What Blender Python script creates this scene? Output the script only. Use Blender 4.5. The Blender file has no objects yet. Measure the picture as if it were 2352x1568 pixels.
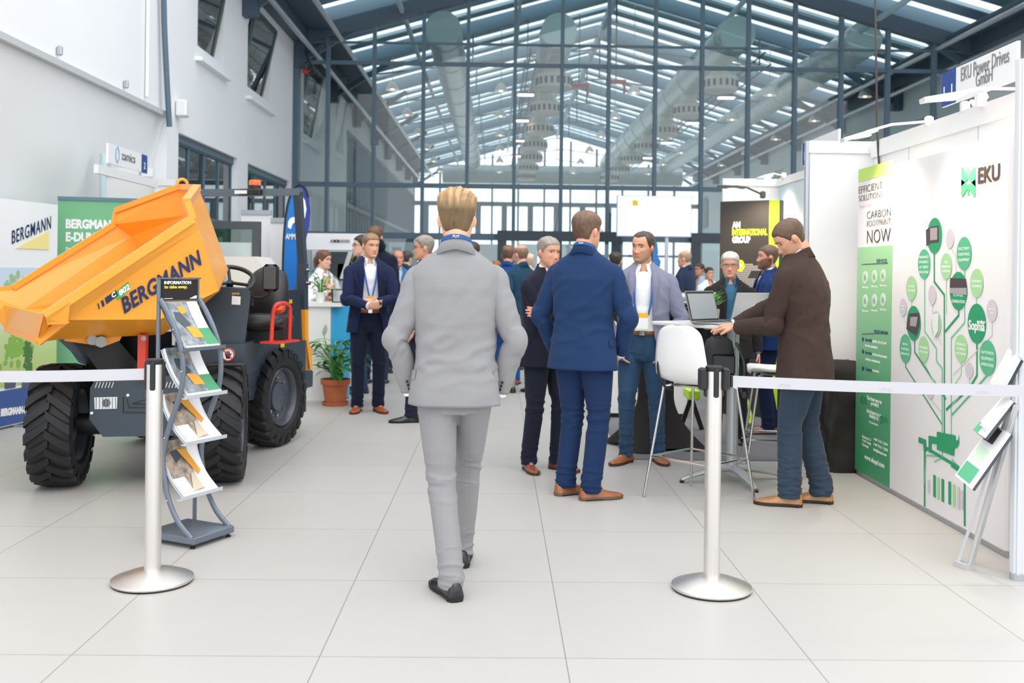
import bpy, math, random
import numpy as np
from mathutils import Vector, Matrix
C = bpy.context.scene.collection
PI = math.pi
random.seed(5)
R_ = np.random.RandomState(11)

# ---------------------------------------------------------------- camera, world, light, exposure
F_PX, CX, CY = 2286.0, 1176.0, 626.4
YAW, ROLL, CAM_H = math.radians(0.83), math.radians(0.7), 1.41
_F = np.array([math.sin(YAW), math.cos(YAW), 0.0])
_R0 = np.array([math.cos(YAW), -math.sin(YAW), 0.0])
_U0 = np.array([0.0, 0.0, 1.0])
_R = math.cos(ROLL) * _R0 + math.sin(ROLL) * _U0
_U = math.cos(ROLL) * _U0 - math.sin(ROLL) * _R0
cd = bpy.data.cameras.new('camera'); cam = bpy.data.objects.new('camera', cd); C.objects.link(cam)
cd.sensor_width = 36.0; cd.lens = 36.0 * F_PX / 2352.0
cd.shift_y = -(784.0 - CY) / 2352.0
cd.clip_end = 300.0
M = Matrix.Identity(4)
for i in range(3):
    M[i][0], M[i][1], M[i][2] = _R[i], _U[i], -_F[i]
M[2][3] = CAM_H
cam.matrix_world = M
cd.dof.use_dof = True; cd.dof.focus_distance = 5.2; cd.dof.aperture_fstop = 3.0
sc = bpy.context.scene
sc.camera = cam
sc.view_settings.view_transform = 'Standard'; sc.view_settings.look = 'None'
sc.view_settings.gamma = 1.0; sc.view_settings.use_curve_mapping = False
sc.view_settings.exposure = 0.9
sc.cycles.max_bounces = 8; sc.cycles.transparent_max_bounces = 24
sc.cycles.diffuse_bounces = 4; sc.cycles.glossy_bounces = 3
sc.cycles.use_denoising = True
w = bpy.data.worlds.new('overcast_sky'); sc.world = w; w.use_nodes = True
nt = w.node_tree; bg = nt.nodes['Background']
tc = nt.nodes.new('ShaderNodeTexCoord'); sx = nt.nodes.new('ShaderNodeSeparateXYZ'); rp = nt.nodes.new('ShaderNodeValToRGB')
nt.links.new(tc.outputs['Generated'], sx.inputs[0]); nt.links.new(sx.outputs['Z'], rp.inputs[0]); nt.links.new(rp.outputs[0], bg.inputs[0])
rp.color_ramp.elements[0].position = 0.0; rp.color_ramp.elements[0].color = (0.90, 0.95, 1.0, 1)
rp.color_ramp.elements[1].position = 0.9; rp.color_ramp.elements[1].color = (0.97, 0.985, 1.0, 1)
bg.inputs[1].default_value = 1.0
sun = bpy.data.lights.new('soft_sun', 'SUN'); sun.energy = 0.55; sun.angle = math.radians(50); sun.color = (1.0, 0.985, 0.965)
so = bpy.data.objects.new('soft_sun', sun); C.objects.link(so); so.rotation_euler = (math.radians(32), math.radians(8), 0)

def ray(px, py):
    d = _F * F_PX + _R * (px - CX) + _U * (CY - py)
    return d / np.linalg.norm(d)
def at(px, py, Y):
    d = ray(px, py); t = Y / d[1]
    return np.array([d[0] * t, Y, CAM_H + d[2] * t])
def onX(px, py, X):
    d = ray(px, py); t = X / d[0]
    return np.array([X, d[1] * t, CAM_H + d[2] * t])
def flr(px, py, z=0.0):
    d = ray(px, py); t = (z - CAM_H) / d[2]
    return np.array([d[0] * t, d[1] * t, z])
def onplane(px, py, P, n):
    d = ray(px, py); o = np.array([0, 0, CAM_H]); n = np.array(n, float)
    t = np.dot(np.array(P) - o, n) / np.dot(d, n)
    return o + d * t

# ---------------------------------------------------------------- materials
def lin(c):
    c = c / 255.0
    return c / 12.92 if c <= 0.04045 else ((c + 0.055) / 1.055) ** 2.4
def rgb(h):
    if isinstance(h, str):
        h = h.lstrip('#'); h = [int(h[i:i + 2], 16) for i in (0, 2, 4)]
    return (lin(h[0]), lin(h[1]), lin(h[2]), 1.0)
_mats = {}
def mat(name, col, rough=0.6, metal=0.0, bump=None, var=None, spec=0.5, emit=0.0, coat=0.0, vcol=False, sheen=0.0, aniso=None, trans=0.0):
    """bump = (scale, strength[, stretch xyz]); var = (scale, amount) tone mottling"""
    if name in _mats: return _mats[name]
    m = bpy.data.materials.new(name); m.use_nodes = True; n = m.node_tree.nodes; L = m.node_tree.links
    b = n['Principled BSDF']; c = rgb(col)
    b.inputs['Base Color'].default_value = c
    b.inputs['Roughness'].default_value = rough; b.inputs['Metallic'].default_value = metal
    b.inputs['Specular IOR Level'].default_value = spec
    if coat: b.inputs['Coat Weight'].default_value = coat; b.inputs['Coat Roughness'].default_value = 0.12
    if sheen: b.inputs['Sheen Weight'].default_value = sheen; b.inputs['Sheen Roughness'].default_value = 0.5
    if emit: b.inputs['Emission Color'].default_value = c; b.inputs['Emission Strength'].default_value = emit
    if trans: b.inputs['Transmission Weight'].default_value = trans
    co = None
    if bump or var:
        co = n.new('ShaderNodeTexCoord')
    src = None
    if vcol:
        a = n.new('ShaderNodeVertexColor'); a.layer_name = 'Col'; src = a.outputs[0]
        L.new(src, b.inputs['Base Color'])
    if var:
        t = n.new('ShaderNodeTexNoise'); t.inputs['Scale'].default_value = var[0]; t.inputs['Detail'].default_value = 4
        if len(var) > 2:
            mp = n.new('ShaderNodeMapping'); mp.inputs['Scale'].default_value = var[2]
            L.new(co.outputs['Object'], mp.inputs[0]); L.new(mp.outputs[0], t.inputs['Vector'])
        else: L.new(co.outputs['Object'], t.inputs['Vector'])
        mr = n.new('ShaderNodeMapRange'); mr.inputs[1].default_value = 0.3; mr.inputs[2].default_value = 0.7
        mr.inputs[3].default_value = 1 - var[1]; mr.inputs[4].default_value = 1 + var[1]
        L.new(t.outputs[0], mr.inputs[0])
        mx = n.new('ShaderNodeVectorMath'); mx.operation = 'SCALE'
        if src: L.new(src, mx.inputs[0])
        else: mx.inputs[0].default_value = c[:3]
        L.new(mr.outputs[0], mx.inputs['Scale']); L.new(mx.outputs[0], b.inputs['Base Color'])
    if bump:
        t = n.new('ShaderNodeTexNoise'); t.inputs['Scale'].default_value = bump[0]; t.inputs['Detail'].default_value = 3
        if len(bump) > 2:
            mp = n.new('ShaderNodeMapping'); mp.inputs['Scale'].default_value = bump[2]
            L.new(co.outputs['Object'], mp.inputs[0]); L.new(mp.outputs[0], t.inputs['Vector'])
        else: L.new(co.outputs['Object'], t.inputs['Vector'])
        bp = n.new('ShaderNodeBump'); bp.inputs['Strength'].default_value = bump[1]; bp.inputs['Distance'].default_value = 0.004
        L.new(t.outputs[0], bp.inputs['Height']); L.new(bp.outputs[0], b.inputs['Normal'])
    _mats[name] = m
    return m
def glassmat(name, col, refl=0.08, tint=1.0, rough=0.0, fk=0.9):
    if name in _mats: return _mats[name]
    m = bpy.data.materials.new(name); m.use_nodes = True; n = m.node_tree.nodes; L = m.node_tree.links
    n.remove(n['Principled BSDF']); out = n['Material Output']
    t = n.new('ShaderNodeBsdfTransparent'); c = rgb(col); t.inputs[0].default_value = (c[0] * tint, c[1] * tint, c[2] * tint, 1)
    g = n.new('ShaderNodeBsdfGlossy'); g.inputs[0].default_value = (1, 1, 1, 1); g.inputs[1].default_value = rough
    f = n.new('ShaderNodeFresnel'); f.inputs[0].default_value = 1.45
    mr = n.new('ShaderNodeMath'); mr.operation = 'MULTIPLY_ADD'; mr.inputs[1].default_value = fk; mr.inputs[2].default_value = refl - 0.03
    mx = n.new('ShaderNodeMixShader'); L.new(f.outputs[0], mr.inputs[0]); L.new(mr.outputs[0], mx.inputs[0])
    L.new(t.outputs[0], mx.inputs[1]); L.new(g.outputs[0], mx.inputs[2]); L.new(mx.outputs[0], out.inputs[0])
    _mats[name] = m
    return m
WHITE = mat('white_plaster', 'F1F2F4', 0.8, bump=(40, 0.05), var=(0.6, 0.02))
PANEL = mat('white_panel', 'ECEBEA', 0.45)
STEEL = mat('dark_blue_steel', '546A79', 0.45)
ROOFS = mat('roof_steel', 'A3BBC6', 0.5, var=(1.5, 0.08))
BRUSH = mat('brushed_steel', 'E4E0DC', 0.34, 1.0, bump=(60, 0.12, (30, 30, 0.6)), var=(4, 0.05, (40, 40, 0.3)))
CHROME = mat('chrome', 'CFCFCF', 0.15, 1.0)
BLACKP = mat('black_plastic', '1B1C1E', 0.4)
RUBBER = mat('black_rubber', '17171A', 0.6)
ALU = mat('aluminium', 'B9BDC2', 0.4, 0.7)
WHITEP = mat('white_plastic', 'EFEFED', 0.35)
GLASS = glassmat('hall_glass', 'F8FDFD', 0.045)
WGLASS = glassmat('window_glass', 'B9CFC8', 0.16, 0.55)
def ink(name, col): return mat('ink_' + name, col, 0.55)
INKW = ink('white', 'FFFFFF'); INKN = ink('navy', '1D2F5C'); INKK = ink('black', '2A2624'); INKY = ink('yellow', 'F3C32B')

# ---------------------------------------------------------------- mesh helpers
_minv = {}
def tag(o, label=None, cat=None, group=None, kind=None):
    if label: o['label'] = label
    if cat: o['category'] = cat
    if group: o['group'] = group
    if kind: o['kind'] = kind
    return o
def thing(name, label, cat, loc=(0, 0, 0), rz=0.0, group=None):
    o = bpy.data.objects.new(name, None); o.empty_display_size = 0.2; C.objects.link(o)
    o.location = loc; o.rotation_euler = (0, 0, rz)
    m = Matrix.Translation(Vector([float(q) for q in loc])) @ Matrix.Rotation(rz, 4, 'Z')
    _minv[o.name] = np.array(m.inverted())
    return tag(o, label, cat, group)
def unit(v): v = np.array(v, float); return v / max(np.linalg.norm(v), 1e-9)

class MB:
    def __init__(s): s.v = []; s.f = []; s.n = 0; s.mi = []; s.cols = []
    def add(s, V, Fs, mi=0, col=None):
        V = np.asarray(V, float).reshape(-1, 3); s.v.append(V)
        s.f += [tuple(int(i) + s.n for i in f) for f in Fs]; s.mi += [mi] * len(Fs); s.n += len(V)
        s.cols.append(np.tile(np.array(col if col is not None else (1, 1, 1), float), (len(V), 1)) if (col is None or np.ndim(col) == 1) else np.asarray(col, float))
        return s
    def box(s, c, size, rz=0.0, mi=0, M=None, bev=0.0):
        x, y, z = [q / 2 for q in size]
        if bev > 0:
            b = min(bev, x * .9, y * .9, z * .9); V = []; 
            for sz in (-1, 1):
                for (ix, zz) in ((b, z), (0, z - b)) if sz < 0 else ((0, z - b), (b, z)):
                    X, Y = x - ix, y - ix
                    bb = b
                    V += [(-X + bb, -Y, sz * zz), (X - bb, -Y, sz * zz), (X, -Y + bb, sz * zz), (X, Y - bb, sz * zz), (X - bb, Y, sz * zz), (-X + bb, Y, sz * zz), (-X, Y - bb, sz * zz), (-X, -Y + bb, sz * zz)]
            V = np.array(V); Fc = [tuple(range(7, -1, -1)), tuple(range(24, 32))]
            for r in range(3):
                for k in range(8): Fc.append((r * 8 + k, r * 8 + (k + 1) % 8, r * 8 + 8 + (k + 1) % 8, r * 8 + 8 + k))
        else:
            V = np.array([(-x, -y, -z), (x, -y, -z), (x, y, -z), (-x, y, -z), (-x, -y, z), (x, -y, z), (x, y, z), (-x, y, z)])
            Fc = [(3, 2, 1, 0), (4, 5, 6, 7), (0, 1, 5, 4), (1, 2, 6, 5), (2, 3, 7, 6), (3, 0, 4, 7)]
        if rz: ca, sa = math.cos(rz), math.sin(rz); V = V @ np.array([[ca, sa, 0], [-sa, ca, 0], [0, 0, 1]])
        if M is not None: V = V @ np.asarray(M).T
        return s.add(V + np.array(c), Fc, mi)
    def bb(s, lo, hi, mi=0):
        lo, hi = np.minimum(lo, hi), np.maximum(lo, hi)
        return s.box((np.array(lo) + hi) / 2, np.array(hi) - lo, mi=mi)
    def beam(s, a, b, w, h, up=(0, 0, 1), mi=0):
        """rectangular bar between a and b: w across, h along up"""
        a = np.array(a, float); b = np.array(b, float); d = unit(b - a); up = np.array(up, float)
        x = unit(np.cross(d, up)) if abs(np.dot(d, unit(up))) < 0.999 else unit(np.cross(d, (1, 0, 0.01)))
        u = unit(np.cross(x, d)); V = []
        for p in (a, b):
            for (i, j) in ((-1, -1), (1, -1), (1, 1), (-1, 1)): V.append(p + x * i * w / 2 + u * j * h / 2)
        return s.add(V, [(3, 2, 1, 0), (4, 5, 6, 7), (0, 1, 5, 4), (1, 2, 6, 5), (2, 3, 7, 6), (3, 0, 4, 7)], mi)
    def tube(s, P, r, m=12, cap=True, mi=0, up=None, sq=2.0, col=None):
        P = np.array(P, float); n = len(P)
        r = np.array(r, float)
        if r.ndim == 0: r = np.full((n, 2), float(r))
        elif r.ndim == 1: r = np.stack([r, r], 1) if len(r) == n else np.tile(r, (n, 1))
        T = np.gradient(P, axis=0); T /= np.linalg.norm(T, axis=1)[:, None] + 1e-12
        x = np.array(up, float) if up is not None else (np.array([1.0, 0, 0]) if abs(T[0][0]) < 0.9 else np.array([0, 1.0, 0]))
        a = np.linspace(0, 2 * PI, m, endpoint=False)
        ca = np.sign(np.cos(a)) * np.abs(np.cos(a)) ** (2 / sq); sa = np.sign(np.sin(a)) * np.abs(np.sin(a)) ** (2 / sq)
        V = []
        for i in range(n):
            x = unit(x - T[i] * np.dot(x, T[i])); y = np.cross(T[i], x)
            V.append(P[i] + np.outer(ca * r[i, 0], x) + np.outer(sa * r[i, 1], y))
        return s.loft(V, cap=cap, mi=mi, col=col)
    def loft(s, rings, cap=True, closed=True, mi=0, col=None):
        n, m = len(rings), len(rings[0]); V = np.concatenate([np.asarray(q) for q in rings]); Fc = []
        for i in range(n - 1):
            for k in range(m if closed else m - 1):
                k2 = (k + 1) % m; Fc.append((i * m + k, i * m + k2, (i + 1) * m + k2, (i + 1) * m + k))
        if cap and closed:
            Fc.append(tuple(range(m - 1, -1, -1))); Fc.append(tuple((n - 1) * m + k for k in range(m)))
        return s.add(V, Fc, mi, col)
    def lathe(s, prof, c=(0, 0, 0), m=32, mi=0, axis=None):
        a = np.linspace(0, 2 * PI, m, endpoint=False); rings = []
        for r, z in prof: rings.append(np.stack([r * np.cos(a), r * np.sin(a), np.full(m, z)], 1))
        if axis is not None:
            z = unit(axis); x = unit(np.cross(z, (0.3, 0.2, 1))) if abs(z[2]) < .99 else np.array([1.0, 0, 0]); y = np.cross(z, x)
            A = np.stack([x, y, z]); rings = [q @ A for q in rings]
        return s.loft([q + np.array(c) for q in rings], mi=mi, cap=False)
    def prism(s, pts, d, mi=0):
        """polygon pts (list of 3-vectors) extruded by vector d"""
        P = np.array(pts, float); n = len(P); V = np.concatenate([P, P + np.array(d)])
        Fc = [tuple(range(n - 1, -1, -1)), tuple(range(n, 2 * n))] + [(k, (k + 1) % n, n + (k + 1) % n, n + k) for k in range(n)]
        return s.add(V, Fc, mi)
    def sphere(s, c, r, m=16, k=10, mi=0, M=None, col=None):
        r = np.array(r, float) * np.ones(3); rings = []
        for i in range(k + 1):
            t = -PI / 2 + PI * (i + .001) / (k + .002); a = np.linspace(0, 2 * PI, m, endpoint=False)
            rings.append(np.stack([np.cos(t) * np.cos(a), np.cos(t) * np.sin(a), np.full(m, math.sin(t))], 1) * r)
        if M is not None: rings = [q @ np.asarray(M).T for q in rings]
        return s.loft([q + np.array(c) for q in rings], mi=mi, col=col)
    def arr(s): return np.concatenate(s.v)
    def build(s, name, m, parent=None, world=False, ang=40, flat=False, label=None, mods=None, vcol=False, origin=None):
        V = s.arr().copy(); me = bpy.data.meshes.new(name)
        loc = None
        if parent is not None and world:
            A = _minv[parent.name]; V = V @ A[:3, :3].T + A[:3, 3]
        elif parent is None:
            lo, hi = V.min(0), V.max(0); loc = np.array(origin) if origin is not None else np.array([(lo[0] + hi[0]) / 2, (lo[1] + hi[1]) / 2, lo[2]]); V = V - loc
        me.from_pydata(V.tolist(), [], s.f); me.update()
        ml = m if isinstance(m, (list, tuple)) else [m]
        for q in ml: me.materials.append(q)
        if len(ml) > 1: me.polygons.foreach_set('material_index', s.mi)
        if not flat:
            me.polygons.foreach_set('use_smooth', [True] * len(me.polygons)); me.set_sharp_from_angle(angle=math.radians(ang))
        if vcol: setcol(me, np.concatenate(s.cols))
        o = bpy.data.objects.new(name, me); C.objects.link(o)
        if parent is not None: o.parent = parent
        if loc is not None: o.location = loc; _minv[o.name] = np.array(Matrix.Translation(Vector(loc)).inverted())
        elif parent is not None and parent.name in _minv: _minv[o.name] = _minv[parent.name]
        if label: o['label'] = label
        return o
def setcol(me, cols):
    a = me.color_attributes.new('Col', 'FLOAT_COLOR', 'POINT')
    c = np.ones((len(me.vertices), 4)); c[:, :3] = cols; a.data.foreach_set('color', c.ravel().tolist())
def part(name, mb, m, parent, world=True, **k): return mb.build(name, m, parent, world=world, **k)
def struct(name, mb, m, parent=None, **k):
    o = mb.build(name, m, parent, world=parent is not None, **k)
    if parent is None: o['kind'] = 'structure'
    return o
def dup(root, loc, rz=None, label=None, group=None):
    r = root.copy(); C.objects.link(r); r.location = loc
    if rz is not None: r.rotation_euler = (0, 0, rz)
    if label: r['label'] = label
    if group: r['group'] = group
    for ch in list(root.children):
        c = ch.copy(); C.objects.link(c); c.parent = r
        for g in ch.children:
            d = g.copy(); C.objects.link(d); d.parent = c
    return r
_tcache = {}
def text_mesh(body, bold=0.0, shear=0.0, space=1.0):
    k = (body, bold, shear, space)
    if k in _tcache: return _tcache[k]
    cu = bpy.data.curves.new('t', 'FONT'); cu.body = body; cu.size = 1.0; cu.offset = bold; cu.shear = shear; cu.space_character = space
    cu.resolution_u = 3; cu.extrude = 0.004
    o = bpy.data.objects.new('t', cu); C.objects.link(o); dg = bpy.context.evaluated_depsgraph_get(); dg.update()
    me = bpy.data.meshes.new_from_object(o.evaluated_get(dg))
    V = np.empty(len(me.vertices) * 3); me.vertices.foreach_get('co', V); V = V.reshape(-1, 3)
    Fc = [tuple(p.vertices) for p in me.polygons]
    bpy.data.objects.remove(o); bpy.data.curves.remove(cu); bpy.data.meshes.remove(me)
    if len(V):
        V[:, 0] -= V[:, 0].min()
        V[:, 2] -= V[:, 2].min()
    _tcache[k] = (V, Fc)
    return _tcache[k]
def text(mb, body, o, xd, yd, width=None, height=None, bold=0.0, shear=0.0, thick=0.002, mi=0, align='l', space=1.0, lift=0.0):
    """lettering whose baseline starts at o, running along xd with its up along yd; width/height in metres (cap height)"""
    V, Fc = text_mesh(body, bold, shear, space); xd = unit(xd); yd = np.array(yd, float); yd = unit(yd - xd * np.dot(xd, yd)) if shear == 0 else unit(yd); nd = unit(np.cross(xd, yd))
    cap = 0.72; W0 = V[:, 0].max()
    sy = (height / cap) if height else width / W0
    sx = (width / W0) if width else sy
    if align == 'c': off = -W0 * sx / 2
    elif align == 'r': off = -W0 * sx
    else: off = 0
    P = np.array(o, float) + np.outer(V[:, 0] * sx + off, xd) + np.outer(V[:, 1] * sy, yd) + np.outer(V[:, 2] / 0.008 * thick + lift, nd)
    return mb.add(P, Fc, mi)
def arc_pts(c, r, a0, a1, n, ex=(1, 0, 0), ey=(0, 0, 1)):
    a = np.radians(np.linspace(a0, a1, n)); return np.array(c) + np.outer(np.cos(a) * r, ex) + np.outer(np.sin(a) * r, ey)
def smooth_path(P, n=8):
    """Catmull-Rom through P"""
    P = np.array(P, float); Q = np.vstack([2 * P[0] - P[1], P, 2 * P[-1] - P[-2]]); out = []
    for i in range(len(P) - 1):
        p0, p1, p2, p3 = Q[i:i + 4]
        for t in np.linspace(0, 1, n, endpoint=False):
            out.append(0.5 * ((2 * p1) + (-p0 + p2) * t + (2 * p0 - 5 * p1 + 4 * p2 - p3) * t * t + (-p0 + 3 * p1 - 3 * p2 + p3) * t ** 3))
    out.append(P[-1]); return np.array(out)
def lerp_path(P, v, n=8):
    v = np.array(v, float); return smooth_path(v.reshape(len(P), -1), n)
# ---------------------------------------------------------------- the hall
XL, XR, XM = -4.12, 9.75, 2.8          # left wall, right wall, ridge line
YG, YE = 20.0, 48.5                    # glazed partition, far gable
def roof_z(x, drop=0.0): return 8.45 - abs(x - XM) * 0.283 - drop

def floor_material():
    m = bpy.data.materials.new('porcelain_floor_tiles'); m.use_nodes = True; n = m.node_tree.nodes; L = m.node_tree.links; b = n['Principled BSDF']
    g = n.new('ShaderNodeNewGeometry'); s = n.new('ShaderNodeSeparateXYZ'); L.new(g.outputs['Position'], s.inputs[0])
    def ma(op, a, bb=None, c=None):
        q = n.new('ShaderNodeMath'); q.operation = op
        for i, v in enumerate((a, bb, c)):
            if v is None: continue
            if isinstance(v, (int, float)): q.inputs[i].default_value = v
            else: L.new(v, q.inputs[i])
        return q.outputs[0]
    u = ma('DIVIDE', ma('SUBTRACT', s.outputs[0], -0.633), 0.9); v = ma('DIVIDE', ma('SUBTRACT', s.outputs[1], 4.546), 0.9)
    eu = ma('ABSOLUTE', ma('SUBTRACT', ma('FRACT', ma('ADD', u, 0.5)), 0.5)); ev = ma('ABSOLUTE', ma('SUBTRACT', ma('FRACT', ma('ADD', v, 0.5)), 0.5))
    line = ma('LESS_THAN', ma('MINIMUM', eu, ev), 0.0024)
    cx = n.new('ShaderNodeCombineXYZ'); L.new(ma('FLOOR', u), cx.inputs[0]); L.new(ma('FLOOR', v), cx.inputs[1])
    wn = n.new('ShaderNodeTexWhiteNoise'); L.new(cx.outputs[0], wn.inputs[0])
    no = n.new('ShaderNodeTexNoise'); no.inputs['Scale'].default_value = 2.2; no.inputs['Detail'].default_value = 8; no.inputs['Roughness'].default_value = 0.7; L.new(g.outputs['Position'], no.inputs[0])
    tone = ma('ADD', ma('MULTIPLY_ADD', wn.outputs[0], 0.03, 0.96), ma('MULTIPLY', no.outputs[0], 0.06))
    mx = n.new('ShaderNodeMix'); mx.data_type = 'RGBA'; L.new(line, mx.inputs[0])
    sc_ = n.new('ShaderNodeVectorMath'); sc_.operation = 'SCALE'; sc_.inputs[0].default_value = rgb('B9B6B2')[:3]; L.new(tone, sc_.inputs['Scale'])
    L.new(sc_.outputs[0], mx.inputs[6]); mx.inputs[7].default_value = rgb('8B8682'); L.new(mx.outputs[2], b.inputs['Base Color'])
    b.inputs['Roughness'].default_value = 0.42; b.inputs['Specular IOR Level'].default_value = 0.45
    return m
fl = MB().box((2, 23, -0.1), (30, 60, 0.2)); struct('floor', fl, floor_material(), flat=True)
struct('trim_1', MB().box((2.8, 12.05, 0.004), (3.6, 9.0, 0.008)), mat('grey_booth_carpet', '77777C', 0.95, bump=(300, 0.3)), flat=True)

def wall_with_holes(mb, x, th, y0, y1, z0, z1, holes):
    """solid wall slab in the plane X=x, with rectangular openings (ya, yb, za, zb), thickness th away from the hall"""
    ys = sorted({y0, y1} | {h[0] for h in holes} | {h[1] for h in holes}); zs = sorted({z0, z1} | {h[2] for h in holes} | {h[3] for h in holes})
    for a, b in zip(ys, ys[1:]):
        for c, d in zip(zs, zs[1:]):
            if any(h[0] <= (a + b) / 2 <= h[1] and h[2] <= (c + d) / 2 <= h[3] for h in holes): continue
            mb.bb((x, a, c), (x + th, b, d))
holesL = [(12.85, 15.75, 0.0, 3.16), (16.4, 19.7, 0.0, 3.16), (13.6, 14.9, 4.45, 6.0), (16.3, 17.95, 4.4, 5.75), (21.0, 22.7, 4.3, 5.9)]
wl = MB(); wall_with_holes(wl, XL, -0.45, 12.4, 27.0, 0, 6.3, holesL)
wall_with_holes(wl, XL, -0.45, 27.0, YE, 0, 6.3, [(27.0, YE, 0.0, 5.2)])
wall_with_holes(wl, XL, -0.45, 3.0, 12.4, 3.3, 8.4, [])
struct('wall_left', wl, WHITE, flat=True)
rec = MB(); rec.prism([(XL - .03, 3.0, 3.3), (XL - .08, 3.0, 3.3), (-5.0, 3.0, 0), (-4.92, 3.0, 0)], (0, 9.39, 0))
struct('wall_recess', rec, WHITE, flat=True)
rail = MB().bb((XL + 0.004, 5.0, 3.27), (XL + 0.05, 12.36, 3.33)); struct('trim_2', rail, mat('grey_rail', 'C4C7C9', 0.5), flat=True)
for yy in (9.3, 10.95):
    hb = MB().box((XL + 0.03, yy, 3.42), (0.05, 0.04, 0.09), bev=.01); tag(hb.build('wall_hook', ALU), 'small grey hook above the pale rail on the white left wall, ' + ('nearer the camera' if yy < 10 else 'nearer the dark hose'), 'hook')
# dark cable hose hanging down the wall
hz = [at(374, -40, 12.0), at(376, 60, 12.05), at(383, 180, 12.1), at(389, 291, 12.15)]
hz = [np.array([max(p[0], XL + .07), p[1], p[2]]) for p in hz]
hose = MB().tube(smooth_path(hz, 6), 0.035, 10); tag(hose.build('cable_hose', STEEL), 'dark blue cable hose hanging down the white wall at upper left', 'hose')
vp = MB().tube([(XL + .03, 11.6, 3.4), (XL + .03, 11.6, 6.3)], 0.02, 8); tag(vp.build('wall_conduit', WHITEP), 'thin pale conduit on the white wall beside the dark hose', 'conduit')
ws = MB().box((XL + .08, 12.75, 3.45), (.14, .16, .22), bev=.02); tag(ws.build('wall_speaker', WHITEP), 'small white box speaker on the left wall above the ground floor windows', 'speaker')

REVEAL = mat('window_frame_paint', 'DFE1E0', 0.5); GRN = mat('green_grey_frame', '4A5A58', 0.4)
def gable_window(n, y0, y1, z0, z1, chamf):
    """tilted sash window in a deep white reveal, chamfered head, with a projecting sill"""
    t = MB(); xw = XL - 0.22; ch = chamf
    out = [(XL, y0, z0), (XL, y1, z0), (XL, y1, z1 - ch), (XL, y1 - ch, z1), (XL, y0 + ch, z1), (XL, y0, z1 - ch)]
    # wall filler around chamfers
    for (ya, yb) in ((y0, y0 + ch), (y1, y1 - ch)):
        t.prism([(XL - .001, ya, z1), (XL - .001, yb, z1), (XL - .001, ya, z1 - ch)], (-0.4, 0, 0))
    t.bb((XL + .1, y0 - .1, z0 - .22), (XL - .05, y1 + .1, z0 - .17))
    p = struct(n, t, WHITE, flat=True)
    f = MB(); g = .05
    for a, b in (((y0, z0), (y0 + g, z1)), ((y1 - g, z0), (y1, z1)), ((y0, z0), (y1, z0 + g)), ((y0, z1 - g), (y1, z1))):
        f.bb((xw, a[0], a[1]), (xw + .07, b[0], b[1]))
    part('window_frame', f, REVEAL, p, flat=True)
    sash = MB(); top = (xw + .32, z1 - .1); bot = (xw + .05, z0 + .05)
    ya, yb = y0 + .1, y1 - .1
    P = [(bot[0], ya, bot[1]), (bot[0], yb, bot[1]), (top[0], yb, top[1]), (top[0], ya, top[1])]
    for i in range(4): sash.beam(P[i], P[(i + 1) % 4], .07, .06)
    part('sash', sash, GRN, p, flat=True)
    gl = MB().prism(P, (.012, 0, .003)); part('sash_pane', gl, WGLASS, p, flat=True)
    bk = MB().bb((xw - .02, y0, z0), (xw - .01, y1, z1)); part('window_pane', bk, mat('dim_window_glass', '6F8580', 0.1), p, flat=True)
gable_window('window_2', 13.6, 14.9, 4.45, 6.0, 0.25); gable_window('window_3', 16.3, 17.95, 4.4, 5.75, 0.35); gable_window('window_4', 21.0, 22.7, 4.3, 5.9, 0.1)

def shopfront(n, y0, y1, zt, cols, tz=2.1):
    f = MB(); x = XL - .15
    for y in list(np.linspace(y0, y1, cols + 1)): f.bb((x, y - .025, 0), (x + .06, y + .025, zt))
    for z in (zt - .05, tz, .05): f.bb((x, y0, z - .05), (x + .09, y1, z + .05))
    f.bb((x - .01, y0, zt - .12), (x + .07, y1, zt))
    p = struct(n, f, STEEL, flat=True)
    part('window_pane', MB().bb((x + .03, y0, 0), (x + .04, y1, zt)), glassmat('shopfront_glass', 'D5E4E0', 0.12), p, flat=True)
shopfront('window_5', 12.85, 15.75, 3.16, 4); shopfront('window_6', 16.4, 19.7, 3.16, 4)
# room behind the shopfronts: plain inner wall with bright windows
bw = MB(); bw.bb((-9.0, 12.8, 0), (-9.2, 27, 3.3)); bw.bb((-9, 12.8, 0), (XL - .5, 12.7, 3.3)); bw.bb((-9.2, 12.8, 3.3), (XL - .45, 27, 3.4))
struct('wall_side_room', bw, mat('side_room_wall', '93A29F', .8), flat=True)
for i in range(5):
    lb = MB().box((-8.93, 14.0 + i * 2.2, 1.5), (.06, 1.2, 1.6)); struct('window_%d' % (20 + i), lb, mat('daylight_pane', 'F4FBFF', .3, emit=2.2), flat=True)

# right wall, far and white, with small windows
wr = MB(); hr = [(22 + i * 4.0, 23.3 + i * 4.0, 3.6, 5.1) for i in range(7)]
wall_with_holes(wr, XR, .4, 12, YE, 0, 6.3, hr)
struct('wall_right', wr, mat('white_brick', 'DCE3E5', .8, bump=(30, .3)), flat=True)
for i, h in enumerate(hr):
    f = MB(); x = XR + .15
    for a, b in (((h[0], h[2]), (h[0] + .07, h[3])), ((h[1] - .07, h[2]), (h[1], h[3])), ((h[0], h[2]), (h[1], h[2] + .07)), ((h[0], h[3] - .07), (h[1], h[3]))): f.bb((x, a[0], a[1]), (x + .08, b[0], b[1]))
    p = struct('window_%d' % (30 + i), f, REVEAL, flat=True)
    part('window_pane', MB().bb((x + .05, h[0], h[2]), (x + .06, h[1], h[3])), mat('dim_window_glass', '6F8580', 0.1), p, flat=True)

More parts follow.
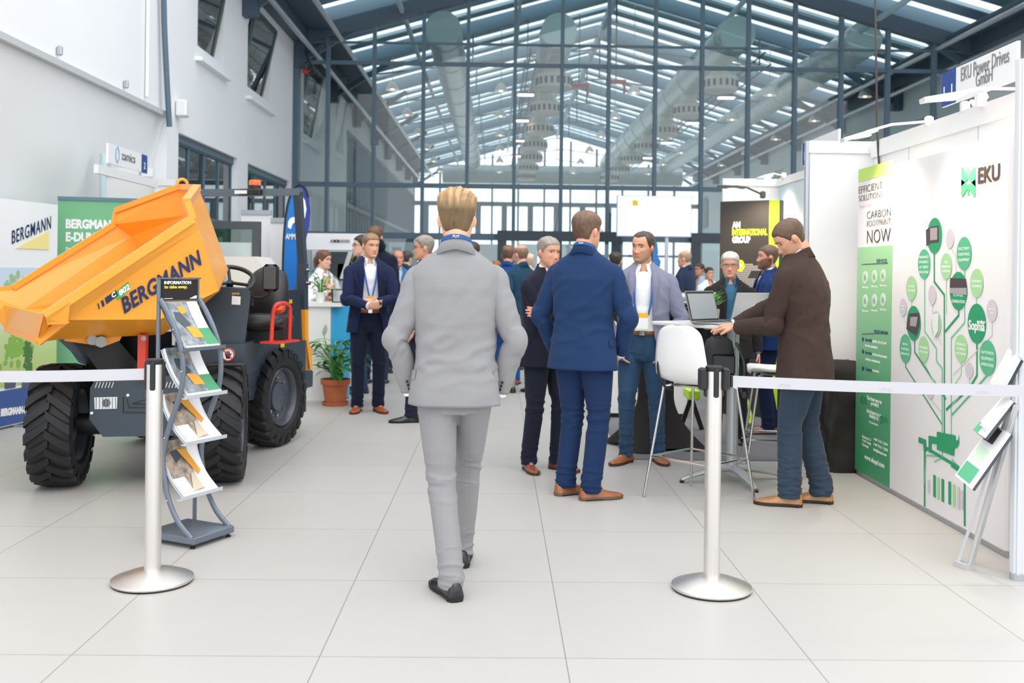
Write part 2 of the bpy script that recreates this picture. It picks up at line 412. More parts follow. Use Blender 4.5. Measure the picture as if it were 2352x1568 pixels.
# ---- roof: glazing bars down both slopes, frames every 4 m, glass above
Y0R = 13.0
rf = MB(); mainf = MB(); pane = MB(); purl = MB()
y = Y0R
k = 0
while y < YE + .1:
    big = abs((y - YG) / 4 - round((y - YG) / 4)) < .01
    d, wd = (.32, .13) if big else (.07, .06)
    tgt = mainf if big else rf
    for s in (-1, 1):
        e = XL - .3 if s < 0 else XR + .3
        tgt.beam((e, y, roof_z(e, d / 2 + .02)), (XM, y, roof_z(XM, d / 2 + .02)), wd, d)
    if not big:   # slim light strip between every pair of bars
        pass
    y += 1.0
for s in (-1, 1):
    e = XL - .3 if s < 0 else XR + .3
    pane.prism([(e, Y0R, roof_z(e)), (XM, Y0R, roof_z(XM)), (XM, Y0R, roof_z(XM) + .02), (e, Y0R, roof_z(e) + .02)], (0, YE - Y0R, 0))
    for q in (0.33, 0.66):
        x = XM + (e - XM) * q; purl.beam((x, Y0R, roof_z(x, .5)), (x, YE, roof_z(x, .5)), .07, .1)
purl.beam((XM, Y0R, roof_z(XM, .3)), (XM, YE, roof_z(XM, .3)), .12, .2)
ce = struct('ceiling', rf, ROOFS, flat=True)
clad = MB()
for yy in np.arange(Y0R, YE - 1, 1.0):
    for s in (-1, 1):
        e = XL - .3 if s < 0 else XR + .3
        clad.prism([(e, yy + .05, roof_z(e) - .03), (XM, yy + .05, roof_z(XM) - .03), (XM, yy + .05, roof_z(XM) - .005), (e, yy + .05, roof_z(e) - .005)], (0, .60, 0))
part('roof_cladding', clad, mat('roof_cladding_paint', '7E9CAA', .6), ce, flat=True)
part('main_frame', mainf, mat('frame_steel', '6A8596', .5), ce, flat=True); part('purlin', purl, ROOFS, ce, flat=True)
part('roof_pane', pane, glassmat('roof_glass', 'FBFEFF', 0.04, fk=.15), ce, flat=True)
ro = MB()
yk = YG + 4
while yk < YE:
    for s in (-1, 1):
        e = XL if s < 0 else XR
        ro.tube([(e, yk, 6.0), (XM, yk, 6.9)], .022, 6); ro.tube([(XM, yk, 6.9), (XM, yk, 8.2)], .02, 6)
        xm = (e + XM) / 2; ro.tube([(xm, yk, 6.45), (xm, yk, roof_z(xm, .3))], .02, 6)
    yk += 4
part('tie_rod', ro, mat('frame_steel', '6A8596', .5), ce)
# eaves: dark gutter beams and brackets along both walls
for nm, x, s in (('trim_3', XL, 1), ('trim_4', XR, -1)):
    e = MB(); e.bb((x + s * .01, Y0R, 5.95), (x + s * .28, YE, 6.28)); e.bb((x + s * .3, Y0R, 6.2), (x + s * .8, YE, 6.26))
    for yk in np.arange(YG - 4, YE, 4.0):
        e.bb((x + s * .01, yk - .1, 5.45), (x + s * .24, yk + .1, 6.0)); e.beam((x + s * .05, yk, 5.55), (x + s * 1.5, yk, 6.45), .08, .12)
    p = struct(nm, e, mat('gutter_steel', '465867', .5), flat=True)
    for dx, z in ((.42, 5.75), (.95, 6.02)):
        part('eave_pipe', MB().tube([(x + s * dx, Y0R, z), (x + s * dx, YE, z)], .05, 8), ALU, p)

# ---- glazed partition across the hall
mx_px = [751, 857, 970, 1072, 1180, 1288, 1395, 1502, 1609, 1715, 1822, 1928, 2035, 2141]
xs = [at(p, 430, YG)[0] for p in mx_px]
gb = MB()
for s, e in ((-1, XL), (1, XR)): gb.beam((e, YG, roof_z(e, .47)), (XM, YG, roof_z(XM, .47)), .22, .3)
gw = struct('window_1', gb, mat('gutter_steel', '465867', .5), flat=True)
for x in xs:
    part('mullion', MB().bb((x - .035, YG - .08, 0), (x + .035, YG + .06, roof_z(x, .5))), STEEL, gw, flat=True)
for x in (XL + .06, XR - .06): part('corner_post', MB().bb((x - .055, YG - .11, 0), (x + .055, YG + .09, 5.44)), STEEL, gw, flat=True)
for z, h in ((3.14, .09), (5.58, .07), (5.99, .035), (2.13, .12)):
    part('transom', MB().bb((XL + .1, YG - .05, z - h / 2), (XR - .1, YG + .04, z + h / 2)), STEEL, gw, flat=True)
part('glass_pane', MB().prism([(XL + .1, YG, .05), (XR - .1, YG, .05), (XR - .1, YG, roof_z(XR, .6)), (XM, YG, roof_z(XM, .6)), (XL + .1, YG, roof_z(XL, .6))], (0, .012, 0)), GLASS, gw, flat=True)
def hall_door(n, p0, p1):
    a, b = at(p0, 560, YG - .15)[0], at(p1, 560, YG - .15)[0]; f = MB(); y = YG - .22
    for x in (a, b): f.bb((x - .09, y, 0), (x + .09, y + .12, 2.05))
    f.bb((a - .1, y - .012, 2.05), (b + .1, y + .132, 2.25)); mm = (a + b) / 2; f.bb((mm - .05, y, 0), (mm + .05, y + .1, 2.1))
    p = struct(n, f, mat('door_steel', '2F3D47', .4), flat=True)
    part('door_pane', MB().bb((a, y + .05, .1), (b, y + .06, 2.05)), GLASS, p, flat=True)
    for s in (-1, 1): part('door_handle', MB().tube([(mm + s * .12, y - .05, .9), (mm + s * .12, y - .05, 1.4)], .015, 8), CHROME, p)
hall_door('door_1', 1153, 1415); hall_door('door_2', 1598, 1800)
# far gable: glazed end wall
fe = MB()
for x in np.arange(XL, XR + .1, 1.27):
    fe.bb((x - .05, YE - .1, 0), (x + .05, YE + .1, roof_z(x, .4)))
for x in np.arange(XL + .6, XR, 1.27): fe.bb((x - .14, YE - .12, 3.0), (x + .14, YE + .05, 4.7))
for z, h in ((3.1, .25), (4.75, .22), (5.6, .1), (6.6, .08), (2.3, .12)): fe.bb((XL, YE - .1, z - h / 2), (XR, YE + .08, z + h / 2))
fg = struct('window_7', fe, STEEL, flat=True)
part('glass_pane', MB().bb((XL, YE, 0), (XR, YE + .02, 6.2)), GLASS, fg, flat=True)
# left side glazing beyond the partition, dense vertical bars
lg = MB()
for yv in np.arange(27.2, YE, .62): lg.bb((XL - .1, yv - .04, 0), (XL + .02, yv + .04, 5.2))
for z in (.1, 2.4, 3.2, 5.15): lg.bb((XL - .1, 27, z - .06), (XL + .03, YE, z + .06))
p = struct('window_8', lg, mat('bar_steel', '5C6E78', .5), flat=True)
part('glass_pane', MB().bb((XL - .2, 27, 0), (XL - .19, YE, 5.2)), GLASS, p, flat=True)

# ---- ventilation ducts
DUCT = mat('galvanised_duct', 'B7C5C6', .38, .35, var=(3, .06)); DEND = mat('duct_end_cap', 'BFD8D8', .5); DIFF = mat('diffuser_paint', 'DAD9CF', .6)
for i, (px, plain, Yd) in enumerate(((1018, 1, 20.9), (1284, 0, 20.9), (1694, 0, 20.9), (1985, 1, 20.9))):
    c = at(px, 62, Yd); X = c[0]; Z = 6.5 if i < 3 else 6.42; r = .375
    wh = ['leftmost of the four, with no outlets below it', 'second from the left, hung with slotted outlets', 'third from the left, hung with slotted outlets', 'rightmost of the four, ribbed, with no outlets']
    t = thing('ventilation_duct', 'round galvanised roof duct, ' + wh[i], 'duct', (X, Yd, Z), group='round roof ducts')
    ys = np.arange(Yd, 45.6, .14) if i == 3 else np.array([Yd, 45.6]); d = MB(); d.tube([(X, y, Z) for y in ys], [r + (.012 if k % 3 == 0 and i == 3 else 0) for k in range(len(ys))], 28); part('duct_pipe', d, DUCT, t)
    d = MB(); d.tube([(X, Yd - .04, Z), (X, Yd, Z)], r * 1.0, 28); part('end_cap', d, DEND, t)
    if i < 3:
        for y in np.arange(Yd + .5, 45, 2.2): part('flange_ring', MB().tube([(X, y, Z), (X, y + .05, Z)], r + .018, 28), DUCT, t)
    if not plain:
        for q, y in enumerate(np.arange(22.5, 45, 3.7)):
            b = MB(); b.lathe([(.2, Z - .3), (.2, Z - .5), (.3, Z - .58), (.38, Z - .6), (.4, Z - .66), (.4, Z - .9), (.36, Z - .93), (.0, Z - .9)], (X, y, 0), 20)
            for a in np.linspace(0, 2 * PI, 18, endpoint=False): b.box((X + .4 * math.cos(a), y + .4 * math.sin(a), Z - .77), (.03, .055, .15), rz=a, mi=1)
            o = part('air_outlet', b, [DIFF, BLACKP], t)
cdm = MB().tube([(-2.6, 46.2, 5.95), (8.5, 46.2, 5.95)], .42, 24); tag(cdm.build('cross_duct', DUCT), 'round duct running crosswise at the far end of the hall', 'duct')

# ---- white bell pendants in five rows
LAMPW = mat('pendant_enamel', 'F0F0EC', .4); CORD = mat('pendant_cord', 'A5AAAC', .5)
rown = ['leftmost row', 'second row from the left', 'middle row', 'fourth row from the left', 'rightmost row']
ordn = ['nearest', 'second nearest', 'third nearest', 'fourth nearest', 'fifth nearest', 'farthest']
for ri, X in enumerate((-2.67, .03, 3.35, 6.75, 9.15)):
    t0 = thing('pendant_lamp', 'white bell pendant lamp, nearest of the %s' % rown[ri], 'lamp', (X, 24.8, 5.92), group='white bell pendants in the far hall')
    b = MB(); b.lathe([(.03, .22), (.06, .2), (.12, .13), (.16, .04), (.175, 0), (.165, 0), (.11, .11), (.02, .17)], m=20); b.build('lamp_shade', LAMPW, t0)
    b = MB(); b.tube([(0, 0, .2), (0, 0, roof_z(X) - 5.93)], .009, 6); b.build('cord', CORD, t0)
    b = MB(); b.sphere((0, 0, .04), .05, 10, 6); b.build('bulb', mat('warm_bulb', 'FFE9C8', .4, emit=2.0), t0)
    for k in range(1, 6): dup(t0, (X, 24.8 + 4 * k, 5.92), 0, 'white bell pendant lamp, %s of the %s' % (ordn[k], rown[ri]))
# emergency stop pendant by the corner, hoist hooks
eb = MB(); P0 = at(704, 155, 19.8)
e = thing('hanging_cable', 'coiled black cable with a red end hanging at the top corner of the glass wall', 'cable', P0)
part('cable', MB().tube(smooth_path([P0 + (0, 0, .75), P0 + (-.02, 0, .3), P0 + (.1, 0, .05), P0 + (.12, 0, -.08), P0 + (0, 0, -.1), P0 + (-.04, 0, .05), P0 + (.06, 0, .12), P0 + (.1, 0, .0)], 6), .016, 8), BLACKP, e)
part('plug', MB().tube([P0 + (-.08, 0, -.06), P0 + (.04, 0, -.1)], .04, 10), mat('red_plug', 'C0392B', .4), e)
for i, (px, py) in enumerate(((1330, 197), (1415, 188))):
    P = at(px, py, 25.0); t = thing('roof_hoist', 'small red hoist trolley hanging under the roof, ' + ('left' if i == 0 else 'right') + ' one of the two', 'hoist', P, group='red hoists')
    part('trolley', MB().beam(P + (-.25, 0, 0), P + (.25, 0, 0), .1, .1), mat('hoist_red', 'C4513F', .5), t, flat=True)
    part('hook', MB().tube(smooth_path([P + (.15, 0, 0), P + (.22, 0, -.15), P + (.2, 0, -.3)], 4), .03, 8), mat('hoist_red', 'C4513F', .5), t)
    part('hanger_rod', MB().tube([P + (0, 0, 0), (P[0], P[1], roof_z(P[0], .3))], .015, 6), STEEL, t)
for i, (X, D0, side) in enumerate(((.66, 21.5, 'beside the second duct'), (5.75, 21.5, 'between the two right hand ducts'))):
    t = thing('lattice_truss', 'dark lattice lighting truss hanging %s' % side, 'truss', (X, D0, 6.0)); g = MB(); n = 46; ys = np.linspace(D0, 44, n)
    for dx, dz in ((-.12, 0), (.12, 0), (0, .26)): g.tube([(X + dx, D0, 6.0 + dz), (X + dx, 44, 6.0 + dz)], .018, 6)
    for k in range(n - 1):
        s = 1 if k % 2 else -1; g.tube([(X - .12 * s, ys[k], 6.0), (X, ys[k + 1], 6.26)], .008, 4); g.tube([(X + .12 * s, ys[k], 6.0), (X, ys[k + 1], 6.26)], .008, 4)
    part('truss_lattice', g, mat('truss_black', '2C3338', .5), t)
    for y in (24, 32, 40): part('hanger', MB().tube([(X, y, 6.26), (X, y, roof_z(X) - .03)], .012, 6), STEEL, t)
    for k, y in enumerate((25.2, 29.5, 34.0, 38.5)):
        q = thing('truss_lamp', 'flat glowing lamp, %s of those under the truss %s' % (('nearest', 'second', 'third', 'farthest')[k], side.replace('between the two right hand ducts', 'between right hand ducts')), 'lamp', (X, y, 5.95), group='truss lamps')
        part('lamp_body', MB().bb((X - .22, y - .1, 5.93), (X + .22, y + .1, 5.985)), STEEL, q, flat=True); part('lamp_glow', MB().bb((X - .2, y - .09, 5.90), (X + .2, y + .09, 5.93)), mat('pink_glow', 'FFD2BE', .4, emit=2.5), q, flat=True)
# outside: pale ground and pale buildings beyond the far gable are left to the sky
# ---------------------------------------------------------------- decal helpers
def ribbon_on(mb, pts, wdt, nd, th=.002, mi=0):
    """flat strip of width wdt following world points lying on a surface with normal nd"""
    for i_, (a, b) in enumerate(zip(pts, pts[1:])):
        lf = np.array(nd) * .00012 * (i_ % 4); a = np.array(a) + lf; b = np.array(b) + lf; d = unit(b - a); u = unit(np.cross(nd, d)) * wdt / 2; o = np.array(nd) * th
        e = d * wdt * .35
        P = [a - e - u, b + e - u, b + e + u, a - e + u]
        mb.add([p for p in P] + [p + o for p in P], [(3, 2, 1, 0), (4, 5, 6, 7), (0, 1, 5, 4), (1, 2, 6, 5), (2, 3, 7, 6), (3, 0, 4, 7)], mi)
def poly_on(mb, pts, nd, th=.002, mi=0):
    P = np.array(pts, float); c = np.cross(P[1] - P[0], P[2] - P[1])
    if np.dot(c, nd) < 0: P = P[::-1]
    return mb.prism(P, np.array(nd) * th, mi)
def ell_on(mb, c, ru, rz, ux, nd, th=.002, n=28, mi=0):
    a = np.linspace(0, 2 * PI, n, endpoint=False); return poly_on(mb, [np.array(c) + np.array(ux) * ru * math.cos(t) + np.array((0, 0, rz * math.sin(t))) for t in a], nd, th, mi)
def ramp_mat(name, stops, axis=2, rough=0.5, z0=0, z1=1):
    m = bpy.data.materials.new(name); m.use_nodes = True; n = m.node_tree.nodes; L = m.node_tree.links; b = n['Principled BSDF']
    g = n.new('ShaderNodeNewGeometry'); s = n.new('ShaderNodeSeparateXYZ'); mr = n.new('ShaderNodeMapRange'); r = n.new('ShaderNodeValToRGB')
    L.new(g.outputs['Position'], s.inputs[0]); L.new(s.outputs[axis], mr.inputs[0]); mr.inputs[1].default_value = z0; mr.inputs[2].default_value = z1
    L.new(mr.outputs[0], r.inputs[0]); L.new(r.outputs[0], b.inputs['Base Color']); b.inputs['Roughness'].default_value = rough
    while len(r.color_ramp.elements) < len(stops): r.color_ramp.elements.new(.5)
    for e, (p, c) in zip(r.color_ramp.elements, stops): e.position = p; e.color = rgb(c)
    return m

# ---------------------------------------------------------------- EKU booth on the right
XB = 2.58
bw = MB(); bw.bb((2.80, 4.7, 0), (2.86, 7.45, 2.40)); 
t = thing('booth_side_wall', 'tall white system wall running behind the printed tree display on the right', 'partition wall', (2.83, 6.0, 0))
part('wall_panel', MB().bb((2.80, 4.75, 0.02), (2.84, 7.42, 2.30)), PANEL, t, flat=True)
part('top_rail', MB().bb((2.785, 4.75, 2.30), (2.855, 7.42, 2.42)), PANEL, t, flat=True)
for y in (4.8, 5.78, 6.76, 7.40): part('upright', MB().tube([(2.82, y, 0), (2.82, y, 2.42)], .022, 8), ALU, t)
t = thing('booth_back_wall', 'white booth wall facing the hall behind the man in the brown jacket', 'partition wall', (2.5, 7.46, 0))
part('wall_panel', MB().bb((2.33, 7.46, 0.02), (2.86, 7.50, 2.34)), PANEL, t, flat=True)
part('top_rail', MB().bb((2.33, 7.445, 2.34), (2.86, 7.515, 2.43)), PANEL, t, flat=True)
part('upright', MB().tube([(2.33, 7.48, 0), (2.33, 7.48, 2.43)], .025, 8), ALU, t)
pt = thing('booth_post', 'tall fluted aluminium post at the right edge of the photo', 'post', (2.46, 4.64, 0))
pm = MB(); a = np.linspace(0, 2 * PI, 32, endpoint=False)
prof = [np.stack([(.034 - .006 * (k % 2)) * np.cos(a), (.034) * np.sin(a), a * 0], 1) for k in (0,)]
ring = np.stack([(.036 - .005 * (np.arange(32) % 4 == 0)) * np.cos(a), (.036 - .005 * (np.arange(32) % 4 == 0)) * np.sin(a), a * 0], 1)
pm.loft([ring + (2.46, 4.64, .03), ring + (2.46, 4.64, 2.44)]); part('post_profile', pm, mat('pale_aluminium', 'D5D8DC', .45, .2), pt, ang=20)
part('post_foot', MB().tube([(2.46, 4.64, 0), (2.46, 4.64, .035)], .036, 20), ALU, pt)
part('end_panel', MB().bb((2.475, 4.62, .03), (2.80, 4.66, 2.40)), PANEL, pt, flat=True)

tw = thing('printed_display_wall', 'white fabric display wall printed with a green tree of circles and a green side strip', 'display wall', (2.68, 6.05, 0))
part('fabric', MB().box((XB + .1, 6.05, 1.09), (.2, 2.12, 2.13), bev=.012), mat('printed_fabric', 'EDEAEA', .6, var=(1.2, .02)), tw)
part('floor_edge', MB().bb((XB + .01, 5.0, 0), (XB + .19, 7.1, .03)), ALU, tw, flat=True)
UX = np.array((0, -1.0, 0)); ND = np.array((-1.0, 0, 0)); XW = XB - .001
def Wp(px, py): return onX(px, py, XW)
GD = ink('deep_green', '2E9C6B'); GM = ink('mid_green', '5DB98A'); GL = ink('light_green', 'A9D8A0'); GP = ink('pale_mauve', 'D3CBD0'); GT = ink('teal_line', '7CC79E')
g = MB(); z0 = .035
yl, yr = 7.098, Wp(2047, 800)[1]
gr = ramp_mat('ink_strip_green', [(0, '3C9C6A'), (.45, '63B184'), (1, 'A3D6A0')], z0=.03, z1=1.45)
g.bb((XW - .002, yr, z0), (XW, yl, Wp(1975, 568)[2])); part('green_strip_print', g, gr, tw, flat=True)
g = MB().bb((XW - .002, yr, Wp(1975, 417)[2]), (XW, yl, Wp(1975, 389)[2])); part('lime_strip_print', g, ink('lime', 'BFE06A'), tw, flat=True)
def wtext(body, x0, x1, yb, m, nm, h=None, bold=0, al='l', lift=.001):
    a = Wp(x0, yb); b = Wp(x1, yb); wd = abs(a[1] - b[1]); hh = None
    if h: hh = abs(Wp(x0, yb)[2] - Wp(x0, yb - h)[2])
    tm = MB(); text(tm, body, a, UX, (0, 0, 1), width=wd, height=hh, bold=bold, lift=lift + .001, thick=.0008); part(nm, tm, m, tw, flat=True)
dk = ink('dark_brown', '4A3A34')
for body, x0, x1, yb, h, m in (('EFFICIENT', 1973, 2027, 445, 17, dk), ('SOLUTIONS', 1973, 2027, 463, 14, dk), ('THAT REDUCE YOUR', 1973, 2046, 480, 9, ink('rose', 'DDBFBE')), ('CARBON', 1992, 2046, 503, 18, dk), ('FOOTPRINT', 1992, 2046, 521, 14, dk), ('NOW', 1992, 2046, 559, 32, dk),
    ('SERVICES', 2014, 2038, 603, 8, INKN), ('WHAT WE DO', 2008, 2040, 764, 8, INKN), ('Identify', 1988, 2004, 783, 8, INKN), ('quality, oil, grit, and', 2004, 2036, 785, 6, INKW), ('harvest questions', 1988, 2016, 795, 6, INKW), ('Innovate', 1988, 2004, 812, 8, INKN), ('products and processes', 2004, 2038, 815, 6, INKW), ('reduce emissions', 1988, 2022, 826, 6, INKW),
    ('Connect', 1988, 2004, 850, 8, INKN), ('to network', 2004, 2020, 852, 6, INKW), ('The best way to', 1991, 2026, 916, 9, INKW), ('predict', 2001, 2019, 929, 9, INKW), ('the future is to', 1991, 2026, 946, 9, INKW), ('design it.', 1997, 2019, 957, 9, INKW), ('Contact', 1997, 2018, 970, 5, INKW), ('Kaiserstr. 2', 1981, 2001, 1004, 6, INKW), ('71111 Town', 1981, 2001, 1013, 6, INKW), ('Germany', 1981, 1996, 1022, 6, INKW), ('+49 7111 1234', 2007, 2040, 1010, 6, INKW), ('+49 7111 1235', 2007, 2040, 1022, 6, INKW), ('info@ekupd.com', 2007, 2037, 1034, 6, INKW), ('www.ekupd.com', 1986, 2032, 1052, 11, INKW)):
    wtext(body, x0, x1, yb, m, 'print_line', h, bold=.02 if m in (INKW, INKN) else -.012)
g = MB()
for yy in (607, 759 + 8): ribbon_on(g, [Wp(1981, yy), Wp(2040, yy - 3)], .004, ND, .004)
part('rule', g, INKN, tw, flat=True)
for i, (px, py) in enumerate(((1988, 637), (2009, 635), (2029, 633), (1988, 691), (2009, 690), (2029, 688))):
    c = Wp(px, py); g = MB(); rz = abs(c[2] - Wp(px, py - 15)[2]); ell_on(g, c + ND * .002, abs(c[1] - Wp(px + 6, py)[1]), rz, UX, ND); part('round_icon', g, ink('pale_icon', 'D5EBD4'), tw, flat=True)
    g = MB(); ell_on(g, c + ND * .004, abs(c[1] - Wp(px + 3, py)[1]), rz * .5, UX, ND, n=6); part('icon_mark', g, ink('icon_grey', '9FB5A6'), tw, flat=True)
    wtext('Service', px - 7, px + 7, py + 24, INKW, 'print_line', 5)
for px, py in ((1983, 779), (1983, 807), (1983, 846)):
    g = MB(); c = Wp(px, py); ell_on(g, c + ND * .002, .016, .016, UX, ND, n=16); part('bullet', g, INKN, tw, flat=True)
wtext('“', 1976, 1992, 950, gr and ink('quote_green', '3E9468'), 'quote_mark', 42, .05); wtext('”', 2022, 2040, 995, ink('quote_green', '3E9468'), 'quote_mark', 42, .05)
# tree of circles
lines = [(GD, .016, [(2169, 996), (2169, 677), (2146, 647), (2146, 560)]), (GD, .016, [(2172, 760), (2202, 724), (2202, 700)]), (GD, .016, [(2244, 790), (2244, 862), (2228, 890), (2174, 940)]), (GD, .014, [(2101, 770), (2101, 808), (2172, 915)]),
    (GT, .012, [(2124, 640), (2124, 760), (2151, 800), (2151, 828), (2164, 845), (2164, 990)]), (GT, .010, [(2185, 1010), (2185, 776), (2216, 740), (2216, 610)]), (GD, .010, [(2080, 830), (2080, 842), (2163, 973)]), (GM, .012, [(2269, 860), (2230, 905), (2187, 952)]),
    (GP, .006, [(2184, 565), (2196, 590), (2196, 640)]), (GP, .006, [(2142, 698), (2142, 740), (2163, 790)]), (GP, .006, [(2076, 728), (2083, 750)]), (GP, .006, [(2279, 738), (2279, 770), (2190, 860)]), (GP, .006, [(2227, 868), (2227, 880), (2187, 930)]), (GP, .006, [(2137, 915), (2163, 945)]), (GL, .008, [(2174, 640), (2174, 720)]), (GL, .008, [(2094, 688), (2094, 720)]), (GL, .008, [(2243, 682), (2243, 700)]), (GL, .007, [(2122, 830), (2163, 910)]), (GL, .007, [(2208, 830), (2208, 860), (2188, 890)]),
    (GD, .02, [(2124, 1160), (2124, 1035), (2130, 1030), (2202, 1073)]), (GD, .02, [(2216, 1205), (2216, 1090), (2186, 1068)]), (GT, .009, [(2124, 1110), (2127, 1045), (2160, 1048)]), (GT, .009, [(2187, 1055), (2213, 1085)]), (GT, .009, [(2147, 1060), (2165, 1050), (2165, 1010)])]
for li, (m, wd, pts) in enumerate(lines):
    g = MB(); ribbon_on(g, [Wp(*p) + ND * (.0002 + .00005 * li) for p in pts], wd, ND, .0005); part('tree_branch', g, m, tw, flat=True)
g = MB(); poly_on(g, [Wp(*p) + ND * .003 for p in ((2153, 991), (2196, 1000), (2196, 1012), (2202, 1010), (2204, 998), (2204, 1018), (2200, 1027), (2193, 1030), (2192, 1047), (2153, 1032), (2153, 1020), (2140, 1018), (2140, 1040), (2134, 1038), (2134, 1000), (2153, 1004))], ND, .001)
poly_on(g, [Wp(*p) + ND * .003 for p in ((2111, 1003), (2128, 1010), (2128, 1035), (2122, 1032), (2122, 1020), (2111, 1016))], ND, .001); part('engine_mark', g, GD, tw, flat=True)
for x0, yt, yb, m in ((2134, 1106, 1128, GP), (2147, 1095, 1137, GD), (2156, 1100, 1143, GL), (2166, 1104, 1148, GD), (2182, 1110, 1154, GD), (2192, 1116, 1160, GL), (2202, 1122, 1165, GP), (2210, 1130, 1165, GP)):
    g = MB(); ribbon_on(g, [Wp(x0, yt) + ND * .001, Wp(x0, yb) + ND * .001], .03, ND, .002); part('root_bar', g, m, tw, flat=True)
bubbles = [(2147, 541, 17, 41, GD, None), (2183, 548, 9, 22, GP, None), (2123, 606, 14, 34, GM, 'ENHANCE\nEFFICIENCY\nAT BEST\nPRODUCTION'), (2174, 611, 13, 30, GL, 'TCO\nMANAGEMENT\nCONTROL'), (2215, 582, 17, 38, GM, 'ELECTRIFY\nEXISTING\nEQUIPMENT'),
    (2094, 661, 12, 28, GL, 'RETRO\nSYSTEM'), (2142, 677, 9, 22, GP, None), (2075, 705, 8, 20, GP, 'INFO\nDATA'), (2202, 668, 20, 44, GD, '\n\nPOWER\nGENERATION'), (2244, 650, 15, 33, GL, 'COMPONENT\nTRAINING'), (2279, 713, 12, 26, GP, 'ENGINE\nTEST'), (2099, 742, 16, 40, GD, None), (2151, 744, 11, 30, GL, None),
    (2244, 743, 21, 46, GD, None), (2080, 800, 13, 33, GM, 'DATA\nLOGGER\nSERVICE'), (2122, 802, 12, 30, GL, 'COMMAND\nSTATION'), (2208, 800, 15, 32, GL, 'HYDRAULIC\nHYBRID\nSYSTEMS'), (2269, 822, 19, 41, GM, 'AUTOMATE\nEQUIPMENT\nOPERATIONS'), (2227, 850, 9, 18, GP, None), (2137, 900, 8, 16, GP, None)]
for (px, py, rx, ry, m, tx) in bubbles:
    c = Wp(px, py); ru = abs(Wp(px - rx, py)[1] - Wp(px + rx, py)[1]) / 2; rz = abs(Wp(px, py - ry)[2] - c[2])
    g = MB(); ell_on(g, c + ND * .0022, ru, rz, UX, ND, .0005); part('tree_circle', g, m, tw, flat=True)
    if tx:
        ls = tx.split('\n'); st = rz * .34; g = MB()
        for i, q in enumerate(ls):
            if not q: continue
            text(g, q, c + (0, 0, (len(ls) / 2 - i - .85) * st) + ND * .0030, UX, (0, 0, 1), width=min(ru * 1.5, ru * .22 * len(q)), height=st * .5, bold=.0, thick=.0004, align='c')
        part('circle_text', g, INKW, tw, flat=True)
g = MB(); wtext('Sophia', 2226, 2263, 756, INKW, 'circle_text', 22, .02, lift=.002); wtext('solar', 2246, 2266, 742, INKW, 'circle_text', 9, .02, lift=.0035)
mk_ = [0]
def mach(pts, m, nm='machine_photo'):
    mk_[0] += 1; g = MB(); poly_on(g, [Wp(*p) + ND * (.003 + .0004 * mk_[0]) for p in pts], ND, .0003); part(nm, g, m, tw, flat=True)
dkp = ink('photo_dark', '4F4348'); gyp = ink('photo_grey', 'A9A3A6')
mach([(2128, 528), (2140, 520), (2157, 518), (2158, 556), (2140, 558), (2129, 565)], dkp); mach([(2138, 524), (2154, 522), (2154, 550), (2138, 552)], gyp)
mach([(2184, 638), (2220, 640), (2222, 660), (2183, 660)], dkp); mach([(2183, 661), (2222, 661), (2222, 677), (2183, 673)], gyp)
mach([(2090, 720), (2113, 718), (2113, 745), (2106, 770), (2083, 755)], dkp); mach([(2093, 728), (2110, 727), (2106, 750), (2092, 748)], gyp); mach([(2143, 722), (2158, 718), (2157, 760), (2148, 775), (2143, 745)], ink('photo_white', 'E9ECEA'))
# EKU logo
g = MB()
for s in (-1, 1):
    cx = 2225 + s * 8
    poly_on(g, [Wp(*p) + ND * .001 for p in ((2225 + s * 16, 385), (2225 + s * 13, 383), (2225 + s * 2, 402), (2225 + s * 3, 388), (2225 + s * 1, 386), (2225 + s * 1, 412), (2225 + s * 16, 428))], ND, .002)
    poly_on(g, [Wp(*p) + ND * .001 for p in ((2225 + s * 16, 412), (2225 + s * 16, 449), (2225 + s * 13, 452), (2225 + s * 2, 434), (2225 + s * 2, 450), (2225 + s * 0.5, 450), (2225 + s * 0.5, 424))], ND, .002)
part('logo_symbol', g, GM, tw, flat=True)
wtext('EKU', 2247, 2297, 421, dk, 'logo_text', 36, .03); wtext('POWERDRIVES', 2247, 2296, 436, ink('rose', 'DDBFBE'), 'logo_text', 9)

def sign_board(name, label, X, quad_px, num_px, num, txt, tcol='8A8A8A'):
    """booth name board in a plane parallel to the side walls: quad_px = (left, right, top-left y, bottom-left y)"""
    x0, x1, yt, yb = quad_px; a = onX(x0, yt, X); b = onX(x0, yb, X); c = onX(x1, yb, X); nd = np.array((-1.0 if X > 0 else 1.0, 0, 0))
    t = thing(name, label, 'sign', (X, (a[1] + c[1]) / 2, b[2])); ux = UX if X > 0 else -UX
    lo, hi = min(a[1], c[1]), max(a[1], c[1])
    part('board', MB().bb((X, lo, b[2]), (X + .02 * -nd[0], hi, a[2])), mat('sign_white', 'F2F1F2', .4), t, flat=True)
    n0, n1 = onX(num_px[0], yb, X)[1], onX(num_px[1], yb, X)[1]; n0, n1 = min(n0, n1), max(n0, n1)
    part('number_field', MB().bb((X + nd[0] * .002, n0, b[2]), (X + nd[0] * .0005, n1, a[2])), ink('sign_blue', '2F4C92'), t, flat=True)
    g = MB(); text(g, num, (X + nd[0] * .003, (n0 + n1) / 2, b[2] + (a[2] - b[2]) * .22), ux, (0, 0, 1), height=(a[2] - b[2]) * .38, align='c', bold=.0, space=1.9 if num == '11' else 1.1); part('number', g, INKW, t, flat=True)
    for (body, xa, xb, ybl, h) in txt:
        P = onX(xa, ybl, X); Q = onX(xb, ybl, X); g = MB(); text(g, body, P + nd * .002, ux, (0, 0, 1), width=abs(P[1] - Q[1]), height=h); part('sign_text', g, ink('sign_' + tcol, tcol), t, flat=True)
    return t
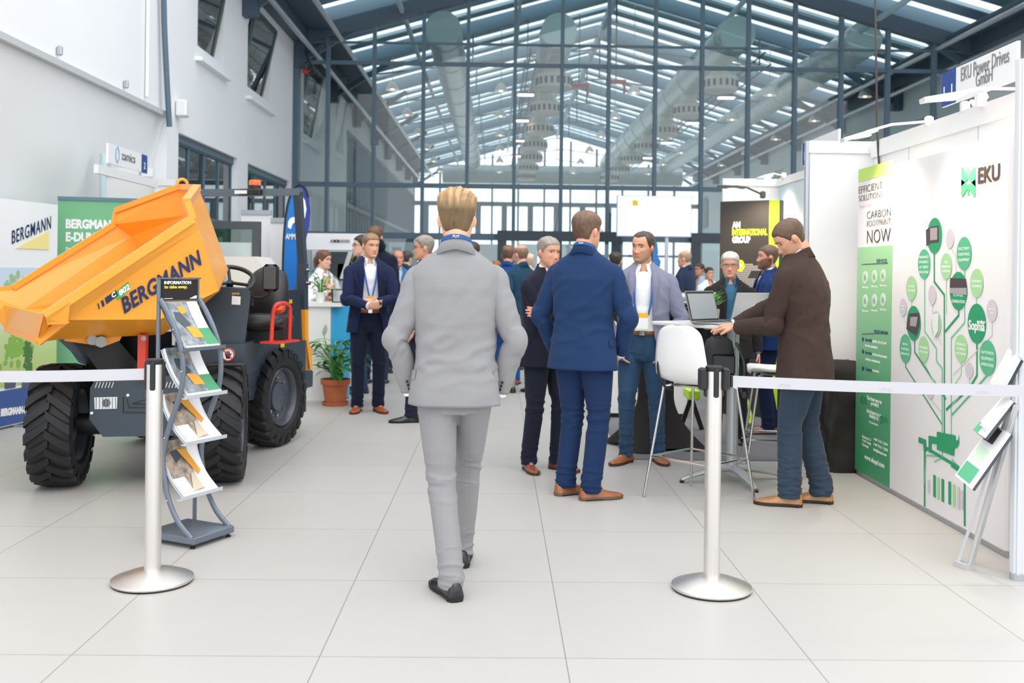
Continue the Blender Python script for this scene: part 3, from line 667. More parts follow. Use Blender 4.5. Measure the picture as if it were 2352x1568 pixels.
ts = sign_board('booth_sign', 'white booth sign with a blue number 11 field above the tree display wall', 2.74, (2162, 2334, 171, 247), (2162, 2195), '11', [('EKU Power Drives', 2208, 2318, 187, .085), ('GmbH', 2242, 2280, 200, .08)])
for y in (4.95, 5.7): part('bracket', MB().bb((2.745, y - .02, 2.4), (2.80, y + .02, 2.52)), WHITEP, ts, flat=True)
def arm_lamp(label, base, head, tilt, col, bulbm, power, hl=.2, group=None, back=False):
    base = np.array(base); head = np.array(head); t = thing('arm_light', label, 'lamp', base)
    d = unit(head - base)
    part('arm', MB().tube([base, base * .4 + head * .6 + (0, 0, .02), head], .009, 8), col, t)
    part('clamp', MB().box(base, (.05, .05, .07), bev=.01), col, t)
    h = MB(); h.beam(head - d * hl * .3, head + d * hl * .8 + (0, 0, -tilt), .09, .025); part('lamp_head', h, col, t, flat=True)
    c = head + d * hl * .3 + (0, 0, -.017 - tilt * .4); part('led_panel', MB().beam(c - d * hl * .4, c + d * hl * .4, .07, .006), bulbm, t, flat=True)
    if power:
        l = bpy.data.lights.new('arm_light_bulb', 'SPOT'); l.energy = power; l.color = (1.0, .82, .62); l.spot_size = math.radians(125); l.spot_blend = .8; l.shadow_soft_size = .06
        lo = bpy.data.objects.new('arm_light_bulb', l); C.objects.link(lo); lo.parent = t; P = c + (0, 0, -.03); lo.location = P - base
        tgt = np.array((base[0] + .02, base[1], 1.2)) - P; lo.rotation_euler = Vector(tgt).to_track_quat('-Z', 'Y').to_euler()
LEDM = mat('led_panel_warm', 'FFE3B8', .4, emit=6.0)
arm_lamp('white arm light leaning out from the wall over the EKU strip print', (2.80, 6.45, 2.43), (2.40, 6.47, 2.36), .03, WHITEP, LEDM, 24)
arm_lamp('white arm light glowing in front of the number 11 sign', (2.80, 5.30, 2.43), (2.44, 5.33, 2.40), .02, WHITEP, LEDM, 20)
arm_lamp('white arm light seen over the top rail of the tree wall', (2.80, 5.95, 2.44), (2.86, 5.93, 2.47), .0, WHITEP, LEDM, 0, .08)
cb = MB(); q = [onX(2010, -40, 2.72), onX(2012, 120, 2.73), onX(2015, 300, 2.77), onX(2019, 378, 2.79)]
tag(cb.tube(smooth_path(q, 6), .008, 8).build('power_cable', mat('cable_brown', '4A3A30', .5)), 'dark power cable dropping from the roof into the booth corner', 'cable')

# ---- booth 12 beyond, lime and black display
t = thing('booth_side_wall', 'pale blue printed side wall of the booth behind the bearded man', 'partition wall', (2.98, 9.3, 0))
part('wall_panel', MB().bb((2.97, 7.55, .02), (3.01, 10.5, 2.36)), ramp_mat('ink_blue_fade', [(0, 'EDEBEA'), (.5, 'DCE4EA'), (.75, 'C2D3DF'), (1, 'B9CDD9')], axis=1, z0=8.4, z1=10.6), t, flat=True)
part('top_rail', MB().bb((2.955, 7.55, 2.36), (3.02, 10.5, 2.44)), PANEL, t, flat=True)
t = thing('booth_back_wall', 'white booth wall behind the black and lime display', 'partition wall', (2.7, 10.55, 0))
part('wall_panel', MB().bb((2.38, 10.53, .02), (2.99, 10.57, 2.36)), PANEL, t, flat=True)
part('top_rail', MB().bb((2.38, 10.52, 2.36), (2.99, 10.58, 2.44)), PANEL, t, flat=True)
sign_board('booth_sign', 'white booth sign with a blue number 12 field above the pale blue booth wall', 2.92, (1842, 1925, 331, 381), (1843, 1860), '12', [])
d0, d1 = at(1655, 460, 10.1), at(1791, 447, 9.75)
t = thing('display_wall', 'black and lime display wall reading AN INTERNATIONAL GROUP', 'display wall', ((d0[0] + d1[0]) / 2, 10.0, 0))
ud = unit((d1 - d0) * (1, 1, 0)); nd = np.array((ud[1], -ud[0], 0)); ln = np.linalg.norm((d1 - d0)[:2])
def rectq(mb, o, u, n, a, b, z0, z1, th=.01):
    o = np.array((o[0], o[1], 0)); poly_on(mb, [o + u * a + (0, 0, z0), o + u * b + (0, 0, z0), o + u * b + (0, 0, z1), o + u * a + (0, 0, z1)], n, th)
zt = 2.16; k = ln * (1768 - 1655) / (1791 - 1655)
g = MB(); rectq(g, d0, ud, nd, 0, ln, 0, zt, -.12); part('frame', g, BLACKP, t, flat=True)
g = MB(); rectq(g, d0, ud, nd, 0, k, 0, zt, .004); part('black_print', g, mat('display_black', '37332F', .45), t, flat=True)
g = MB(); rectq(g, d0, ud, nd, k, ln, 0, zt, .004); part('lime_print', g, ink('lime_bright', 'C4EE2E'), t, flat=True)
def dtext(body, px, py, px2, h, m):
    P = onplane(px, py, d0, nd); Q = onplane(px2, py, d0, nd); g = MB(); text(g, body, P + nd * .005, ud, (0, 0, 1), width=np.linalg.norm((Q - P)[:2]), height=h, bold=.06); part('print_line', g, m, t, flat=True)
lm = ink('lime_bright', 'C4EE2E')
dtext('AN', 1682, 523, 1701, .06, INKW); dtext('INTERNATIONAL', 1682, 540, 1763, .06, lm); dtext('GROUP', 1682, 557, 1724, .06, INKW)
g = MB(); c = onplane(1701, 610, d0, nd); ell_on(g, c + nd * .005, .045, .06, ud, nd); part('lime_dot', g, lm, t, flat=True)
g = MB(); c = onplane(1701, 610, d0, nd); ell_on(g, c + nd * .0075, .014, .02, ud, nd, n=14); part('dot_centre', g, INKW, t, flat=True)
g = MB(); a6 = np.linspace(0, 2 * PI, 6, endpoint=False)
for r in range(16):
    for q in range(-10, 14):
        px, py = 1730 + q * 4.6 + (r % 2) * 2.3, 603 + r * 4.2; x, y = (px - 1735), (py - 600)
        on = (6 < y < 64) and ((abs(x + 14 - (y - 6) * -.45) < 11 and y < 48) or (y > 38 and abs(x) < 34 - (y - 50) * .4) or (abs(x - 2) < 22 and 8 < y < 20) or (x < -28 and abs(x + 44 - y * .28) < 9))
        if on: c = onplane(px, py, d0, nd); poly_on(g, [c + nd * .005 + ud * .008 * math.cos(b) + np.array((0, 0, .008 * math.sin(b))) for b in a6], nd, .001)
part('dot_pattern', g, ink('dot_grey', 'C9C6C0'), t, flat=True)
arm_lamp('dark flat arm light over the black display wall', at(1752, 447, 9.8) , at(1690, 427, 9.5), .05, mat('lamp_grey', '5A5E5C', .4), LEDM, 30, .3)
arm_lamp('bright arm light at the corner of the pale blue booth wall', (2.96, 10.3, 2.45), at(1762, 402, 10.1), .04, WHITEP, mat('led_panel_bright', 'FFF6C8', .4, emit=12.0), 20, .15)

# ---- white cabinet, spandex table, bag, lime board
t = thing('sales_counter', 'low white counter with a dark plinth behind the man in jeans', 'counter', (1.45, 10.1, 0))
c0 = flr(1378, 960); part('counter_body', MB().bb((c0[0], c0[1], .05), (c0[0] + .85, c0[1] + .55, 1.1)), PANEL, t, flat=True)
part('plinth', MB().bb((c0[0] + .01, c0[1] + .01, .009), (c0[0] + .84, c0[1] + .54, .05)), BLACKP, t, flat=True)
SPX = mat('black_spandex', '1E1A1A', .85, var=(2, .1)); cx, cy = 1.31, 8.15
t = thing('draped_high_table', 'round high table under a tight black stretch cover behind the man in jeans', 'table', (cx, cy, 0))
rings = []
for z in np.linspace(.012, 1.1, 36):
    a = np.linspace(0, 2 * PI, 72, endpoint=False); q = z / 1.1
    waist = .085 + .02 * abs(q - .5)
    foot = .30 * max(0, 1 - q / .38) ** 1.8; top = .28 * max(0, (q - .62) / .38) ** 2.0
    lobes = np.abs(np.cos(2 * (a + .5))) ** 2.2
    r = waist + .06 + foot * (.42 + .58 * lobes) + top
    rings.append(np.stack([cx + r * np.cos(a), cy + r * np.sin(a), np.full(72, z + 0.02 * (1 - lobes) * max(0, 1 - q / .1))], 1))
b = MB().loft(rings); part('stretch_cover', b, SPX, t, ang=80)
part('table_top', MB().tube([(cx, cy, 1.1), (cx, cy, 1.125)], .385, 40), BLACKP, t)
ex = thing('machine_model', 'small grey metal component on show on the black draped table', 'exhibit', (cx + .22, cy, 1.125))
b = MB(); b.box((cx + .2, cy, 1.16), (.32, .2, .07), bev=.015); b.tube([(cx + .1, cy, 1.22), (cx + .32, cy, 1.22)], .045, 16); part('housing', b, mat('cast_grey', 'A8ACAC', .4, .5), ex)
part('cable_bundle', MB().tube(smooth_path([(cx + .02, cy - .1, 1.14), (cx + .1, cy - .15, 1.15), (cx + .2, cy - .14, 1.17), (cx + .3, cy - .12, 1.14)], 6), .016, 8), BLACKP, ex)
# rumpled black cloth bag
def rumple(name, label, cat, lo, hi, m, amp=.03, seed=1, taper=.1, n=26):
    lo = np.array(lo); hi = np.array(hi); c = (lo + hi) / 2; h = (hi - lo) / 2; rings = []; rs = np.random.RandomState(seed); ph = rs.rand(6) * 6
    a = np.linspace(0, 2 * PI, 64, endpoint=False)
    for i in range(n):
        q = i / (n - 1); z = lo[2] + q * (hi[2] - lo[2]); k = 1 - taper * q
        if q > .93: k *= .8 if q < .98 else .35
        ca = np.sign(np.cos(a)) * np.abs(np.cos(a)) ** .45; sa = np.sign(np.sin(a)) * np.abs(np.sin(a)) ** .45
        w = amp * (np.sin(5 * a + 7 * q + ph[0]) * .5 + np.sin(9 * a - 11 * q + ph[1]) * .35 + np.abs(np.sin(3 * a + 16 * q + ph[2])) * .5)
        rings.append(np.stack([c[0] + (h[0] * k + w) * ca, c[1] + (h[1] * k + w) * sa, np.full(64, z)], 1))
    o = MB().loft(rings).build(name, m, ang=80); return tag(o, label, cat)
rumple('cloth_cover', 'rumpled black cloth bundle standing against the booth corner', 'cover', (2.36, 7.13, 0), (2.72, 7.42, .8), mat('black_cloth', '221E1D', .8, var=(3, .15)), .02, 3)
t = thing('lime_stand', 'lime green printed board leaning on the booth carpet behind the stools', 'display board', (2.3, 9.4, 0))
P = [at(1694, 870, 9.5), at(1708, 870, 9.5), at(1732, 972, 9.2), at(1696, 968, 9.2)]; g = MB().prism(P, (0, .03, 0)); part('board', g, lm, t, flat=True)
g = MB(); ribbon_on(g, [at(1702, 940, 9.27), at(1722, 943, 9.27), at(1722, 952, 9.24), at(1702, 949, 9.24), at(1702, 940, 9.27)], .008, (0, -1, 0.1), .003); part('icon_outline', g, INKW, t, flat=True)
t = thing('lime_case', 'small lime green case low behind the white bar stool', 'case', at(1588, 905, 9.0) * (1, 1, 0))
P = at(1588, 903, 9.0); part('case_body', MB().box((P[0], P[1], P[2]), (.1, .3, .09), bev=.01), lm, t); part('case_stand', MB().beam((P[0] - .1, P[1], .01), (P[0], P[1], P[2] - .04), .02, .04).beam((P[0] + .1, P[1], .01), (P[0], P[1], P[2] - .04), .02, .04), BLACKP, t, flat=True)

# ---------------------------------------------------------------- left side booths
a0, b0 = at(0, 455, 8.6), at(133, 470, 9.42); ul = unit((b0 - a0) * (1, 1, 0)); nl = np.array((ul[1], -ul[0], 0)); P0 = a0 - ul * .7
t = thing('display_wall', 'white pop-up display wall with a BERGMANN logo and dumper photos at the far left', 'display wall', (a0[0], a0[1], 0))
LW = np.linalg.norm((b0 - P0)[:2]); zt = a0[2]
def lrect(nm, m, a, b, z0, z1, th=.004): g = MB(); rectq(g, P0, ul, nl, a, b, z0, z1, th); return part(nm, g, m, t, flat=True)
lrect('panel', mat('popup_white', 'F7F7F8', .4), 0, LW, .02, zt, -.1)
zf = lambda px, py: onplane(px, py, a0, nl)[2]
lrect('photo_print', ramp_mat('ink_landscape', [(0, 'B9CF7A'), (.45, 'CFE0A8'), (.55, 'E8EFEA'), (1, 'CFE0F2')], z0=zf(60, 880), z1=zf(60, 610)), 0, LW, zf(60, 880), zf(60, 614))
lrect('blue_band', ink('band_blue', '3F5E9E'), 0, LW, .03, zf(60, 888), .005)
def ltext(body, px, py, px2, h, m, dz=0, bold=.0, nm='print_line', shear=0):
    P = onplane(px, py, P0, nl); Q = onplane(px2, py - dz, P0, nl); g = MB(); text(g, body, P + nl * .006, Q - P, (0, 0, 1) if shear == 0 else (0, 0, 1), width=np.linalg.norm(Q - P), height=h, bold=bold); part(nm, g, m, t, flat=True)
P = onplane(26, 560, P0, nl); Q = onplane(116, 524, P0, nl); g = MB(); V, Fc = text_mesh('BERGMANN', .01, 0, 1.15); W0 = V[:, 0].max(); wd = np.linalg.norm((Q - P)[:2]); sl = (Q - P)[2] / wd; X = V[:, 0] / W0 * wd
g.add(P + nl * .006 + np.outer(X, ul) + np.outer(X * sl + V[:, 1] / .72 * .12, (0, 0, 1)), Fc); part('logo_text', g, ink('logo_blue', '33507E'), t, flat=True)
g = MB(); poly_on(g, [onplane(*p, P0, nl) + nl * .005 for p in ((34, 570), (111, 573), (111, 530))], nl, .002); part('logo_wedge', g, ink('pale_yellow', 'FBE79A'), t, flat=True)
ltext('BERGMANN-DUMPER', 0, 955, 88, .06, INKW, 12, .06)
GRN1, GRN2, ORG = ink('leaf_green', '8DBE55'), ink('dark_leaf', '4F8044'), ink('dumper_orange', 'F3A83A')
rs = np.random.RandomState(4)
for (cx_, cy_, sx_, sy_, n_, m) in ((30, 655, 26, 30, 36, ink('pale_leaf', 'A9C69A')), (32, 800, 30, 35, 90, GRN1), (62, 810, 9, 40, 60, GRN2)):
    g = MB()
    for i in range(n_):
        px, py = cx_ + rs.randn() * sx_ * .5, cy_ + rs.randn() * sy_ * .45
        if px > 125: continue
        c = onplane(px, py, P0, nl) + nl * .0045; r = .012 + rs.rand() * .02; ell_on(g, c, r, r * (.6 + rs.rand()), ul, nl, .0015 + i * 1e-5, n=7)
    part('tree_print', g, m, t, flat=True)
for i, px in enumerate((-30, 22, 62, 100)):
    for (q, m) in (([(-16, 856), (14, 850), (16, 872), (-14, 878)], ORG), ([(-14, 862), (14, 858), (12, 890), (-12, 893)], ink('machine_slate', '5B5E75')), ([(-6, 866), (8, 864), (8, 876), (-6, 878)], INKW)):
        g = MB(); poly_on(g, [onplane(px + a, b, P0, nl) + nl * (.005 + .001 * (m is not ORG) + .001 * (m is INKW)) for a, b in q], nl, .001); part('dumper_print', g, m, t, flat=True)
for s in (0, .6): part('display_foot', MB().beam(P0 + ul * (LW - s) * 1 - (0, 0, P0[2] - .01) , P0 + ul * (LW - s) + nl * .25 - (0, 0, P0[2] - .01), .03, .02), ALU, t, flat=True)

# green roll-up
r0, r1 = at(133, 457, 9.8), at(330, 470, 10.0); ur = unit((r1 - r0) * (1, 1, 0)); nr = np.array((ur[1], -ur[0], 0)); lr = np.linalg.norm((r1 - r0)[:2])
t = thing('rollup_banner', 'green roll-up banner reading BERGMANN E-DUMPER behind the yellow skip', 'banner', ((r0[0] + r1[0]) / 2, 10.15, 0))
g = MB(); rectq(g, r0, ur, nr, 0, lr, .08, r0[2], .003); part('banner_sheet', g, mat('banner_green', '7CC08E', .5), t, flat=True)
part('top_bar', MB().beam(r0 * (1, 1, 0) + (0, 0, r0[2] + .01), r1 * (1, 1, 0) + (0, 0, r0[2] + .01), .03, .035), mat('frame_steel', '3F5462', .5), t, flat=True)
part('base_cassette', MB().beam(r0 * (1, 1, 0) + (0, 0, .045), r1 * (1, 1, 0) + (0, 0, .045), .12, .09), ALU, t, flat=True)
part('rear_pole', MB().tube([(r0 + r1) / 2 * (1, 1, 0) - nr * .03 + (0, 0, .05), (r0 + r1) / 2 * (1, 1, 0) - nr * .03 + (0, 0, 2.0)], .01, 8), ALU, t)
for body, px, py, px2, h, m in (('BERGMANN', 151, 523, 272, .085, INKW), ('E-DUMPER', 151, 553, 258, .085, INKW), ('Powerful. Electric.', 151, 574, 235, .03, INKW)):
    A_, B_ = onplane(px, py, r0, nr), onplane(px2, py, r0, nr); g = MB(); text(g, body, A_ + nr * .004, ur, (0, 0, 1), width=abs(np.dot(B_ - A_, ur)), height=h, bold=.05 if h > .05 else .02); part('print_line', g, m, t, flat=True)
g = MB(); a = onplane(163, 900, r0, nr); rectq(g, r0, ur, nr, .05, .5, a[2], a[2] + .25, .005); part('photo_print', g, ink('dumper_orange', 'F3A83A'), t, flat=True)

# zamics booth
t = thing('booth_wall', 'plain white booth wall under the zamics sign', 'partition wall', (-3.75, 10.5, 0))
A_, B_ = at(237, 400, 10.6), at(352, 400, 10.6)
part('wall_panel', MB().bb((A_[0], 10.6, .02), (B_[0], 10.64, 2.38)), PANEL, t, flat=True); part('top_rail', MB().bb((A_[0], 10.585, 2.38), (B_[0], 10.655, 2.47)), PANEL, t, flat=True)
part('upright', MB().tube([(A_[0], 10.6, 0), (A_[0], 10.6, 2.62)], .035, 12), mat('shaded_edge_blue', 'C9DCE2', .5), t)  # upright's pale blue paints in the shaded edge of the booth wall
ts = sign_board('booth_sign', 'white zamics booth sign with a blue number 2 field high at left', -3.6, (249, 338, 328, 374), (325, 338), '2', [('zamics', 279, 310, 366, .09)], '6A6F73')
g = MB(); hx = onX(270, 355, -3.6 + .003); ux = np.array((0, 1.0, 0)); P = [hx + ux * .045 * math.cos(a) + np.array((0, 0, .075 * math.sin(a))) for a in np.linspace(PI / 2, PI / 2 + 2 * PI, 7)]
ribbon_on(g, P, .014, (1, 0, 0), .002); part('hexagon_logo', g, ink('logo_sky', '8CC7E6'), ts, flat=True)
for y in (9.3, 10.1): part('bracket', MB().tube([(-3.62, y, 2.3), (-3.62, y, 2.5)], .012, 8), ALU, ts)
part('fascia_board', MB().bb((-3.64, 9.0, 2.26), (-3.60, 10.58, 2.34)), PANEL, ts, flat=True)
t = thing('booth_wall', 'bright white booth wall right of the zamics booth', 'partition wall', (-3.6, 12.2, 0))
A_, B_ = at(356, 400, 12.2), at(470, 400, 12.2)
part('wall_panel', MB().bb((A_[0], 12.2, .02), (B_[0] - .35, 12.24, 2.42)), mat('lit_panel', 'F6F3EC', .4), t, flat=True)
part('top_rail', MB().bb((A_[0], 12.18, 2.42), (B_[0] - .35, 12.26, 2.5)), PANEL, t, flat=True)

# booth walls, framed glass screen and white hood right of the dumper
t = thing('framed_glass_screen', 'dark framed glass screen standing behind the yellow skip', 'screen', at(540, 600, 11.6) * (1, 1, 0))
A_, B_ = at(470, 507, 11.6), at(597, 507, 11.6); zt = A_[2]; x0, x1 = A_[0], B_[0]; DF = mat('dark_frame', '474C52', .4)
f = MB(); w_ = .09; f.bb((x0, 11.6, .12), (x0 + w_, 11.68, zt - w_)); f.bb((x1 - w_, 11.6, .12), (x1, 11.68, zt - w_)); f.bb((x0, 11.6, zt - w_), (x1, 11.68, zt)); f.bb((x0, 11.6, .0), (x1, 11.68, .12)); part('frame', f, DF, t, flat=True)
part('glass', MB().bb((x0, 11.63, .1), (x1, 11.64, zt)), glassmat('screen_glass', 'B9CFC9', .12, .8), t, flat=True)
part('frosted_panel', MB().bb((x0, 11.62, .1), (x1, 11.625, at(500, 556, 11.6)[2])), mat('frosted_pane', 'BFC9C8', .5), t, flat=True)
t = thing('machine_hood', 'cream angular hood of a machine seen above the dumper steering wheel', 'machine', at(560, 650, 10.9) * (1, 1, 0))
P = [at(514, 589, 10.9), at(588, 589, 10.9), at(604, 612, 10.9), at(640, 700, 10.9), at(530, 700, 10.9)]; hm = mat('cream_hood', 'E9E2DA', .45)
g = MB().prism(P, (0, .7, 0)); part('hood_shell', g, hm, t, flat=True)
part('machine_base', MB().bb((P[4][0] + .02, 10.92, 0.0), (P[3][0] - .02, 11.55, P[4][2])), hm, t, flat=True)
for i, (xa, xb, yt, D, lb) in enumerate(((554, 623, 482, 13.0, 'grey white booth wall behind the dark framed screen'), (622, 668, 500, 12.7, 'narrow white booth wall left of the blue beach flag'))):
    A_, B_ = at(xa, yt, D), at(xb, yt, D); t = thing('booth_wall', lb, 'partition wall', ((A_[0] + B_[0]) / 2, D, 0))
    part('wall_panel', MB().bb((A_[0], D, .02), (B_[0], D + .04, A_[2] - .06)), PANEL, t, flat=True); part('top_rail', MB().bb((A_[0], D - .015, A_[2] - .06), (B_[0], D + .055, A_[2])), ALU, t, flat=True)
# blue beach flag
t = thing('beach_flag', 'tall blue feather flag with a white bird behind the dumper roll bar', 'flag', at(655, 800, 12.2) * (1, 1, 0))
fp = [(652, 830), (650, 700), (650, 600), (654, 520), (662, 465), (674, 436), (688, 424), (700, 430), (709, 452), (713, 485), (710, 520), (700, 560), (688, 600), (678, 660), (672, 720), (668, 780), (664, 830)]
P = [at(x, y, 12.2) for x, y in fp]; g = MB().prism(P, (0, .004, 0)); part('flag_cloth', g, ramp_mat('ink_flag_blue', [(0, '1C7FD0'), (.5, '1273CC'), (.56, '2B3F9E'), (1, '2A3C98')], axis=0, z0=at(650, 500, 12.2)[0], z1=at(714, 500, 12.2)[0]), t, flat=True)
part('flag_pole', MB().tube(smooth_path([at(652, 905, 12.2) * (1, 1, 0) + (0, 0, .02)] + [at(x, y, 12.2) + (0, -.01, 0) for x, y in ((650, 700), (650, 600), (654, 520), (662, 465), (674, 436), (688, 424), (700, 430), (709, 452))], 4), .012, 8), BLACKP, t)
part('flag_base', MB().lathe([(.0, .0), (.2, .0), (.2, .03), (.03, .05), (.03, .12), (0, .12)], at(652, 905, 12.2) * (1, 1, 0)), BLACKP, t)
g = MB(); text(g, 'AMMANN', at(656, 549, 12.2) + (0, -.004, 0), (1, 0, 0), (0, 0, 1), width=.24, height=.07, bold=.015); part('flag_text', g, INKW, t, flat=True)
g = MB(); poly_on(g, [at(x, y, 12.195) for x, y in ((661, 522), (662, 508), (668, 500), (676, 498), (681, 490), (683, 500), (678, 510), (672, 514), (668, 526))], (0, -1, 0), .002); part('bird_mark', g, INKW, t, flat=True)
g = MB(); ribbon_on(g, [at(x, y, 12.195) for x, y in ((690, 448), (698, 462), (701, 480), (698, 498), (690, 510))], .03, (0, -1, 0), .002); part('ring_mark', g, INKW, t, flat=True)

# AMMANN booth
t = thing('booth_fascia', 'white AMMANN fascia board over a printed booth wall', 'booth', at(775, 555, 13.6) * (1, 1, 0))
A_, B_ = at(704, 535, 13.6), at(850, 541, 13.6); zb = at(704, 573, 13.6)[2]
part('fascia', MB().bb((A_[0], 13.6, zb), (B_[0], 13.7, A_[2])), mat('fascia_white', 'ECEDEF', .4), t, flat=True)
for x in (A_[0] + .03, B_[0] - .03): part('upright', MB().bb((x - .03, 13.6, 0), (x + .03, 13.66, zb)), ALU, t, flat=True)
g = MB(); q = at(758, 557, 13.59); text(g, 'AMMANN', q, (1, 0, 0), (0, 0, 1), width=at(803, 557, 13.59)[0] - q[0], height=.05, bold=.005, space=1.1); part('fascia_text', g, INKK, t, flat=True)
part('printed_wall', MB().bb((A_[0], 14.0, .03), (B_[0], 14.04, zb)), ramp_mat('ink_machines', [(0, 'D9DEE0'), (.5, 'B9C9CE'), (.75, '8FA7AA'), (1, 'DDE6EA')], z0=.5, z1=zb), t, flat=True)
for (pts, c) in ((((748, 578), (812, 578), (800, 640), (752, 650)), '4A5456'), (((776, 606), (806, 604), (808, 640), (774, 642)), '2FA3AE'), (((700, 640), (742, 600), (750, 700), (700, 700)), '2C8FD0'), (((806, 590), (830, 580), (832, 640), (812, 660)), 'B9D04A'), (((800, 578), (812, 576), (790, 640), (780, 640)), 'F0F2F2')):
    g = MB(); poly_on(g, [at(x, y, 13.99) for x, y in pts], (0, -1, 0), .003 if c != 'F0F2F2' else .006); part('machine_print', g, ink('print_' + c, c), t, flat=True)
t = thing('reception_counter', 'white counter with a bright blue curved end in front of the woman', 'counter', (-1.9, 10.8, 0))
c0 = flr(690, 928); xr = at(762, 720, 10.9)[0]
part('counter_body', MB().bb((c0[0] - .1, 10.82, .0), (xr, 11.32, 1.02)), PANEL, t, flat=True)
part('counter_top', MB().bb((c0[0] - .12, 10.79, 1.02), (xr + .12, 11.35, 1.06)), WHITEP, t, flat=True)
part('curved_end', MB().tube([(xr - .02, 11.06, .02), (xr - .02, 11.06, 1.02)], .2, 28), mat('counter_blue', '3CA9DE', .3), t)
# far low cabinet
t = thing('display_counter', 'low white display counter with a dark plinth beyond the navy suits', 'counter', (-1.2, 17, 0))
A_, B_ = at(860, 700, 16.9), at(1010, 700, 16.9); part('counter_body', MB().bb((A_[0], 16.9, .08), (B_[0], 17.5, .95)), PANEL, t, flat=True); part('plinth', MB().bb((A_[0] + .02, 16.93, 0), (B_[0] - .02, 17.47, .08)), BLACKP, t, flat=True)
part('grey_stripe', MB().bb((A_[0], 16.89, .7), (B_[0], 16.9, .72)), ALU, t, flat=True); part('orange_line', MB().bb((A_[0], 16.89, .14), (B_[0], 16.9, .17)), ink('line_gold', 'E3B34C'), t, flat=True)  # thin grey stripe and gold line across the counter front
# presentation screen
t = thing('presentation_screen', 'large white presentation screen with a small yellow logo on a stand', 'screen', at(1502, 560, 17.5) * (1, 1, 0))
A_, B_ = at(1420, 451, 17.5), at(1585, 542, 17.5)
part('screen_frame', MB().bb((A_[0] - .02, 17.5, B_[2] - .02), (B_[0] + .02, 17.58, A_[2] + .02)), mat('screen_frame_grey', 'B5BFD0', .4), t, flat=True)
part('screen_face', MB().bb((A_[0], 17.49, B_[2]), (B_[0], 17.5, A_[2])), mat('screen_light', 'FAFAFF', .3, emit=.55), t, flat=True)
q = at(1459, 466, 17.48); part('logo_square', MB().box((q[0], 17.485, q[2]), (.1, .006, .1)), INKY, t, flat=True)
g = MB(); q = at(1432, 489, 17.485); text(g, 'MESSE INFORMATIONEN', q, (1, 0, 0), (0, 0, 1), width=.65, height=.03); part('screen_text', g, ink('screen_grey', 'B9BCC4'), t, flat=True)
for x in (A_[0] + .4, B_[0] - .4): part('stand_leg', MB().bb((x - .03, 17.55, 0), (x + .03, 17.6, B_[2])), ALU, t, flat=True)
# distant booth walls and exhibits beyond the partition
for i, (xa, xb, yt, D, c, lb) in enumerate(((852, 960, 555, 24, 'E6EBEE', 'long pale booth wall beyond the partition, at left'), (1085, 1160, 560, 25, 'E9EDEF', 'pale booth wall beyond the partition, left of the doors'), (1190, 1235, 560, 23, 'DCE4EA', 'pale booth wall seen through the doors'), (1265, 1330, 560, 22.5, 'E8E4EA', 'white gazebo roof panel seen between two heads'), (1590, 1650, 575, 22, 'D8DEDD', 'pale booth wall right of the far man'))):
    A_, B_ = at(xa, yt, D), at(xb, yt, D); t = thing('distant_booth_wall', lb, 'partition wall', ((A_[0] + B_[0]) / 2, D, 0))
    part('wall_panel', MB().bb((A_[0], D, .02), (B_[0], D + .06, A_[2])), mat('booth_' + c, c, .5), t, flat=True); part('upright', MB().bb((A_[0] - .03, D - .01, 0), (A_[0] + .03, D + .07, A_[2] + .05)), ALU, t, flat=True)
t = thing('beach_flag', 'slim grey blue feather flag far beyond the doors', 'flag', at(1280, 560, 26) * (1, 1, 0))
P = [at(x, y, 26) for x, y in ((1272, 545), (1272, 510), (1278, 490), (1284, 478), (1284, 510), (1290, 545))]; part('flag_cloth', MB().prism(P, (0, .01, 0)), mat('far_flag', '8FA6B8', .6), t, flat=True); part('flag_pole', MB().tube([(P[0][0], 26, 0), P[0], P[3]], .02, 6), BLACKP, t)
t = thing('beach_flag', 'bright blue rounded flag behind the man in jeans', 'flag', at(1500, 600, 15.5) * (1, 1, 0))
P = [at(x, y, 15.5) for x, y in ((1497, 700), (1497, 570), (1500, 556), (1505, 550), (1510, 560), (1512, 580), (1510, 588), (1518, 600), (1514, 620), (1512, 700))]; part('flag_cloth', MB().prism(P, (0, .006, 0)), ink('flag_blue', '2F74B8'), t, flat=True); part('flag_pole', MB().tube([(P[0][0], 15.5, 0), P[1], P[2]], .012, 6), BLACKP, t)
# ---------------------------------------------------------------- the swivel dumper
YEL = mat('dumper_yellow', 'F6A431', .38, coat=.25); YED = YEL
ANT = mat('dumper_anthracite', '36434E', .42, coat=.1); DRED = mat('signal_red', 'D8402F', .35); VIN = mat('black_vinyl', '1D1E20', .38)
dm = thing('swivel_dumper', 'yellow and anthracite swivel dumper with its skip tipped toward the left', 'dumper', (-2.25, 7.2, 0))
th = .584; au = np.array((-math.cos(th), -math.sin(th), 0)); aw = np.array((-math.sin(th), math.cos(th), 0)); O0 = np.array((-1.914, 6.152, 0)); WS = 1.70
def PV(px, py, v): return onplane(px, py, O0 + aw * v, aw)
def mir(P): v = np.dot(P - O0, aw); return P + aw * (WS - 2 * v)
A, Bt, B2, B3 = PV(102, 726, 0), PV(441, 502, 0), PV(428, 463, 0), PV(453, 430, .6)
fA, fBt, fB2, fB3 = PV(29, 661, WS), PV(262, 515, WS), PV(268, 484, WS), PV(415, 429, WS - .6)
fL0 = PV(-70, 666, WS)
S1, S2, S3, S4 = PV(153, 733, .07), PV(453, 527, .02), PV(500, 667, .08), PV(367, 732, .08)
T1, T2, T3 = PV(476, 487, .6), PV(522, 619, .6), PV(502, 668, .6)
U1, U2, U3 = PV(141, 777, .40), PV(373, 766, .40), PV(465, 698, .55)
Lp, A2 = PV(87, 784, .2), PV(99, 721, .03)
V = {}; sk = MB(); verts = []; faces = []
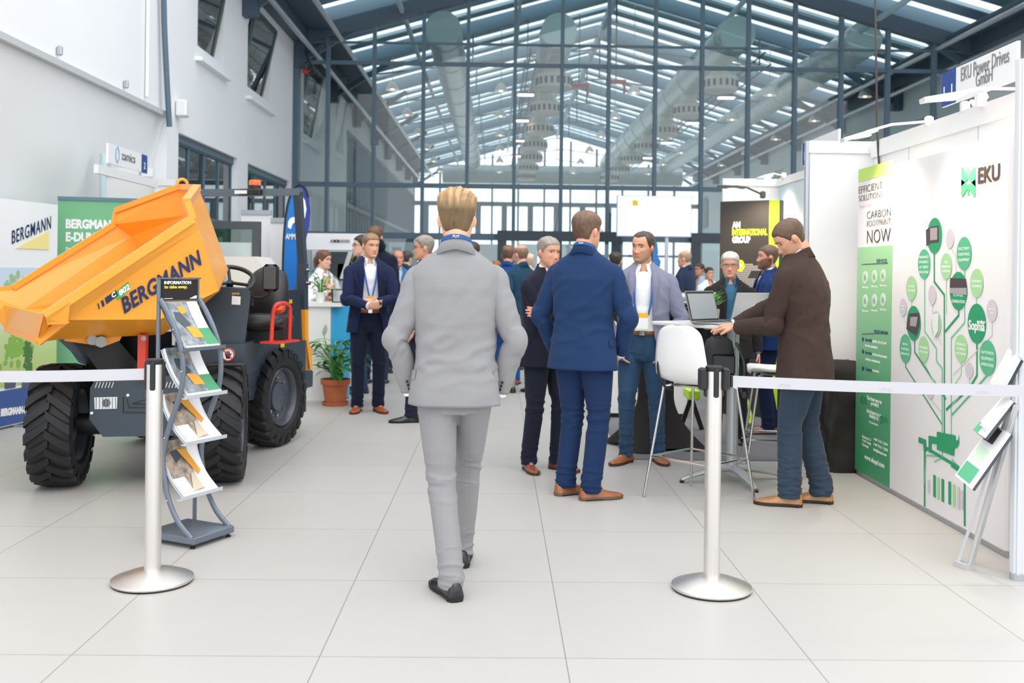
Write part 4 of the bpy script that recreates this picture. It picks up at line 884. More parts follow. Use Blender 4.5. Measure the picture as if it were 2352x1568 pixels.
def vi(P):
    k = tuple(np.round(P, 4))
    if k not in V: V[k] = len(verts); verts.append(P)
    return V[k]
def pan(*P): faces.append([vi(p) for p in P])
near = [(A, Bt, S2, S1), (S1, S2, S3), (S1, S3, S4), (Bt, T1, T2, S2), (S2, T2, S3), (S3, T2, T3), (B2, B3, T1, Bt), (S1, S4, U2, U1), (S4, S3, U3, U2), (S3, T3, U3), (A, S1, U1, Lp)]
for q in near: pan(*q)
for q in near[1:6] + near[7:10]: pan(*[mir(p) for p in q][::-1])
pan(fA, mir(S1), mir(S2), fBt); pan(fBt, mir(S2), mir(T1)); pan(fBt, mir(T1), fB3, fB2); pan(fA, fL0, mir(Lp), mir(U1), mir(S1)) 
pan(B3, fB3, mir(T1), T1); pan(T1, mir(T1), mir(T2), T2); pan(T2, mir(T2), mir(T3), T3); pan(T3, mir(T3), mir(U3), U3)
pan(U1, U2, mir(U2), mir(U1)); pan(U2, U3, mir(U3), mir(U2)); pan(A2, mir(A2), mir(Lp), Lp); pan(U1, mir(U1), mir(Lp), Lp); pan(A2, Lp, A)
sk.add(verts, faces)
o = part('skip_shell', sk, YEL, dm, flat=True); md = o.modifiers.new('thick', 'SOLIDIFY'); md.thickness = .012; md.offset = 0
rim = MB()
def rimbar(a, b, w_=.05, h_=.055, up=(0, 0, 1)): rim.beam(a, b, w_, h_, up)
nN = -aw
rimbar(A, Bt, .055, .05); rimbar(Bt, B2, .04, .05, aw); rimbar(B2, B3, .05, .04); rimbar(B3, fB3, .05, .04); rimbar(fB3, fB2, .05, .04); rimbar(fB2, fBt, .04, .04, aw); rimbar(fBt, fA, .05, .04); rimbar(fA, fL0, .03, .03)
rimbar(S1 + nN * .01, Lp + nN * .01, .02, .05); rimbar(Lp, mir(Lp), .03, .03)
part('skip_rim', rim, YEL, dm, flat=True)
pl = MB(); poly_on(pl, [p + nN * .03 for p in (PV(103, 730, 0), PV(158, 694, 0), PV(153, 743, .03), PV(106, 745, .03))], nN, .008); part('rim_gusset', pl, YEL, dm, flat=True)
hk = MB(); hc = fB3 * .9 + B3 * .1; hk.tube(arc_pts(hc + (0, 0, .02), .035, -20, 200, 12, au, (0, 0, 1)), .011, 8); part('lifting_eye', hk, YEL, dm)
# lettering on the near side panel
pn = unit(np.cross(Bt - A, S4 - A)); pn = pn if np.dot(pn, -aw) > 0 else -pn
Pq = S1 * .3 + S2 * .3 + S4 * .4
def PS(px, py): return onplane(px, py, S4, unit(np.cross(S2 - S1, S4 - S1)))
pn = unit(np.cross(S2 - S1, S4 - S1)); pn = pn if np.dot(pn, -aw) > 0 else -pn
NAVY = ink('bergmann_navy', '1B2B5B')
def stext(body, a, b, upv, m, nm, bold=.05):
    P, Q, U = PS(*a), PS(*b), PS(*upv); g = MB(); Vt, Fc = text_mesh(body, bold, 0, 1.05); W0 = Vt[:, 0].max()
    g.add(P + pn * .0072 + np.outer(Vt[:, 0] / W0, Q - P) + np.outer(Vt[:, 1] / .72, U - P) + np.outer(Vt[:, 2] / .008 * .0006, pn), Fc); part(nm, g, m, dm, flat=True)
stext('BERGMANN', (285, 719), (462, 606), (277, 684), NAVY, 'side_lettering', .03)
def spoly(nm, m, *pts): g = MB(); poly_on(g, [PS(*p) + pn * .007 for p in pts], pn, .0006); part(nm, g, m, dm, flat=True)
spoly('badge_green', ink('badge_green', '3FAE5A'), (264, 671), (294, 646), (298, 663), (269, 690)); spoly('badge_navy', NAVY, (240, 684), (266, 666), (271, 678), (244, 698))
spoly('badge_bar', NAVY, (231, 691), (236, 688), (240, 701), (235, 705)); spoly('badge_bar', NAVY, (223, 697), (225.5, 695.5), (229, 708), (226.5, 710))
g = MB()
for body, a, b, u in (('802', (274, 679), (298, 662), (271, 667)), ('C', (257, 684), (266, 678), (254, 674))):
    P, Q, U = PS(*a), PS(*b), PS(*u); Vt, Fc = text_mesh(body, .04); W0 = Vt[:, 0].max(); g.add(P + pn * .0088 + np.outer(Vt[:, 0] / W0, Q - P) + np.outer(Vt[:, 1] / .72, U - P) + np.outer(Vt[:, 2] / .008 * .001, pn), Fc)
part('badge_text', g, INKW, dm, flat=True)
# lugs, pivot, linkage under the skip
g = MB(); poly_on(g, [PV(x, y, .42) for x, y in ((150, 775), (280, 772), (275, 782), (232, 798), (215, 792), (150, 783))], aw, .03); part('pivot_lug', g, YEL, dm, flat=True)
g = MB(); g.tube([PV(212, 781, .40), PV(212, 781, .36)], .03, 16).tube([PV(232, 785, .41), PV(232, 785, .34)], .034, 20).beam(PV(212, 780, .385), PV(232, 785, .385), .03, .05); part('pivot_pin', g, mat('pin_steel', '9A9A98', .45, .6), dm)
g = MB(); poly_on(g, [PV(x, y, .5) for x, y in ((165, 785), (272, 782), (330, 850), (225, 850), (205, 822))], aw, .6); part('tipping_link', g, BLACKP, dm, flat=True)
g = MB(); g.beam(PV(330, 765, .75), PV(285, 815, .75), .08, .08); part('tipping_ram', g, BLACKP, dm, flat=True)
part('skip_turret', MB().beam(PV(300, 766, .9), PV(300, 850, .9) , .5, .4), BLACKP, dm, flat=True)

# ---- wheels
wl_, wr_, wb_ = flr(140, 1113), flr(513, 1103), flr(625, 1022)
ef = unit(wr_ - wl_); ff = np.array((ef[1], -ef[0], 0)); er = unit((.966, -.259, 0)); fr = np.array((er[1], -er[0], 0))
def wheel(c, ax, R=.395, w=.27):
    """agricultural tyre with chevron lugs, its axle along ax; c is the hub centre"""
    ax = unit(ax); t = MB(); h = w / 2
    t.lathe([(R * .60, -h * .75), (R * .66, -h * .95), (R * .80, -h), (R * .90, -h * .93), (R * .935, -h * .7), (R * .94, 0), (R * .935, h * .7), (R * .90, h * .93), (R * .80, h), (R * .66, h * .95), (R * .60, h * .75), (R * .58, 0)], (0, 0, 0), 56, axis=(0, 0, 1))
    n = 21
    for s in (-1, 1):
        for k in range(n):
            a0 = 2 * PI * (k + (.5 if s > 0 else 0)) / n; da = .26
            pts = []
            for (x, da_, wd) in ((-.01, 0, .085), (h * .5, da * .55, .095), (h * .98, da, .11)):
                a = a0 + da_
                for (dd, rr) in ((-wd, R * .90), (wd, R * .90), (wd * .72, R * (1.0 if x < h * .9 else .965)), (-wd * .72, R * (1.0 if x < h * .9 else .965))):
                    pts.append((rr * math.cos(a + dd), rr * math.sin(a + dd), s * x))
            for (dd, rr) in ((-.1, R * .80), (.1, R * .80), (.08, R * .86), (-.08, R * .86)): a = a0 + da + .02; pts.append((rr * math.cos(a + dd), rr * math.sin(a + dd), s * h * 1.03))
            Fc = []
            for i in range(3):
                for q in range(4): Fc.append((i * 4 + q, i * 4 + (q + 1) % 4, i * 4 + 4 + (q + 1) % 4, i * 4 + 4 + q))
            Fc += [(3, 2, 1, 0), (12, 13, 14, 15)]; t.add(pts, Fc)
    B = np.stack([unit(np.cross((0, 0, 1), ax)), (0, 0, 1), ax])
    def place(mb): mb.v = [q @ B + c for q in mb.v]; return mb
    ty = part('tyre', place(t), RUBBER, dm, ang=30)
    r = MB(); r.lathe([(R * .60, h * .80), (R * .58, h * .86), (R * .54, h * .7), (R * .52, h * .45), (R * .47, h * .40), (R * .30, h * .30), (R * .28, h * .55), (R * .14, h * .62), (.0, h * .62)], m=40)
    r.lathe([(R * .60, -h * .80), (R * .58, -h * .86), (R * .54, -h * .7), (R * .47, -h * .40), (.0, -h * .3)], m=40)
    rm = part('rim', place(r), mat('rim_paint', '454B55', .35, coat=.2), dm)
    for k in range(8):
        a = k * PI / 4; b = MB().tube([(R * .38 * math.cos(a), R * .38 * math.sin(a), h * .3), (R * .38 * math.cos(a), R * .38 * math.sin(a), h * .48)], .013, 6)
        place(b).build('wheel_bolt', CHROME, rm, world=True)
zc = np.array((0, 0, .393))
wheel(wl_ + zc, ef); wheel(wr_ + zc, ef); wheel(wb_ + zc - er * .02, er); wheel(wb_ + zc - er * 1.05, er)
part('front_axle', MB().tube([wl_ + zc + ef * .1, wr_ + zc - ef * .1], .07, 12), BLACKP, dm); part('rear_axle', MB().tube([wb_ + zc - er * .15, wb_ + zc - er * .95], .07, 12), BLACKP, dm)
# ---- front bumper
mid = (wl_ + wr_) / 2; Pf = mid + ff * .20
def FP(px, py, d=0.0): return onplane(px, py, Pf + ff * d, ff)
g = MB(); bp = [FP(x, y) for x, y in ((218, 873), (455, 873), (466, 890), (468, 950), (440, 1000), (236, 1003), (205, 962), (207, 890))]
g.prism(bp, -ff * .22); part('front_bumper', g, ANT, dm, flat=True)
g = MB(); g.prism([FP(x, y) for x, y in ((218, 873), (455, 873), (440, 862), (236, 862))], -ff * .3); part('bumper_top', g, ANT, dm, flat=True)
LENS = mat('headlight_lens', 'E9ECEC', .15, .3); 
for x0 in (217, 378):
    g = MB(); g.prism([FP(x, y, .001) for x, y in ((x0, 912), (x0 + 53, 911), (x0 + 52, 938), (x0 + 1, 939))], ff * .008); hl = part('headlight', g, LENS, dm, flat=True)
    for q in range(7):
        b = MB(); b.beam(FP(x0 + 4 + q * 7.4, 913, .012), FP(x0 + 4 + q * 7.4, 938, .012), .004, .004); b.build('lens_bar', mat('lens_grey', '8C9294', .4), hl, world=True)
    b = MB(); cH = FP(x0 + 27, 925, .009); b.tube([cH, cH + ff * .004], .026, 20); b.build('lens_centre', mat('lens_dark', '5A5F60', .2, .4), hl, world=True)
    for q in range(6):
        b = MB(); b.beam(FP(x0 + 2 + q * 7.5, 890, .002), FP(x0 + 7 + q * 7.5, 877, .002), .013, .006); part('louvre', b, mat('louvre_white', 'C9CDCC', .5), dm, flat=True)
g = MB(); 
for pts in (((283, 912), (283, 947), (292, 947), (345, 947)), ((291, 916), (297, 936), (345, 936)), ((304, 927), (345, 914)), ((304, 927), (345, 929))): 
    for a, b in zip(pts, pts[1:]): g.beam(FP(*a, .002), FP(*b, .002), .006, .006)
part('pressed_logo', g, BLACKP, dm, flat=True)
for x, y in ((294, 907), (211, 948)): c = FP(x, y); part('bolt_cap', MB().tube([c, c + ff * .008], .009, 10), INKW, dm)
part('turntable', MB().tube([np.array((mid[0], mid[1] + .05, FP(300, 862)[2])), np.array((mid[0], mid[1] + .05, FP(300, 853)[2]))], .26, 36), BLACKP, dm)
# red prop
def BP(px, py, Y): return at(px, py, Y)
part('safety_prop', MB().beam(BP(329, 768, 6.35), BP(327, 872, 6.35), .05, .05), DRED, dm, flat=True)
part('prop_bolt', MB().tube([BP(330, 777, 6.31), BP(330, 777, 6.28)], .016, 12), mat('pin_steel', '9A9A98', .45, .6), dm)
# ---- frame, console, skirts
mr = (wb_ - er * .52); fc = MB(); fc.beam(mid + (0, 0, .52) + ff * .0, mid + (0, 0, .52) - ff * .75, .5, .28); part('front_frame', fc, ANT, dm, flat=True)
fc = MB(); fc.beam(mr + (0, 0, .52) + fr * .65, mr + (0, 0, .52) - fr * .45, .55, .3); part('rear_frame', fc, ANT, dm, flat=True)
part('centre_joint', MB().tube([mid - ff * .8 + (0, 0, .3), mid - ff * .8 + (0, 0, .8)], .13, 16), BLACKP, dm)
g = MB(); g.prism([BP(x, y, 6.95) for x, y in ((440, 792), (446, 730), (472, 699), (506, 659), (569, 663), (576, 676), (562, 790))], (-.10, .42, 0)); part('console', g, ANT, dm, flat=True)
g = MB(); q0 = [BP(x, y, 6.94) for x, y in ((531, 697), (552, 697), (550, 672), (531, 675))]; g = MB(); text(g, 'SCAN ME', BP(533, 676, 6.945), (1, 0, 0), (0, 0, 1), width=.05, height=.012, bold=.03); part('console_note', g, INKY, dm, flat=True)
g = MB(); g.prism([BP(x, y, 6.945) for x, y in ((532, 699), (552, 700), (553, 681), (533, 679))], (0, -.002, 0)); part('console_sticker', g, ink('sticker_white', 'E8E8E6'), dm, flat=True)
g = MB(); g.prism([BP(x, y, 6.85) for x, y in ((440, 790), (563, 790), (557, 868), (480, 868), (440, 840))], (-.05, .6, 0)); part('side_skirt', g, ANT, dm, flat=True)
c = BP(524, 814, 6.845); g = MB(); g.tube([c, c + (0, -.003, 0)], .046, 32); part('warning_sticker', g, INKW, dm)
g = MB(); P = arc_pts(c + (0, -.004, 0), .042, 0, 360, 33); ribbon_on(g, P, .008, (0, -1, 0), .002); ribbon_on(g, [c + (-.03, -.004, .03), c + (.03, -.004, -.03)], .007, (0, -1, 0), .002); part('sticker_ring', g, DRED, dm, flat=True)
g = MB(); poly_on(g, [c + (x, -.0035, z) for x, z in ((-.012, -.028), (.012, -.028), (.02, -.005), (.026, .008), (.02, .01), (.013, .0), (.012, .024), (.007, .024), (.005, .004), (.002, .028), (-.003, .028), (-.003, .004), (-.008, .024), (-.013, .022), (-.010, .0), (-.018, .012), (-.022, .01), (-.016, -.012))], (0, -1, 0), .001); part('sticker_hand', g, INKK, dm, flat=True)
g = MB(); g.tube(smooth_path([BP(472, 868, 6.5), BP(474, 842, 6.5), BP(490, 838, 6.5), BP(552, 838, 6.5), BP(558, 848, 6.5), BP(559, 900, 6.55), BP(556, 960, 6.6)], 5), .012, 8); part('wheel_guard', g, BLACKP, dm)
Pr = wb_ + er * .15
def RP(px, py, d=0.0): return onplane(px, py, Pr + er * d, er)
g = MB(); arch = [RP(x, y, -.1) for x, y in ((564, 790), (704, 781), (712, 848), (719, 852), (718, 887), (693, 895), (682, 852), (655, 818), (622, 818), (604, 850), (590, 915), (562, 922))]
fe_ = MB(); fe_.prism(arch, -er * .12); part('rear_fender', fe_, ANT, dm, flat=True)
g = MB(); g.prism([RP(x, y, -.25) for x, y in ((564, 790), (704, 781), (706, 850), (600, 850), (564, 880))], -er * .62); part('rear_body', g, ANT, dm, flat=True)
g = MB(); g.prism([RP(x, y, -.12) for x, y in ((650, 668), (690, 664), (694, 780), (652, 782))], -er * .75); part('engine_cover', g, mat('engine_cover_black', '24303A', .45), dm, flat=True)
g = MB(); text(g, '0.8', RP(664, 696, -.11), fr * -1, (0, 0, 1), height=.03, bold=.05); part('cover_number', g, INKY, dm, flat=True)
g = MB(); g.prism([RP(x, y, -.1) for x, y in ((701, 711), (708, 711), (709, 790), (716, 800), (717, 850), (702, 850))], -er * .8); part('rear_counterweight', g, YEL, dm, flat=True)
g = MB(); g.prism([RP(x, y, -.095) for x, y in ((644, 787), (653, 786), (653, 797), (644, 798))], er * .002); part('reflector', g, INKY, dm, flat=True)
# ---- roll bar, light, beacon
zp = RP(695, 779, -.15); zh = RP(695, 605, -.15); zt_ = RP(684, 441, -.15); zL = zt_ - er * .98 + (0, 0, -.0)
g = MB(); g.beam(zp, zh, .07, .075, fr); g.beam(zh, zt_, .06, .065, fr); part('roll_bar_post', g, ANT, dm, flat=True)
g = MB(); g.beam(zp - er * .98, zh - er * .98, .07, .075, fr); g.beam(zh - er * .98, zL, .06, .065, fr); part('roll_bar_post', g, ANT, dm, flat=True)
g = MB(); g.beam(zt_ + er * .03, zL - er * .03, .065, .06); part('roll_bar_top', g, mat('bar_grey', '5A646E', .4), dm, flat=True)
for z in (620, 650): c = RP(705, z, -.1); part('hinge_bolt', MB().tube([c, c + er * .03], .018, 10), CHROME, dm)
def onbar(px, dz=0): tt = (px - 684) / (proj_x(zL) - 684); return zt_ + (zL - zt_) * tt + np.array((0, 0, dz))
def proj_x(P): v = np.array(P) - np.array((0, 0, CAM_H)); return CX + F_PX * np.dot(v, _R) / np.dot(v, _F)
c = onbar(587, .03); part('beacon_base', MB().tube([c, c + (0, 0, .03)], .05, 20), BLACKP, dm)
part('beacon_lens', MB().lathe([(.048, 0), (.05, .01), (.05, .035), (.042, .045), (0, .047)], c + (0, 0, .03), 24), mat('amber_lens', 'F0602A', .2, emit=.25), dm)
c = onbar(585, 0) + fr * .06; part('work_light', MB().box(c, (.2, .05, .05), rz=math.atan2(er[1], er[0]), bev=.008), BLACKP, dm)
c = onbar(567, -.003) + fr * .09; part('work_light_lens', MB().box(c, (.115, .006, .03), rz=math.atan2(er[1], er[0])), mat('lens_bright', 'E4E6EA', .2), dm)
# ---- seat, wheel, mirror, grab rail
def slab(pts, r, m=16, sq=2.6): return MB().tube(pts, r, m, sq=sq, up=er)
sc_ = BP(614, 700, 7.55); g = MB()
for q in (0,):
    P = [BP(606, 727, 7.55), BP(608, 700, 7.58), BP(612, 670, 7.62), BP(617, 645, 7.66), BP(621, 626, 7.70), BP(622, 621, 7.7)]
    g.tube(smooth_path(P, 4), lerp_path(P, [(.13, .05), (.165, .07), (.17, .08), (.155, .075), (.12, .06), (.05, .03)], 4), 24, sq=2.8, up=er)
part('seat_backrest', g, VIN, dm, ang=70)
g = MB(); P = [BP(628, 735, 7.72), BP(620, 737, 7.6), BP(606, 739, 7.4), BP(596, 741, 7.22), BP(593, 743, 7.16)]
g.tube(smooth_path(P, 4), lerp_path(P, [(.17, .05), (.19, .06), (.19, .065), (.18, .06), (.15, .03)], 4), 24, sq=3, up=er); part('seat_cushion', g, VIN, dm, ang=70)
g = MB(); g.prism([BP(x, y, 7.25) for x, y in ((570, 755), (652, 752), (656, 788), (566, 788))], (-.05, .5, 0)); part('seat_base', g, BLACKP, dm, flat=True)
part('armrest_lever', MB().beam(BP(640, 716, 7.4), BP(650, 706, 7.5), .04, .03), mat('orange_lever', 'E4532B', .4), dm)
wc = BP(529, 641, 7.2); tn = unit((.2, -.5, .84)); x1_ = unit(np.cross((0, 0, 1), tn)); y1_ = np.cross(tn, x1_); g = MB(); g.tube(arc_pts(wc, .165, 0, 360, 41, x1_, y1_), .016, 10, cap=False)
for a in (90, 210, 330): g.tube([wc - tn * .03, wc + (math.cos(math.radians(a)) * x1_ + math.sin(math.radians(a)) * y1_) * .16], .012, 8)
g.tube([wc - tn * .02, wc - tn * .28], .025, 10); part('steering_wheel', g, BLACKP, dm)
c = BP(622, 638, 6.95); part('mirror_head', MB().box(c, (.112, .05, .19), rz=.15, bev=.022), BLACKP, dm); part('mirror_glass', MB().box(c + (-.002, -.026, 0), (.085, .006, .155), rz=.15, bev=.002), mat('mirror_dark', '3A3634', .25), dm)
part('mirror_arm', MB().tube(smooth_path([BP(620, 668, 6.97), BP(617, 677, 6.98), BP(600, 683, 7.0), BP(574, 682, 7.02)], 5), .009, 8), BLACKP, dm)
part('mirror_mount', MB().beam(BP(576, 672, 7.0), BP(577, 702, 7.0), .035, .03), BLACKP, dm, flat=True)
part('grab_rail', MB().tube(smooth_path([BP(623, 785, 7.08), BP(626, 730, 7.08), BP(631, 705, 7.08), BP(642, 697, 7.12), BP(655, 697, 7.25), BP(664, 703, 7.34), BP(666, 720, 7.36), BP(664, 779, 7.36)], 6), .0155, 12), DRED, dm)
part('step_plate', MB().beam(BP(618, 787, 7.05), BP(668, 781, 7.4), .14, .015), DRED, dm, flat=True)
part('mud_flap', MB().prism([RP(x, y, -.1) for x, y in ((672, 895), (703, 890), (703, 945), (672, 948))], -er * .02), BLACKP, dm, flat=True)
# ---------------------------------------------------------------- stanchions with belts
def stanchion(name_label, c, belt_to, side, belt_label):
    """brushed steel crowd barrier post; belt runs from the cassette to belt_to"""
    t = thing('barrier_post', name_label, 'barrier post', c)
    part('base_dome', MB().lathe([(.0, .008), (.176, .008), (.179, .014), (.178, .02), (.12, .042), (.07, .056), (.042, .062), (.0, .062)], c, 64), BRUSH, t, ang=25)
    part('base_ring', MB().lathe([(.0, 0), (.174, 0), (.176, .009), (.0, .009)], c, 48), BLACKP, t)
    part('post', MB().lathe([(.0, .05), (.0365, .05), (.0365, .985), (.0, .985)], c, 40), BRUSH, t)
    part('cap', MB().lathe([(.0, .98), (.037, .98), (.0385, .985), (.0385, 1.0), (.034, 1.004), (.0, 1.004)], c, 40), BLACKP, t, ang=30)
    for a in (0, 90, 180, 270):
        r = math.radians(a + 4); d = np.array((math.cos(r), math.sin(r), 0)); long = .115 if a in (0, 180) and side else .135
        part('belt_slot', MB().box(np.array(c) + d * .037 + (0, 0, .93), (.016, .024, .13), rz=r, bev=.005), BLACKP, t)
    sx_ = side
    if name_label.startswith('right'):
        for s in (-1, 1): part('cassette', MB().box(np.array(c) + (s * .052, 0, .945), (.035, .05, .1), bev=.008), BLACKP, t)
    a = np.array(c) + (sx_ * .075 if name_label.startswith('right') else sx_ * .03, 0, .935); b = np.array(belt_to); n = 24; V = []; Fc = []
    for i in range(n + 1):
        q = i / n; P = a + (b - a) * q + (0, 0, -.012 * math.sin(PI * q)); h = .0255
        V += [P + (0, -.001, -h), P + (0, -.001, h), P + (0, .001, h), P + (0, .001, -h)]
    for i in range(n):
        for k in range(4): Fc.append((i * 4 + k, i * 4 + (k + 1) % 4, i * 4 + 4 + (k + 1) % 4, i * 4 + 4 + k))
    bt = thing('barrier_belt', belt_label, 'barrier belt', a); part('belt_web', MB().add(V, Fc), mat('belt_grey', 'C3C2C8', .6, bump=(500, .2)), bt)
    d = unit(b - a) * (1 if (b - a)[0] > 0 else -1)
    ink_ = ink('belt_print', 'D6D5DA')
    for q in ((.1, .32, .53, .74, .95) if side < 0 else (.12, .34, .55)):
        P = a + (b - a) * q + (0, -.002, -.012 * math.sin(PI * q)); g = MB(); text(g, 'ESTREL', P + (-.03, 0, -.012), d, (0, 0, 1), height=.013, thick=.0006); part('belt_print', g, ink_, bt, flat=True)
    part('belt_end', MB().box(a + (sx_ * .004, 0, 0), (.012, .012, .056), bev=.003), BLACKP, bt)
    return t
cL, cR = flr(350, 1336), flr(1634, 1353)
stanchion('left brushed steel barrier post in front of the brochure rack', cL, (-2.85, 4.42, .93), -1, 'pale grey barrier belt running left in front of the dumper tyre')
stanchion('right brushed steel barrier post in front of the white bar stool', cR, (3.1, 4.38, .915), 1, 'pale grey barrier belt running right in front of the tree display')

# ---------------------------------------------------------------- brochure rack
SLATE = mat('rack_slate', '6E7883', .4, .3)
q0, q1 = flr(443, 1247, .035), flr(537, 1216, .035); eR = unit(q1 - q0); nR_ = np.array((eR[1], -eR[0], 0)); WR = np.linalg.norm(q1 - q0)
rk = thing('brochure_rack', 'slate metal brochure rack with four curved shelves and an INFORMATION sign', 'rack', tuple((q0 + q1) / 2 * (1, 1, 0) - nR_ * .15))
def RK(e, s, z): return q0 * (1, 1, 0) + eR * e + nR_ * s + np.array((0, 0, z))
b = MB(); c = RK(WR / 2, -.16, .04); b.box(c, (WR, .33, .035), rz=math.atan2(eR[1], eR[0]), bev=.004); part('base_tray', b, SLATE, rk)
for e in (.02, WR - .02):
    for s in (-.02, -.3): part('levelling_foot', MB().tube([RK(e, s, 0), RK(e, s, .008), RK(e, s, .0081), RK(e, s, .025)], [.014, .014, .005, .005], 12), BLACKP, rk)
prof = [(-.25, 1.251), (-.19, 1.172), (-.138, 1.083), (-.103, .993), (-.09, .89), (-.105, .785), (-.155, .66), (-.2, .545), (-.22, .43), (-.205, .327), (-.176, .228), (-.112, .126), (-.02, .05)]
for e in (.012, WR - .012):
    part('side_rail', MB().tube(smooth_path([RK(e, s, z) for s, z in prof], 5), (.011, .015), 12, up=eR), SLATE, rk)
    part('back_post', MB().tube([RK(e, -.262, .05), RK(e, -.262, 1.36)], .011, 12), SLATE, rk)
    for s, z in ((-.15, 1.1), (-.09, .89), (-.2, .545), (-.176, .228)): part('rivet', MB().sphere(RK(e + (.012 if e > .1 else -.012), s, z), .005, 8, 6), CHROME, rk)
part('cross_bar', MB().tube([RK(.012, -.262, .32), RK(WR - .012, -.262, .32)], .009, 8), SLATE, rk)
part('sign_panel', MB().prism([RK(.02, -.25, 1.245), RK(WR - .02, -.25, 1.245), RK(WR - .02, -.25, 1.355), RK(.02, -.25, 1.355)], -nR_ * .006), mat('sign_black', '25211F', .4), rk, flat=True)
part('sign_frame', MB().beam(RK(0, -.252, 1.36), RK(WR, -.252, 1.36), .012, .008).beam(RK(0, -.252, 1.242), RK(WR, -.252, 1.242), .012, .008), SLATE, rk, flat=True)
def rtext(body, e, z, w_, h, m, bold): g = MB(); text(g, body, RK(e, -.249, z), eR, (0, 0, 1), width=w_, height=h, bold=bold, thick=.001); part('sign_text', g, m, rk, flat=True)
rtext('INFORMATION', .035, 1.33, .19, .016, INKW, .035); rtext('to take away.', .035, 1.308, .165, .016, ink('sign_yellow', 'F0DC4E'), .035)
g = MB(); poly_on(g, [RK(e, -.249, z) for e, z in ((WR - .085, 1.252), (WR - .03, 1.252), (WR - .03, 1.268), (WR - .04, 1.268))], nR_, .001); g.beam(RK(.035, -.2485, 1.255), RK(.095, -.2485, 1.255), .001, .003); part('sign_mark', g, INKW, rk, flat=True)
TRAY = mat('tray_acrylic', 'C4C9D0', .2, .1)
CW = ink('cover_white', 'EEF0F0')
def leaf_surface(e0, e1, pts, off):
    """curved sheet: profile pts (s, z) between e0 and e1, offset along its normal"""
    P = smooth_path([(s, z, 0) for s, z in pts], 6)[:, :2]; T = np.gradient(P, axis=0); T /= np.linalg.norm(T, axis=1)[:, None]; N = np.stack([-T[:, 1], T[:, 0]], 1); N *= np.sign(N[:, :1] + 1e-9)
    return P + N * off
def sheet(mb, e0, e1, pts, off, th, q0_=0, q1_=1, mi=0):
    P = leaf_surface(e0, e1, pts, off); Pb = leaf_surface(e0, e1, pts, off - th); n = len(P); a, b = int(q0_ * (n - 1)), int(q1_ * (n - 1)) + 1; P, Pb = P[a:b], Pb[a:b]
    rings = [[RK(e0, *p), RK(e1, *p), RK(e1, *pb), RK(e0, *pb)] for p, pb in zip(P, Pb)]
    return mb.loft(rings, mi=mi)
shelves = [((-.245, 1.235), (-.205, 1.165), (-.148, 1.085), (-.075, 1.005)), ((-.235, 1.000), (-.20, .925), (-.14, .84), (-.06, .765)), ((-.235, .765), (-.21, .69), (-.15, .605), (-.06, .53)), ((-.245, .515), (-.225, .425), (-.17, .33), (-.085, .25))]
